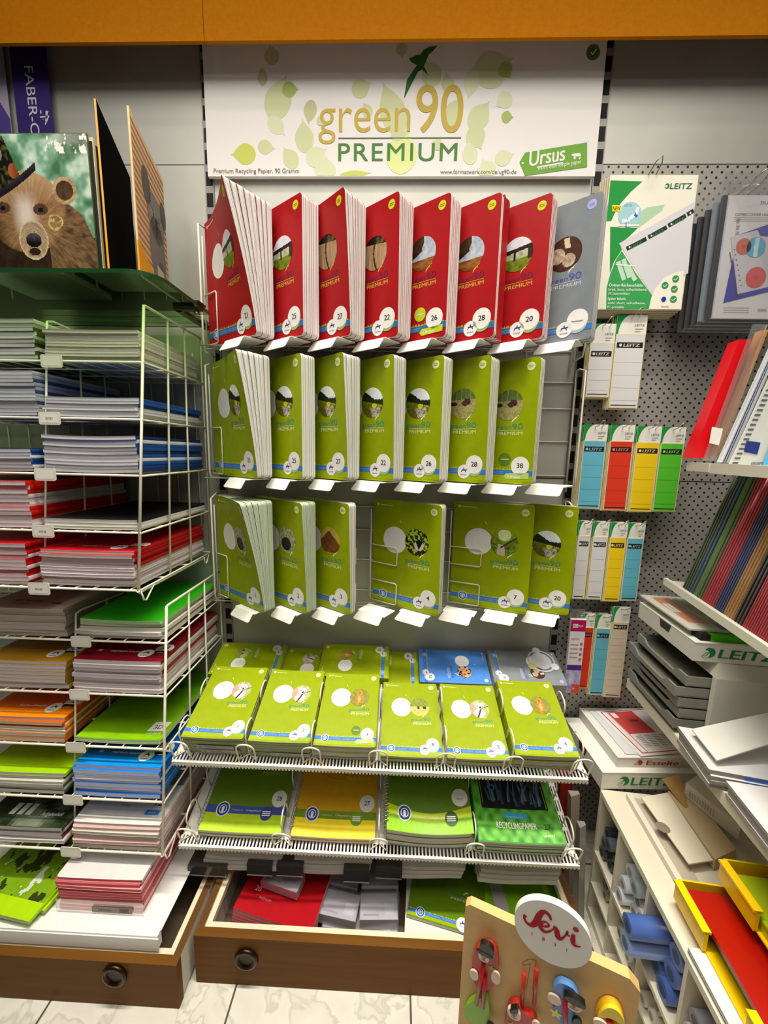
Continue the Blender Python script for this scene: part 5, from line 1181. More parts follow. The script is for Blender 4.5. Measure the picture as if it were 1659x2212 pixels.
# clear cover packs at the far end
for k in range(5):
    y = -.098 + k * .013; x0 = .748 - .007 * k; z0, z1 = 1.556 - .004 * k, 1.868 - .008 * k; w = .225
    t = thing('clear_cover_pack', 'clear hanging pack with two discs pictured, beside the large green pack' if k == 0 else 'clear-covered pack with a dark spine behind the disc-pictured one', 'pack', (0, 0, 0), None, None if k == 0 else 'clear packs behind the disc-pictured one')
    mb = MB(); mb.box((x0 + .012, y, z0), (x0 + w, y + .006, z1 - .045), hx('d9d6d8') if k == 0 else hx('b9bcc4'), 'matt_card'); mb.box((x0 + (.0 if k else .001), y - .001, z0 + .001), (x0 + .011, y + .006, z1 - .045), hx('26252a') if k != 1 else hx('8f9aa8'), 'plastic')
    S = flat((x0 + .012, y, z0), UP_FRONT)
    if k == 0:
        m = 'matt_card'
        def q(px, py): p = W(px, py, y=y); return (p.x - x0 - .012, p.z - z0)
        mb.decal(S, BAND(.0, .0, .0035, .264, 1), hx('b4c0d8'), m, .0003)
        mb.decal(S, TX('DURABLE', *q(1643, 441), .0065, w=.05, bold=.02), hx('5a5660'), m, .0004); mb.decal(S, TX('COMBO COVER LIGHT', *q(1587, 466), .0055, w=.085, bold=.02), hx('6a6670'), m, .0004)
        for i in range(3): mb.decal(S, BAND(.02, q(1590, 470 + 4 * i)[1], .1, q(1590, 470 + 4 * i)[1] + .0012, 1), hx('b5b0b0'), m, .0004)
        for i in range(4): a, b = q(1590 - i, 482 + 14 * i); mb.decal(S, POLY([(a, b), (a + .008, b), (a + .008, b + .01), (a, b + .01)]), hx('a39f9f'), m, .0004)
        mb.decal(S, POLY([q(1593, 508), q(1662, 484), q(1662, 630), q(1562, 655)]), hx('3a3aa0'), m, .0005)
        mb.decal(S, POLY([q(1578, 512), q(1636, 497), q(1642, 510), q(1662, 512), q(1660, 620), q(1593, 636)]), hx('c8c4cc'), m, .0007)
        for px, py, r, c in ((1606, 533, .017, 'c8644a'), (1632, 535, .0215, '5aaad0'), (1632, 600, .0225, 'd05050')): a, b = q(px, py); mb.decal(S, DISC(a, b, r * 1.05, n=32), hx('8a8488'), m, .0009); mb.decal(S, DISC(a, b, r, n=32), hx(c), m, .0011); mb.decal(S, DISC(a, b, r * .26, n=20, rings=1), hx('c9dfe8') if px > 1610 and py < 560 else hx('b84a4a'), m, .0013)
        a, b = q(1632, 535); mb.decal(S, BAND(a - .004, b - .021, a + .006, b + .021, 1), hx('b9dce8'), m, .0012)
        for i in range(8): a, b = q(1586 + i * 2, 540 + 11 * i); mb.decal(S, DISC(a, b, .0016, n=8, rings=1), hx('5a545c'), m, .0009)
        mb.decal(S, LINE([q(1576, 545), q(1592, 640)], .002), hx('4a4444'), m, .0009); mb.decal(S, LINE([q(1586, 642), q(1600, 636)], .006), hx('4a4850'), m, .0009)
        for i in range(12): a, b = q(1636 + i * 1.6, 673); mb.decal(S, BAND(a, b, a + .0008, b + .006, 1), hx('7a7676'), m, .0005)
        for i in range(3): a, b = q(1562, 665 + 5 * i); mb.decal(S, BAND(a, b, a + .06, b + .0016, 1), hx('c4beba'), m, .0005)
    mb.build('cover_sheet', t)
    mb = MB(); mb.box((x0 - .004, y - .0032, z0 - .003), (x0 + w + .004, y - .0024, z1), (.8, .8, .8), 'clear_film'); mb.build('film_sleeve', t)
h = thing('peg_hook', 'steel wire hook carrying the clear disc-pictured pack', 'hook', (0, 0, 0)); p = W(1640, 388, y=-.11)
mb = MB(); mb.tube([(p.x - .012, -.001, p.z - .005), (p.x - .012, -.1, p.z - .005), (p.x - .008, -.125, p.z + .006), (p.x + .004, -.128, p.z + .013), (p.x + .012, -.12, p.z + .008), (p.x + .012, -.1, p.z - .005), (p.x + .012, -.001, p.z - .005)], .0014, hx('a8a49a'), 'satin_metal'); mb.build('wire', h)

# ------------------------------------------------------------------ right: the slanting side unit
PHI = math.radians(5.5)
def side(o, phi=None):
    """frame at o: x along the unit's front towards the shop, y into the unit, z up"""
    f = PHI if phi is None else math.radians(phi)
    a = Vector((-math.sin(f), -math.cos(f), 0)); b = Vector((math.cos(f), -math.sin(f), 0))
    return Matrix(((a.x, b.x, 0, o[0]), (a.y, b.y, 0, o[1]), (0, 0, 1, o[2]), (0, 0, 0, 1)))
IV = hx('d6cfbb'); IVD = hx('c2bca6')
# pigeonhole unit
CZ = .372
p = W(1297, 1705, z=CZ); MC = side((p.x, p.y, 0), 4.4)
t = thing('pigeonhole_unit', 'cream pigeonhole unit of small open bays holding paper rolls', 'shelf unit', M=MC)
LN = .62; DP = .36; rows = [.0, .19, CZ]
mb = MB(); mb.box((0, 0, CZ - .014), (LN, DP, CZ), IV, 'coated_sheet'); mb.build('top_board', t)
mb = MB(); mb.box((0, 0, .186), (LN, DP, .196), IV, 'coated_sheet'); mb.box((0, 0, 0), (LN, DP, .02), IV, 'coated_sheet'); mb.box((0, 0, .092), (LN, DP, .1), IV, 'coated_sheet'); mb.build('shelf_board', t)
mb = MB(); mb.box((0, DP, 0), (LN, DP + .01, CZ - .014), hx('5a5548'), 'matt_card'); mb.build('back_panel', t)
PX = [0, .098, .216, .334, .452, .57]
for a in PX + [LN - .008]: mb = MB(); mb.box((a, .0005, .02), (a + .008, DP, CZ - .014), IV, 'coated_sheet'); mb.build('partition', t)
def roll(Mx, a, z, r, ln, col, label, cat, y0=-.02, gr=None, tilt=0):
    t = thing('paper_roll', label, cat, M=MC @ TR((a, y0, z), 0) @ Matrix.Rotation(math.radians(-90 + tilt), 4, 'X'), group=gr)
    mb = MB(); mb.lathe([(r, 0), (r, ln)], col, 'plastic', 18); mb.build('tube', t)
    mb = MB(); mb.lathe([(r * .55, -.0008), (r * .55, .001)], mixc(col, BLACK, .55), 'matt_card', 14); mb.build('core', t)
rr = random.Random(3)
G1 = [(0, 1, [hx('3a4250'), hx('2c3340'), hx('59636e')], 'dark', .0145), (1, 1, [hx('c6cdd6'), hx('aab4bf'), hx('d5d9dd')], 'white', .0165), (2, 1, [hx('5f78b8'), hx('4a66ac'), hx('7d93cc')], 'blue', .02), (3, 1, [hx('8a8a92'), hx('b5b5b4')], 'grey', .016), (4, 1, [hx('b5a9a0'), hx('8a6a66')], 'brownish', .016)]
wn = ['first', 'second', 'third', 'fourth', 'fifth']
for c, row, cols, nm, r in G1:
    z = .1965 + r; a0 = PX[c] + .010 + r; n = 0
    while z + r < CZ - .04 and n < (5 if c in (0,) else 8):
        a = a0
        while a + r < PX[c + 1] - .002 and n < 8:
            roll(None, a, z + .0004, r * .97, .3, cols[n % len(cols)], '%s paper roll in the upper bay %s from the far end' % (nm, wn[c]), 'paper roll', y0=(-.045 if nm == 'blue' and n in (2, 4) else .004 + .02 * rr.random()), gr='rolls in the %s upper bay' % wn[c]); n += 1; a += 2 * r
        z += 2 * r
for c in range(5):
    r = .0125; z = .1005 + r
    for j in range(3):
        a = PX[c] + .010 + r; 
        while a + r < PX[c + 1] - .002:
            if rr.random() < .8: roll(None, a, z, r * .96, .3, hx(rr.choice(['b9b4a4', 'a39d8c', 'cdc9ba', '8f8a7a'])), 'thin pale paper roll in the lower bay %s from the far end' % wn[c], 'paper roll', y0=.004 + .025 * rr.random(), gr='rolls in the %s lower bay' % wn[c])
            a += 2 * r
        z += 2 * r
# flat white boxes at the far end of the unit
def carton(o, phi, ln, dp, h, col, label, name='flat_box', side_col=None, logo=None, lc=None, notch=True, lo=.075):
    M = side(o, phi)
    t = thing(name, label, 'box', M=M); mb = MB()
    mb.box((0, 0, 0), (ln, dp, h), col, 'matt_card')
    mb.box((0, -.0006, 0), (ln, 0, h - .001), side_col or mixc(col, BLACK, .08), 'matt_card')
    S = flat((ln + .0003, 0, 0), ((0, 1, 0), (0, 0, 1), (1, 0, 0)))
    if logo:
        mb.decal(S, TX(logo, lo, h * .26, h * .5, w=.115 if logo == 'LEITZ' else .085, bold=.04, shear=.12), lc, 'matt_card', .0004)
        mb.decal(S, DISC(lo - .017, h * .52, h * .27, n=24), lc, 'matt_card', .0004); mb.decal(S, DISC(lo - .025, h * .44, h * .2, n=20), col, 'matt_card', .0006)
        for k in range(2): mb.decal(S, LINE([(lo - .032 + .006 * k, h * .3), (lo - .025 + .006 * k, h * .5), (lo - .013 + .004 * k, h * .62)], .0016), lc, 'matt_card', .0008)
    if notch:
        S2 = flat((0, -.0007, 0), ((1, 0, 0), (0, 0, 1), (0, -1, 0))); mb.decal(S2, POLY([(ln * .42, h - .002), (ln * .45, h * .5), (ln * .6, h * .5), (ln * .63, h - .002)]), hx('3a3630'), 'matt_card', .0003)
    mb.build('carton', t)
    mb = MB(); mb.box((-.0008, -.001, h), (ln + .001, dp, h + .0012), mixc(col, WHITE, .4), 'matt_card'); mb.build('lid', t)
    return M
WB = hx('d9d6cd'); GRNL = hx('1f7f3e')
p = W(1298, 1704, z=CZ + .001); q = Vector((p.x, p.y, CZ + .0008))
LE = .205; th = math.radians(-2.5)
o = (q.x + math.sin(math.radians(-2.5)) * LE * 1.0, q.y + LE, CZ + .0008)
M1 = carton(o, -2.5, LE, .33, .047, WB, 'flat white box with a green word on its front, lowest on the pigeonholes', logo='LEITZ', lc=GRNL)
z2 = CZ + .0008 + .049
p = W(1334, 1657, z=z2); LE2 = .195
M2 = carton((p.x - .01, p.y + LE2, z2), -2.5, LE2, .26, .027, WB, 'thin white box with a red word on its front, atop another', logo='Esselte', lc=hx('b5322e'), notch=False)
z3 = z2 + .0295
# papers on the thin box
mb = MB(); m = 'matt_card'; MP = side((p.x + .03, p.y + LE2 - .02, z3), -9)
mb.box((0, 0, 0), (.175, .24, .002), hx('e6e3e2'), m); S = lambda u, v, e: Vector((u, v, .002 + e))
mb.decal(S, POLY([(.004, .01), (.168, .01), (.168, .235), (.004, .235)]), hx('c83a48'), m, .0002); mb.decal(S, POLY([(.007, .013), (.165, .013), (.165, .235), (.007, .235)]), hx('e6e1e0'), m, .0004)
mb.decal(S, POLY([(.010, .03), (.100, .03), (.100, .11), (.010, .11)]), hx('cf4a44'), m, .0006); mb.decal(S, POLY([(.014, .035), (.034, .035), (.034, .05), (.014, .05)]), hx('e6e1e0'), m, .0008)
mb.decal(S, LINE([(.007, .028), (.165, .028)], .002), hx('c83a48'), m, .0006)
for k in range(4):
    for j in range(7): mb.decal(S, BAND(.108 + .006 * j, .04 + .024 * k, .1105 + .006 * j, .058 + .024 * k, 1), hx('9a9492'), m, .0006)
mb.decal(S, BAND(.05, .07, .053, .098, 1), hx('6a1c1c'), m, .0008); mb.decal(S, BAND(.045, .07, .047, .1, 1), hx('6a1c1c'), m, .0008)
o_ = mb.build('printed_sheets', M=MP); tag(o_, 'white printed sheets with a red panel lying on the thin white box', 'paper')
mb = MB(); mb.box((0, 0, 0), (.178, .22, .0015), hx('cfd4d4'), m); tag(mb.build('plain_sheet', M=side((p.x + .012, p.y + LE2 - .008, z3 - .0006 + .0004), -4)), 'plain pale sheet under the printed sheets with the red panel', 'paper')
o_.location.z += .0016

# shelf board across the unit
AZ = .607
p = W(1355, 1465, z=AZ); MA = side((p.x, p.y, AZ), 5.8)
t = thing('shelf_board', 'cream metal shelf board slanting across above the pigeonholes', 'shelf', M=MA)
mb = MB(); mb.box((0, .012, -.012), (.66, .34, -.0005), IV, 'coated_sheet'); mb.build('board', t)
mb = MB(); mb.box((0, 0, -.026), (.66, .0115, .0), hx('ddd6c2'), 'coated_sheet'); mb.build('front_rail', t)
# drawer box with grey drawers
p = W(1548, 1467, z=.755); MH = side((p.x, p.y, AZ), 5.8)
HL = .235; t = thing('drawer_box', 'off-white desktop drawer box with grey drawers pulled partly out', 'drawer box', M=MH)
mb = MB(); HC = hx('d3d0c5'); H1 = .195
mb.box((-HL, .004, 0), (0, .27, .012), HC, 'plastic'); mb.box((-.012, 0, .012), (0, .27, .148), HC, 'plastic'); mb.box((-HL, 0, .012), (-HL + .012, .27, .148), HC, 'plastic'); mb.box((-HL, .26, .012), (0, .27, .148), HC, 'plastic')
k = len(mb.v)
mb.hexa([(-HL, 0, .148), (0, 0, .148), (0, .27, .148), (-HL, .27, .148), (-HL + .012, .012, .176), (-.016, .012, .176), (-.016, .27, .176), (-HL + .012, .27, .176)], HC, 'plastic')
S = flat((-.095, .004, .160), ((1, 0, 0), (0, .4, .9), (0, -.9, .4))); mb.decal(S, TX('gel', .03, -.002, .011, bold=.05, shear=.15), hx('15241a'), 'plastic', .0022)
mb.build('housing', t)
DG = hx('6f6e66'); DG2 = hx('85847b')
for i, (zz, out_) in enumerate(((.118, .045), (.092, .065), (.066, .055), (.040, .05), (.014, .058))):
    mb = MB(); a0, a1 = -HL + .014, -.014
    mb.box((a0, -out_, zz), (a1, .25, zz + .003), DG, 'plastic'); mb.box((a0, -out_, zz + .003), (a0 + .003, .25, zz + .022), DG2, 'plastic'); mb.box((a1 - .003, -out_, zz + .003), (a1, .25, zz + .022), DG2, 'plastic')
    mb.build('drawer', t)
    dr = t.children[-1]; mb = MB()
    lip = [(a0, .0), (a1, .0), (a1, .023), (a1 - .03, .023), (a1 - .05, .011), (a0 + .05, .011), (a0 + .03, .023), (a0, .023)]
    S = lambda u, v, e, zz=zz, o_=out_: Vector((u, -o_ - e, zz + v)); mb.prism(lip[:], S, 0, .004, DG2, 'plastic'); mb.build('drawer_front', dr)
# white box with a green word on top of it, in two more layers
MTOP = .176 + AZ
p = W(1496, 1427, z=MTOP + .0006); M3 = carton((p.x + .23 * math.sin(math.radians(5.8)), p.y + .23 * math.cos(math.radians(5.8)), MTOP + .0006), 5.8, .23, .30, .042, WB, 'white box with a large green word on top of the drawer box', logo='LEITZ', lc=GRNL, lo=.048)
bz = MTOP + .0006 + .044
mb = MB(); mb.box((.02, .035, 0), (.222, .3, .013), hx('46b414'), 'matt_card'); mb.box((.19, .015, .0), (.221, .0345, .014), hx('1a1712'), 'matt_card'); tag(mb.build('green_folder', M=side((M3[0][3], M3[1][3], bz), 5.8)), 'bright green folder with a black end on the upper white box', 'folder')
t = thing('brochure_pack', 'film-wrapped brochure with an orange panel on the upper white box', 'pack', M=side((M3[0][3] - .0, M3[1][3], bz + .0145), 5.8) @ TR((0, 0, 0), 0, 0))
mb = MB(); mb.box((-.005, .0, 0), (.205, .24, .004), hx('d9d8cc'), 'matt_card'); S = lambda u, v, e: Vector((u, v, .004 + e))
us = [.01 + .19 * i / 24 for i in range(25)]; vs = [.07 + .168 * i / 16 for i in range(17)]
mb.grid(S, us, vs, lambda u, v: mixc(hx('4a5a34'), hx('aab58c'), fbm(u * 30, v * 22)) if u < .16 or v > .12 else hx('2f78b0'), 'matt_card', .0003)
mb.decal(S, POLY([(.012, .02), (.17, .02), (.17, .066), (.012, .066)]), hx('d0783a'), 'matt_card', .0004); mb.decal(S, POLY([(.055, .022), (.11, .022), (.11, .04), (.055, .04)]), hx('e4e0d6'), 'matt_card', .0006)
for k in range(3): mb.decal(S, LINE([(.03 + .01 * k, .045 + .006 * k), (.15 + .004 * k, .045 + .006 * k)], .002), hx('8a4418'), 'matt_card', .0006)
mb.decal(S, TX('Praktisch', .06, .028, .006, w=.045, rot=0, bold=.02), hx('3f8a3a'), 'matt_card', .0008)
mb.build('printed_sheet', t); mb = MB(); mb.box((-.015, -.006, .0055), (.212, .25, .0062), (.8, .8, .8), 'clear_film'); mb.build('film', t)

# hanging folders on the upper slanting rail
BZ = .905
p = W(1455, 1258, z=BZ); pe = W(1659, 1392, z=BZ); PB = math.degrees(math.atan2(-(pe.x - p.x), -(pe.y - p.y)))
MBr = side((p.x, p.y, BZ), PB)
t = thing('folder_shelf', 'white scalloped shelf rail carrying leaning coloured folders', 'shelf', M=MBr)
mb = MB(); mb.box((-.02, .0, -.012), (.5, .26, -.002), hx('dcd8ca'), 'coated_sheet'); mb.build('board', t)
mb = MB(); mb.box((-.03, -.010, -.016), (.5, -.0005, .002), hx('e4e0d2'), 'coated_sheet'); mb.build('front_lip', t)
def along(px, py): q = W(px, py, z=BZ); v = q - p; return v.length
FL = [('dark green', '35562c', 3, 1470), ('dark blue', '2a5f86', 2, 1482), ('olive green', '8fbf4e', 4, 1493), ('dark green', '4f7a3a', 2, 1500), ('crimson', 'd8224c', 6, 1510), ('navy', '2f468f', 5, 1536), ('tan', 'd8a457', 4, 1556), ('shade-coloured gap-filling', '2a1010', 3, 1577), ('red', 'd02440', 13, 1596)]  # the darkest sheets paint the shaded gap before the red folders
LEAN = 14
cnt = {}
for nm, c, n, px in FL:
    a0 = along(px, 1258 + (px - 1455) * .66); nxt = 1659 if nm == 'red' else FL[FL.index((nm, c, n, px)) + 1][3]
    a1 = along(min(nxt, 1655), 1258 + (min(nxt, 1655) - 1455) * .66)
    for k in range(n):
        a = a0 + (a1 - a0) * k / n; th = (a1 - a0) / n * .55
        mb = MB(); sl = math.tan(math.radians(LEAN)); hh = .282 if nm != 'red' else .25; z0 = -.0015
        y0 = .006
        dk = mixc(hx(c), BLACK, .25)
        mb.hexa([(a, y0, z0), (a + th, y0, z0), (a + th, y0 + .15, z0), (a, y0 + .15, z0), (a, y0 + sl * hh, z0 + hh), (a + th, y0 + sl * hh, z0 + hh), (a + th, y0 + sl * hh + .15, z0 + hh), (a, y0 + sl * hh + .15, z0 + hh)], hx(c), 'matt_card')
        mb.tube([(a + th * .5, y0 - .001, z0 + .002), (a + th * .5, y0 + sl * hh - .001, z0 + hh)], th * .42, mixc(hx(c), WHITE, .22), 'glossy_card', 5)
        pos = {'dark green': 'beside the dark blue ones' if px == 1470 else 'between olive and crimson ones', 'red': 'at the near end of the white rail'}.get(nm, 'leaning on the white rail')
        tag(mb.build('hanging_folder', M=MBr), '%s hanging folder %s' % (nm, pos), 'folder', '%s hanging folders%s' % (nm, '' if px != 1500 else ' by the crimson ones'))
# upper rail with sleeves and zip bags
CZ2 = 1.213
p2 = W(1496, 996, y=-.2); MC2 = side((p2.x, p2.y, p2.z - .004), 12)
t = thing('sleeve_shelf', 'white shelf rail carrying the red folder and clear zip bags', 'shelf', M=MC2)
mb = MB(); mb.box((0, .0, -.016), (.085, .3, -.001), hx('d3cdbd'), 'coated_sheet'); mb.box((.09, .0, -.018), (.3, .3, -.001), hx('dedacb'), 'coated_sheet'); mb.build('board', t)
mb = MB(); mb.box((-.006, -.008, -.018), (.085, -.0005, .001), hx('d8d2c2'), 'coated_sheet'); mb.box((.09, -.008, -.02), (.3, -.0005, .001), hx('dedacb'), 'coated_sheet'); mb.build('front_lip', t)
def sleeve(name, lab, pa, pb, wpx, dpth, col, m, y, thick=.004, extra=None):
    """sheet leaning into the unit: from base point pa to top point pb, on the depth y"""
    a, b = W(*pa, y=y), W(*pb, y=y); w = W(pa[0] + wpx, pa[1], y=y).x - a.x
    mb = MB(); mb.hexa([(a.x, y, a.z), (a.x + w, y, a.z), (a.x + w, y + thick, a.z), (a.x, y + thick, a.z), (b.x, y, b.z), (b.x + w * .8, y, b.z), (b.x + w * .8, y + thick, b.z), (b.x, y + thick, b.z)], col, m)
    if extra: extra(mb, a, b, w, y)
    return tag(mb.build(name), lab, name.replace('_', ' '))
zz = W(1500, 990, y=-.215)
sleeve('plastic_folder', 'glossy red folder leaning at the end of the upper rail', (1494, 989), (1598, 733), 33, 0, hx('d40a18'), 'plastic', -.215, .03)
sleeve('zip_bag', 'clear bag with a white sticker lying over the red folder', (1519, 995), (1628, 700), 36, 0, (.9, .9, .9), 'clear_plastic', -.226, .0025, lambda mb, a, b, w, y: mb.poly([W(1538, 922, y=y - .0006), W(1562, 926, y=y - .0006), W(1553, 962, y=y - .0006), W(1532, 957, y=y - .0006)], hx('d9d9d6'), 'matt_card'))
sleeve('plastic_folder', 'orange-brown folder edge between the red folder and the zip bags', (1540, 985), (1650, 712), 12, 0, hx('c4843c'), 'plastic', -.2205, .02)
def zip1(mb, a, b, w, y):
    for s_, c in ((.18, 'e6e6e8'), (.42, '2c3560'), (.6, '4a5280')): mb.poly([(a.x + w * s_, y - .0004, a.z), (a.x + w * (s_ + .1), y - .0004, a.z), (b.x + w * (s_ + .1) * .8, y - .0004, b.z), (b.x + w * s_ * .8, y - .0004, b.z)], hx(c), 'plastic')
sleeve('zip_bag', 'clear zip bag with navy zip lines on the upper rail', (1550, 999), (1668, 738), 26, 0, hx('c4c8cc'), 'plastic', -.2335, .003, zip1)
def zip2(mb, a, b, w, y):
    for i in range(26):
        f = i / 26; P = Vector((a.x * (1 - f) + b.x * f + .004, y - .0006, a.z * (1 - f) + b.z * f))
        mb.poly([P, P + Vector((.012, 0, 0)), P + Vector((.0135, 0, .004)), P + Vector((.0015, 0, .004))], hx('5a5c66'), 'plastic')
    q = [W(*s_, y=y - .0012) for s_ in ((1613, 952), (1643, 956), (1636, 982), (1607, 976))]; mb.poly(q, hx('1c2f78'), 'matt_card')
    for i in range(9): P = W(1620 + i * 3, 1012, y=y - .0012); mb.poly([P, P + Vector((.0015, 0, 0)), P + Vector((.003, 0, .014)), P + Vector((.0015, 0, .014))], hx('5a5c60'), 'matt_card')
sleeve('zip_bag', 'clear mesh bag with a dark blue square tag on the upper rail', (1572, 1012), (1700, 735), 120, 0, hx('c6cac6'), 'plastic', -.248, .003, zip2)
sleeve('card_sheet', 'light blue card corner at the near end of the upper rail', (1646, 1016), (1672, 950), 60, 0, hx('4aaede'), 'matt_card', -.256, .003)

# white paper stacks on the shelf board
def papers(o, phi, ln, dp, n, tk, col, lab, grp, end=None):
    for k in range(n):
        mb = MB(); j = (hsh(k, 11) - .5) * .012
        mb.box((j, j * .5, k * tk), (ln + j, dp + j * .5, k * tk + tk * .9), col, 'sheet_edges', top=hx('e6e4e4'))
        if end and k > n - 4: mb.box((ln + j + .0003, .055, k * tk), (ln + j + .0012, dp, k * tk + tk * .9), end, 'plastic')
        tag(mb.build('paper_ream', M=side(o, phi)), lab if k < n - 1 else lab + ', topmost', 'paper stack', grp if k < n - 1 else None)
pp = W(1545, 1690, z=.625); papers((pp.x + .02, pp.y + .125, AZ + .0006), 12, .12, .22, 4, .009, hx('a39c98'), 'grey-white sheaf of envelopes on the cream shelf board', 'sheaves of envelopes', end=hx('5a78c4'))
pp2 = W(1560, 1700, z=.62); papers((pp.x + .012, pp.y - .01, AZ + .0006), 10, .16, .23, 4, .0075, hx('a8a0a2'), 'greyish sheaf of paper at the near end of the shelf board', 'sheaves of paper at the near end')
mb = MB(); a, b, c, d = W(1494, 1577, z=AZ + .05), W(1548, 1645, z=AZ + .047), W(1690, 1600, z=AZ + .085), W(1690, 1535, z=AZ + .112)
mb.hexa([a, b, c, d] + [q + Vector((0, 0, .0025)) for q in (a, b, c, d)], hx('dcdad4'), 'matt_card'); tag(mb.build('large_envelope'), 'large white envelope lying askew over the sheaves beside the drawer box', 'envelope')

# opened cartons on the pigeonholes
def slab(name, lab, cat, P, th, col, m='matt_card', deco=None, part=None):
    mb = MB(); P = [Vector(q) for q in P]; mb.hexa([q - Vector((0, 0, th)) for q in P] + P, col, m)
    if deco: deco(mb, P)
    o = mb.build(name); return tag(o, lab, cat) if not part else o
z = CZ + .024
mb = MB(); o = W(1352, 1722, z=CZ + .004); Mo = side((o.x, o.y, CZ + .0006), 4.4)
mb.box((0, 0, 0), (.37, .012, .014), hx('dcd5c6'), 'coated_sheet'); mb.box((0, .012, 0), (.37, .05, .004), hx('b9ad9c'), 'coated_sheet'); tag(mb.build('label_rail', M=Mo), 'pale channel rail running along the top of the pigeonholes', 'rail')
def hole(mb, P): 
    c = (P[0] + P[1]) / 2; mb.poly([c + Vector((.014 * math.cos(q), .014 * math.sin(q), .0004)) for q in [i * .5236 for i in range(12)]], hx('8a7a68'), 'matt_card')
t = thing('open_carton', 'opened cream and brown carton with its flap folded out', 'box', (0, 0, 0))
P = [W(*q, z=CZ + .026) for q in ((1385, 1722), (1488, 1866), (1540, 1858), (1442, 1712))]
mb = MB(); mb.hexa([q - Vector((0, 0, .003)) for q in P] + P, hx('e0d8c2'), 'matt_card'); hole(mb, P); mb.build('flap', t)
P = [W(*q, z=CZ + .030) for q in ((1443, 1710), (1545, 1856), (1590, 1835), (1480, 1690))]
mb = MB(); mb.hexa([q - Vector((0, 0, .026)) for q in P] + P, hx('c9b48e'), 'matt_card'); mb.build('tray', t)
P = [W(1430, 1682, z=CZ + .05), W(1480, 1745, z=CZ + .031), W(1487, 1743, z=CZ + .031), W(1468, 1672, z=CZ + .055)]
mb = MB(); mb.hexa([q - Vector((0, 0, .002)) for q in P] + P, hx('b08a54'), 'matt_card'); mb.build('side_flap', t)
P = [W(*q, z=CZ + .0675) for q in ((1482, 1690), (1600, 1785), (1612, 1760), (1510, 1672))]
t = thing('white_box', 'slim white box with a barcode lying in the brown carton', 'box', (0, 0, 0))
mb = MB(); mb.hexa([q - Vector((0, 0, .036)) for q in P] + P, hx('dcd8d4'), 'matt_card'); a, b = P[0], P[1]; n_ = (b - a).cross(Vector((0, 0, 1))).normalized() * -1
for k in range(30):
    f = .08 + .5 * k / 30; q = a.lerp(b, f); 
    if k % 3: mb.poly([q + n_ * -.0005 + Vector((0, 0, -.012)), q + (b - a) * .006 + n_ * -.0005 + Vector((0, 0, -.012)), q + (b - a) * .006 + n_ * -.0005 + Vector((0, 0, -.028)), q + n_ * -.0005 + Vector((0, 0, -.028))], hx('7a7672'), 'matt_card')
mb.build('carton', t)
# yellow letter trays
YEL = hx('f0c408')
def letter_tray(lab, o, phi, ln, dp, h, fill=None):
    M = side(o, phi); t = thing('letter_tray', lab, 'letter tray', M=M); mb = MB()
    mb.box((0, .0, 0), (ln, dp, .003), YEL, 'plastic'); mb.box((0, 0, .003), (.003, dp, h), YEL, 'plastic'); mb.box((ln - .003, 0, .003), (ln, dp, h), YEL, 'plastic'); mb.box((.003, dp - .003, .003), (ln - .003, dp, h), YEL, 'plastic')
    mb.build('tray', t)
    for a, b in ((.003, .085), (ln - .085, ln - .003)):
        mb = MB(); mb.box((a, -.006, .003), (b, .0, h), YEL, 'plastic'); mb.box((a, -.010, h - .004), (b, .004, h + .0008), YEL, 'plastic'); mb.build('front_lip', t)
    return M
p = W(1466, 1896, z=CZ + .058); Mt = letter_tray('yellow letter tray holding red folders, near end of the pigeonholes', (p.x, p.y, CZ + .014), 6, .262, .34, .042)
for k, (c, nm) in enumerate((('1d5a34', 'dark green'), ('1c3f4a', 'dark teal'), ('8a0c06', 'deep red'), ('a31204', 'glossy red'))):
    mb = MB(); z0 = .004 + .0085 * k; S = lambda u, v, e: Vector((u, v, z0 + e + .006 * math.sin(math.pi * (u - .02) / .22)))
    SLAB(mb, S, lambda v: [.012 + .236 * i / 10 for i in range(11)], [.006 + .004 * (3 - k), .1, .2, .32], 0, .0075, hx(c), 'plastic'); tag(mb.build('plastic_folder', M=Mt), nm + ' folder lying in the lower yellow letter tray' + (', topmost' if k == 3 else ''), 'folder')
p = W(1562, 1856, z=CZ + .118); Mt2 = letter_tray('yellow letter tray with a lime folder, stacked behind the red-filled one', (p.x, p.y, CZ + .078), 6, .262, .26, .042)
mb = MB(); mb.box((.012, .006, .004), (.25, .25, .02), hx('c4c20a'), 'plastic'); mb.box((.012, .004, .021), (.25, .24, .026), hx('a9bc14'), 'plastic'); tag(mb.build('plastic_folder', M=Mt2), 'lime-yellow folder lying in the upper yellow letter tray', 'folder')
# flat sheets lying under the lower yellow tray
for k, c in enumerate(('e4e2de', '2a3f9a', 'dddad2', 'c9a868', 'e0ddd4')):
    mb = MB(); mb.box((.33, .004, .0), (.62, .045, .0022), hx(c), 'matt_card'); tag(mb.build('card_sheet', M=side((MC[0][3], MC[1][3], CZ + .0135 + .0024 * k - .0125), 4.4)), ['white', 'blue', 'off-white', 'tan', 'cream'][k] + ' card sheet edge under the lower yellow tray', 'card sheet')
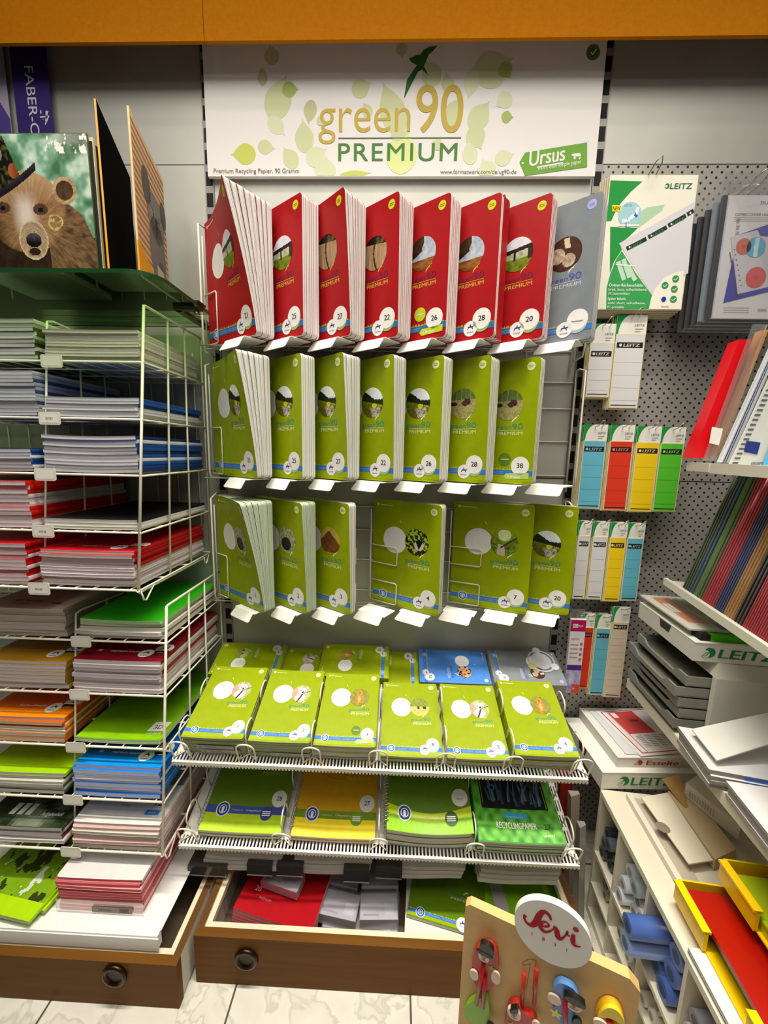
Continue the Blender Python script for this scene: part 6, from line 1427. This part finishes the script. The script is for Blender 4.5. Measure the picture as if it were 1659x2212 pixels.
# things leaning in the gap beside the pigeonholes
for k, (xa, ya, w_, h_, c, lab, m) in enumerate(((.520, -.20, .028, .30, 'a08f82', 'grey-brown board leaning in the gap beside the pigeonholes', 'matt_card'), (.507, -.155, .04, .33, '7d2018', 'dark red folder leaning in the gap behind the grey board', 'plastic'), (.518, -.262, .02, .27, '9a968c', 'grey film-wrapped board standing nearest in the gap', 'plastic'))):
    mb = MB(); mb.hexa([(xa, ya, .001), (xa + w_, ya + .01, .001), (xa + w_, ya + .035, .001), (xa, ya + .035, .001), (xa - .012, ya + .02, h_), (xa + w_ - .012, ya + .03, h_), (xa + w_ - .012, ya + .04, h_), (xa - .012, ya + .04, h_)], hx(c), m); tag(mb.build('leaning_board'), lab, 'board')
# ------------------------------------------------------------------ brown drawers on the floor
BR = hx('66400f'); BRD = hx('5d3a1a'); CRE = hx('d9cdb0')
def drawer(lab, x0, x1, yf, yb, zt, knob):
    t = thing('floor_drawer', lab, 'drawer', (0, 0, 0))
    mb = MB(); mb.box((x0, yf, .002), (x1, yf + .018, zt), BR, 'wood_veneer'); mb.build('front_panel', t)
    for a, b, s_ in ((x0, x0 + .016, 1), (x1 - .016, x1, 0)):
        mb = MB(); mb.box((a, yf + .0185, .012), (b, yb, zt), hx('c9c2b2'), 'matt_card', top=hx('5a380e')); mb.build('side_panel', t)
    mb = MB(); mb.box((x0 + .0165, yf + .0185, zt - .02), (x1 - .0165, yf + .031, zt - .004), CRE, 'coated_sheet'); mb.box((x0 + .0165, yf + .031, zt - .02), (x0 + .029, yb, zt - .004), CRE, 'coated_sheet'); mb.box((x1 - .029, yf + .031, zt - .02), (x1 - .0165, yb, zt - .004), CRE, 'coated_sheet'); mb.build('inner_frame', t)
    mb = MB(); mb.box((x0 + .0165, yf + .031, .012), (x1 - .0165, yb, .018), hx('6a5a48'), 'matt_card'); mb.box((x0 + .0165, yb, .012), (x1 - .0165, yb + .006, zt), hx('5a4a3a'), 'matt_card'); mb.build('bottom', t)
    kx, kz = knob; M = TR((kx, yf - .0002, kz), 0, 90)
    mb = MB(); mb.lathe([(.026, 0), (.0275, .004), (.025, .008), (.0195, .0085), (.018, .004)], hx('3a2c20'), 'satin_metal', 28, M); mb.lathe([(.0178, .0005), (.0178, .003)], hx('080706'), 'matt_card', 24, M); mb.build('ring_pull', t)
    return t
k = W(250, 2103, y=-.462); drawer('brown wooden floor drawer under the white metal tray', -1.3, -.439, -.462, -.06, .118, (k.x, k.z))
k = W(533, 2068, y=-.418); drawer('brown wooden floor drawer pulled out under the comb shelves', -.424, .475, -.418, -.05, .132, (k.x, k.z))
# what lies in the open drawer
FZ = .0185
def lay(M, x, y, z, rz=0): return TR((x, y, z), rz) @ Matrix.Rotation(math.radians(-90), 4, 'X')
rd = book_meshes(.21, .19, .0078, hx('a80f18'), hx('dcb4bb'), None, lambda u, v: .006 * (2 * u / .21 - 1) ** 2 * .8, nu=8, nv=3, r=.006)
ra = MB()
def redart(mb, S, t): mb.decal(S, TX('20', .03, .05, .012, bold=.02), hx('d9a8a8'), 'glossy_card', t + .0003); mb.decal(S, TX('PREMIUM', .05, .035, .006), hx('c98a8a'), 'glossy_card', t + .0003)
rdt = book_meshes(.21, .19, .0078, hx('a80f18'), hx('dcb4bb'), redart, lambda u, v: .006 * (2 * u / .21 - 1) ** 2 * .8, nu=8, nv=3, r=.006)
for k in range(8):
    top = k == 7
    book('exercise_book', rdt if top else rd, 'red exercise book on top of the film-wrapped pile in the drawer' if top else 'red pink-edged exercise book in the film-wrapped pile in the drawer', 'exercise book', lay(None, -.380 + .0012 * k, -.338 + .001 * k, FZ + .0006 + k * .0082, -11), None if top else 'red books in the drawer')
def labelbox(lab, x, y, z, rz, w, d, h, tint):
    t = thing('label_box', lab, 'box', M=TR((x, y, z), rz))
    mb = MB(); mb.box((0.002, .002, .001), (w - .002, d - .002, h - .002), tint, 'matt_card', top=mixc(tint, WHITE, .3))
    S = flat((0, .0018, 0), UP_FRONT); mb.decal(S, BAND(.012, h * .35, w * .3, h * .6, 1), hx('8f8a9c'), 'matt_card', .0002); mb.decal(S, BAND(w * .5, h * .3, w * .9, h * .6, 1), hx('a39fae'), 'matt_card', .0002)
    S = flat((0, 0, h - .002), LYING); mb.decal(S, BAND(.01, .01, w * .5, .014, 1), hx('8f8a9c'), 'matt_card', .0003); mb.decal(S, BAND(w * .65, .012, w * .9, d * .6, 1), hx('c4bfd0'), 'matt_card', .0003)
    mb.build('label_stack', t)
    mb = MB(); mb.box((0, 0, 0), (w, d, .0006), (.8, .8, .8), 'clear_plastic'); mb.box((0, 0, .0006), (w, .0006, h), (.8, .8, .8), 'clear_plastic'); mb.box((0, 0, h), (w, d, h + .0006), (.8, .8, .8), 'clear_plastic'); mb.build('clear_case', t)
LIL = hx('8f88a0')
redtop = FZ + 8 * .0082 + .008
labelbox('clear label box lying on the red books in the drawer', -.318, -.285, redtop, -14, .105, .05, .022, hx('9c9ca8')); labelbox('clear label box behind it, higher on the red books', -.311, -.230, redtop, -12, .105, .05, .03, hx('8f969c'))
for i, (x, y, z, rz, w, d, h, c, lab) in enumerate(((-.150, -.330, FZ + .0004, -4, .19, .1, .026, hx('55566a'), 'dark clear label box at the bottom of the drawer'), (-.163, -.322, FZ + .0275, -8, .1, .062, .027, LIL, 'lilac clear label box beside the red books'), (-.165, -.256, FZ + .0275, -8, .1, .062, .037, hx('857c98'), 'taller lilac clear label box behind the first lilac one'), (-.056, -.332, FZ + .0275, 3, .098, .062, .028, hx('9a94ae'), 'pale lilac clear label box beside the white carton'), (-.056, -.267, FZ + .0275, 3, .098, .065, .043, hx('8f7f98'), 'tallest lilac clear label box, farther back in the drawer'))):
    labelbox(lab, x, y, z, rz, w, d, h, c)
t = thing('white_box', 'flat white carton in the drawer under the tilted green book', 'box', M=TR((.056, -.352, FZ + .0004), -4)); mb = MB(); mb.box((0, 0, 0), (.205, .2, .05), hx('d6d2cc'), 'matt_card'); S = flat((0, 0, 0), UP_FRONT); mb.decal(S, TX('BLAZED 20', .02, .024, .007, bold=.01), hx('4a463e'), 'matt_card', .0003); mb.decal(S, POLY([(.11, .05), (.12, .034), (.18, .034), (.19, .05)]), hx('55503f'), 'matt_card', .0003); mb.build('carton', t)
gb = book_meshes(.19, .16, .006, hx('5f8010'), hx('d9d5cf'), COVER('green', '20', None, .19, .16, white_disc=False), r=.006)
book('exercise_book', gb, 'green exercise book tilted on the white carton in the drawer', 'exercise book', lay(None, .062, -.318, FZ + .053, -12) @ TR((0, 0, 0), 0))
gl = book_meshes(.22, .2, .0092, hx('7fb414'), hx('cfd4b8'), None, r=.005)
for k in range(5): book('exercise_book', gl, 'bright green exercise book %s of the film-wrapped pile in the drawer' % ('on top' if k == 4 else 'lower down'), 'exercise book', lay(None, .262, -.358, FZ + .0006 + k * .0112, 2), None if k == 4 else 'green film-wrapped books in the drawer')
mb = MB(); mb.box((0, 0, 0), (.034, .075, .0008), hx('a9a6ae'), 'matt_card'); tag(mb.build('paper_slip', M=TR((.29, -.30, FZ + .0568), 4)), 'grey paper slip on the green film-wrapped books in the drawer', 'paper')
mb = MB(); mb.box((.2575, -.3635, FZ + .001), (.476 - .03, -.3628, FZ + .058), (.8, .8, .8), 'clear_film'); tag(mb.build('film_wrapper'), 'clear film front of the green pile in the drawer', 'film')
# dark low shelf under the comb shelves with a few pads and label rails
t = thing('low_shelf', 'dark low shelf under the lower comb shelf', 'shelf', (0, 0, 0)); mb = MB(); mb.box((-.485, -.235, .148), (.475, -.02, .154), hx('4a463e'), 'matt_card'); mb.build('board', t)
for x in (-.478, .455):
    mb = MB(); mb.box((x, -.2, .154), (x + .012, -.004, .165), hx('4a463e'), 'panel_metal'); mb.build('bracket', t)
pm = book_meshes(.2, .21, .009, hx('b9b4aa'), hx('d9d5cd'), None, lambda u, v: -.003 * math.sin(5 * u / .2), nu=8, nv=2, r=.006)
for i, (x, lab) in enumerate(((-.466, 'below the dark green wire-bound pads'), (-.236, 'below the orange-yellow pads'), (.0, 'below the dotted pads'), (.238, 'below the jungle pads'))):
    for k in range(3): book('writing_pad', pm, 'white-edged pad on the dark low shelf %s' % lab, 'pad', lay(None, x + .004 * k, -.295 + .003 * k, .158 + k * .0106, (hsh(i, k) - .5) * 2), 'white-edged pads ' + lab)
for i, (a, b, lab) in enumerate((((405, 1872), (490, 1895), 'at the end over the left-hand tray edge'), ((533, 1868), (588, 1893), 'above the red books'), ((597, 1870), (655, 1895), 'between the two piles of clear boxes'), ((742, 1880), (797, 1908), 'above the white carton'), ((812, 1874), (868, 1900), 'above the tilted green book'))):
    y = -.302; A, B = W(*a, y=y), W(*b, y=y); mb = MB(); mb.box((A.x, y, B.z), (B.x, y + .004, A.z), (.5, .5, .5), 'smoked_plastic'); mb.box((A.x, y, A.z), (B.x, y + .065, A.z + .003), hx('3f3b34'), 'plastic'); mb.box((A.x, y - .001, B.z), (B.x, y + .006, B.z + .002), hx('8a867a'), 'plastic')
    tag(mb.build('label_holder'), 'smoky plastic label holder under the low shelf ' + lab.replace('left-hand ', 'white '), 'label holder', None)

# ------------------------------------------------------------------ fibreboard display of wooden letters with a round sign
pa, pb = W(1006, 1950, z=.6), W(1386, 2127, z=.6)
d = Vector((pb.x - pa.x, pb.y - pa.y, 0)); BW = d.length; d.normalize(); nrm = Vector((d.y, -d.x, 0))
MD = Matrix(((d.x, -nrm.x, 0, pa.x), (d.y, -nrm.y, 0, pa.y), (0, 0, 1, 0), (0, 0, 0, 1)))   # x across, y away, z up
MDi = MD.inverted()
def bd(px, py):
    r = rt * ((px - CU) / FPX) + dn * ((py - CV) / FPX) + fw; n = nrm; k = (Vector((pa.x, pa.y, 0)) - CAM).dot(n) / r.dot(n); q = MDi @ (CAM + r * k); return q.x, q.z
t = thing('display_board', 'tan fibreboard stand displaying wooden clown letters', 'display stand', M=MD)
mb = MB(); MDF = hx('c8a05f'); mb.prism([(0, 0), (BW, 0), (BW, .6 - .012), (BW - .012, .6), (0.006, .6), (0, .594)], lambda u, v, e: Vector((u, e, v)), .0, .012, MDF, 'fibreboard', side=hx('d2ab6c')); mb.build('panel', t)
mb = MB(); mb.box((.02, .0125, 0), (BW - .02, .1, .012), MDF, 'fibreboard'); mb.build('foot', t)
mb = MB()
# an unfilled letter outline and its two holes
for q in (((1127, 2080), (1142, 2072), (1158, 2074), (1150, 2138)), ((1127, 2080), (1131, 2085), (1146, 2082), (1136, 2138))):
    mb.decal(lambda u, v, e: Vector((u, -e, v)), LINE([bd(*p_) for p_ in q], .0009), hx('9a7442'), 'fibreboard', .0003)
mb.build('groove', t)
cx, cz = bd(1192, 1986); R_ = .0
ex, ez = bd(1266, 1990); R_ = abs(ex - cx) * 1.0
top_ = bd(1185, 1908); R_ = (R_ + (top_[1] - cz)) / 2
t2 = thing('round_sign', 'round white sign with red script fixed atop the fibreboard stand', 'sign', M=MD @ TR((cx, -.0085, cz)))
mb = MB(); S = lambda u, v, e: Vector((u, -e, v)); n = 64; pts = [(R_ * math.cos(2 * math.pi * i / n), R_ * math.sin(2 * math.pi * i / n)) for i in range(n)]
mb.prism(pts, S, 0, .008, hx('e9e4dc'), 'matt_card')
RS = hx('b0061f')
def strokes(P, w0, e):
    """a pen stroke through points with widths"""
    L_ = []; R2 = []
    for i, (x, y, w) in enumerate(P):
        a = P[max(0, i - 1)]; b = P[min(len(P) - 1, i + 1)]; dx, dy = b[0] - a[0], b[1] - a[1]; l = math.hypot(dx, dy) or 1
        L_.append((x - dy / l * w / 2, y + dx / l * w / 2)); R2.append((x + dy / l * w / 2, y - dx / l * w / 2))
    PP = []; TT = []
    for a, b in zip(L_, R2): PP += [a, b]
    for i in range(len(P) - 1): TT.append((2 * i, 2 * i + 1, 2 * i + 3, 2 * i + 2))
    mb.decal(S, (PP, TT), RS, 'matt_card', .008 + e)
def smooth(P, k=6):
    out = []
    for i in range(len(P) - 1):
        p0, p1, p2, p3 = P[max(0, i - 1)], P[i], P[i + 1], P[min(len(P) - 1, i + 2)]
        for j in range(k):
            t_ = j / k; out.append(tuple(.5 * (2 * p1[q] + (p2[q] - p0[q]) * t_ + (2 * p0[q] - 5 * p1[q] + 4 * p2[q] - p3[q]) * t_ ** 2 + (3 * p1[q] - p0[q] - 3 * p2[q] + p3[q]) * t_ ** 3) for q in range(3)))
    return out + [P[-1]]
u = R_
sc = lambda L_: [(a * u, b * u, c * u) for a, b, c in L_]
for e_, L_ in enumerate(((( -.06, .44, .05), (-.12, .58, .10), (-.26, .62, .12), (-.36, .44, .16), (-.43, .16, .18), (-.53, .0, .14), (-.66, .0, .08), (-.74, .12, .07), (-.72, .24, .10)),
    ((-.28, .13, .04), (-.16, .17, .07), (-.10, .26, .06), (-.18, .32, .05), (-.29, .22, .10), (-.30, .06, .12), (-.18, -.02, .09), (-.04, .10, .05), (.06, .27, .05)),
    ((.02, .30, .06), (.10, .22, .13), (.15, .02, .15), (.22, -.02, .09), (.32, .14, .05), (.38, .34, .05), (.36, .24, .06), (.44, .2, .05)),
    ((.52, .32, .09), (.52, .12, .13), (.56, .0, .10), (.66, .0, .05), (.72, .05, .03)))):
    strokes(smooth(sc(L_)), 0, .0004 + .0001 * e_)
mb.decal(S, DISC(.56 * u, .5 * u, .075 * u, n=18, rings=1), RS, 'glossy_card', .0085)
for ch, a in (('1', -.5), ('8', -.2), ('3', .1), ('1', .4)): mb.decal(S, TX(ch, a * u, -.34 * u + .0 * a, .12 * u, al='C', bold=.01), hx('a8304a'), 'glossy_card', .0085)
mb.build('disc', t2); 
# wooden clown letters
WD = 'painted_wood'
def clown(lab, at, pieces):
    t = thing('wooden_letter', lab, 'wooden letter', M=MD @ TR((at[0], 0, at[1])))
    for nm, kind, args, col in pieces:
        mb = MB(); S = lambda u, v, e: Vector((u, -e, v))
        if kind == 'disc': x, y, rx, ry, e0, e1 = args; mb.prism([(x + rx * math.cos(2 * math.pi * i / 24), y + ry * math.sin(2 * math.pi * i / 24)) for i in range(24)], S, e0, e1, col, WD)
        elif kind == 'poly':
            pts, e0, e1 = args
            for _ in range(2): pts = [q for a, b in zip(pts, pts[1:] + pts[:1]) for q in ((a[0] * .75 + b[0] * .25, a[1] * .75 + b[1] * .25), (a[0] * .25 + b[0] * .75, a[1] * .25 + b[1] * .75))]
            mb.prism(pts, S, e0, e1, col, WD)
        elif kind == 'rod': (a, b), r, e0 = args; mb.tube([S(a[0], a[1], e0), S(b[0], b[1], e0)], r, col, WD, 10)
        elif kind == 'face':
            x, y, r = args; mb.prism([(x + r * math.cos(2 * math.pi * i / 20), y + r * math.sin(2 * math.pi * i / 20)) for i in range(20)], S, .009, .0135, hx('e9d3c4'), WD)
            mb.decal(S, DISC(x, y - r * .1, r * .25, n=12, rings=1), hx('c0392b'), WD, .0140); mb.decal(S, DISC(x - r * .35, y + r * .25, r * .1, n=8, rings=1), BLACK, WD, .0140); mb.decal(S, DISC(x + r * .35, y + r * .25, r * .1, n=8, rings=1), BLACK, WD, .0140); mb.decal(S, LINE([(x - r * .5, y - r * .45), (x, y - r * .6), (x + r * .5, y - r * .45)], r * .12), hx('8a2f2a'), WD, .0140)
        elif kind == 'star':
            x, y, r = args; mb.decal(S, POLY([(x + (r if i % 2 == 0 else r * .45) * math.cos(math.pi / 2 + i * math.pi / 5), y + (r if i % 2 == 0 else r * .45) * math.sin(math.pi / 2 + i * math.pi / 5)) for i in range(10)]), col, WD, .0094)
        mb.build(nm, t)
CR, CB, CY, CG, CP, CK = hx('b5261c'), hx('5f92cf'), hx('e0a81a'), hx('7fb41f'), hx('e2c6ae'), hx('16130f')
def rel(o, px, py): q = bd(px, py); return (q[0] - o[0], q[1] - o[1])
o = bd(1050, 2070); r_ = lambda px, py: rel(o, px, py)
clown('red clown letter with a black bowler hat over a green lower half', o, [
    ('body', 'poly', ([r_(1030, 2032), r_(1050, 2024), r_(1068, 2030), r_(1078, 2050), r_(1078, 2085), r_(1070, 2112), r_(1052, 2124), r_(1032, 2118), r_(1022, 2092), r_(1022, 2058)][::-1], .001, .009), CR),
    ('leg', 'poly', ([r_(1026, 2142), r_(1052, 2138), r_(1058, 2150), r_(1060, 2200), r_(1048, 2206), r_(1030, 2196), r_(1004, 2182), r_(1006, 2160)][::-1], .001, .009), CG),
    ('hand', 'disc', (*r_(1027, 2085), .006, .008, .0095, .012), CP), ('hand', 'disc', (*r_(1073, 2090), .006, .010, .0095, .012), CP),
    ('rod', 'rod', ((r_(1047, 2065), r_(1032, 2144)), .0028, .0125), hx('9c1c1a')), ('rod', 'rod', ((r_(1050, 2090), r_(1046, 2150)), .0028, .0125), hx('9c1c1a')),
    ('face', 'face', (*r_(1048, 2044), .0072), None), ('hat', 'disc', (*r_(1055, 2024), .0095, .0085, .0095, .016), CK), ('hat_brim', 'disc', (*r_(1050, 2032), .011, .0028, .0138, .0165), CK),
    ('boot', 'disc', (*r_(1062, 2200), .006, .012, .0095, .013), hx('23241c')), ('flower', 'star', (*r_(1064, 2074), .0055), CG)])
o = bd(1130, 2180); r_ = lambda px, py: rel(o, px, py)
clown('red clown letter with two red rods and a flat black cap', o, [
    ('body', 'poly', ([r_(1100, 2150), r_(1124, 2152), r_(1130, 2172), r_(1160, 2180), r_(1160, 2214), r_(1090, 2230), r_(1092, 2190)][::-1], .001, .009), CR),
    ('face', 'face', (*r_(1112, 2164), .0085), None), ('hat', 'poly', ([r_(1103, 2150), r_(1122, 2146), r_(1121, 2158), r_(1104, 2157)][::-1], .0095, .016), CK),
    ('rod', 'rod', ((r_(1133, 2094), r_(1126, 2172)), .0025, .0045), CR), ('rod', 'rod', ((r_(1160, 2084), r_(1154, 2160)), .0025, .0045), CR),
    ('hand', 'disc', (*r_(1159, 2195), .006, .010, .0095, .012), CP), ('flower', 'star', (*r_(1108, 2196), .008), CG)])
o = bd(1218, 2150); r_ = lambda px, py: rel(o, px, py)
clown('light blue clown letter with a black beret and a yellow star', o, [
    ('body', 'poly', ([r_(1192, 2118), r_(1206, 2104), r_(1222, 2108), r_(1240, 2118), r_(1252, 2140), r_(1250, 2160), r_(1240, 2166), r_(1242, 2196), r_(1222, 2198), r_(1196, 2182), r_(1192, 2160), r_(1206, 2148), r_(1196, 2138)][::-1], .001, .009), CB),
    ('face', 'face', (*r_(1238, 2142), .0095), None), ('hat', 'disc', (*r_(1240, 2130), .012, .005, .0095, .0165), CK),
    ('rod', 'rod', ((r_(1220, 2130), r_(1221, 2210)), .003, .0125), hx('9c1c2a')), ('hand', 'disc', (*r_(1197, 2135), .008, .007, .0095, .012), CP), ('boot', 'disc', (*r_(1245, 2188), .006, .012, .0095, .013), hx('16241c')), ('star', 'star', (*r_(1201, 2170), .009), hx('e6d84a'))])
o = bd(1320, 2190); r_ = lambda px, py: rel(o, px, py)
clown('yellow clown letter with a round yellow hat and red rods', o, [
    ('body', 'poly', ([r_(1288, 2164), r_(1302, 2148), r_(1322, 2148), r_(1340, 2164), r_(1348, 2190), r_(1346, 2230), r_(1290, 2240), r_(1284, 2190)][::-1], .001, .009), CY),
    ('hat', 'poly', ([r_(1286, 2172), r_(1296, 2152), r_(1312, 2144), r_(1330, 2150), r_(1344, 2170), r_(1347, 2190), r_(1336, 2180), r_(1318, 2168), r_(1300, 2166)][::-1], .0095, .014), hx('eccb28')),
    ('face', 'face', (*r_(1338, 2206), .0095), None), ('cap', 'poly', ([r_(1322, 2186), r_(1350, 2198), r_(1348, 2206), r_(1326, 2200)][::-1], .0138, .017), CK),
    ('rod', 'rod', ((r_(1293, 2186), r_(1296, 2240)), .003, .0125), CR), ('rod', 'rod', ((r_(1314, 2178), r_(1318, 2240)), .0035, .0125), CR), ('hand', 'disc', (*r_(1294, 2176), .008, .007, .0145, .017), CP)])
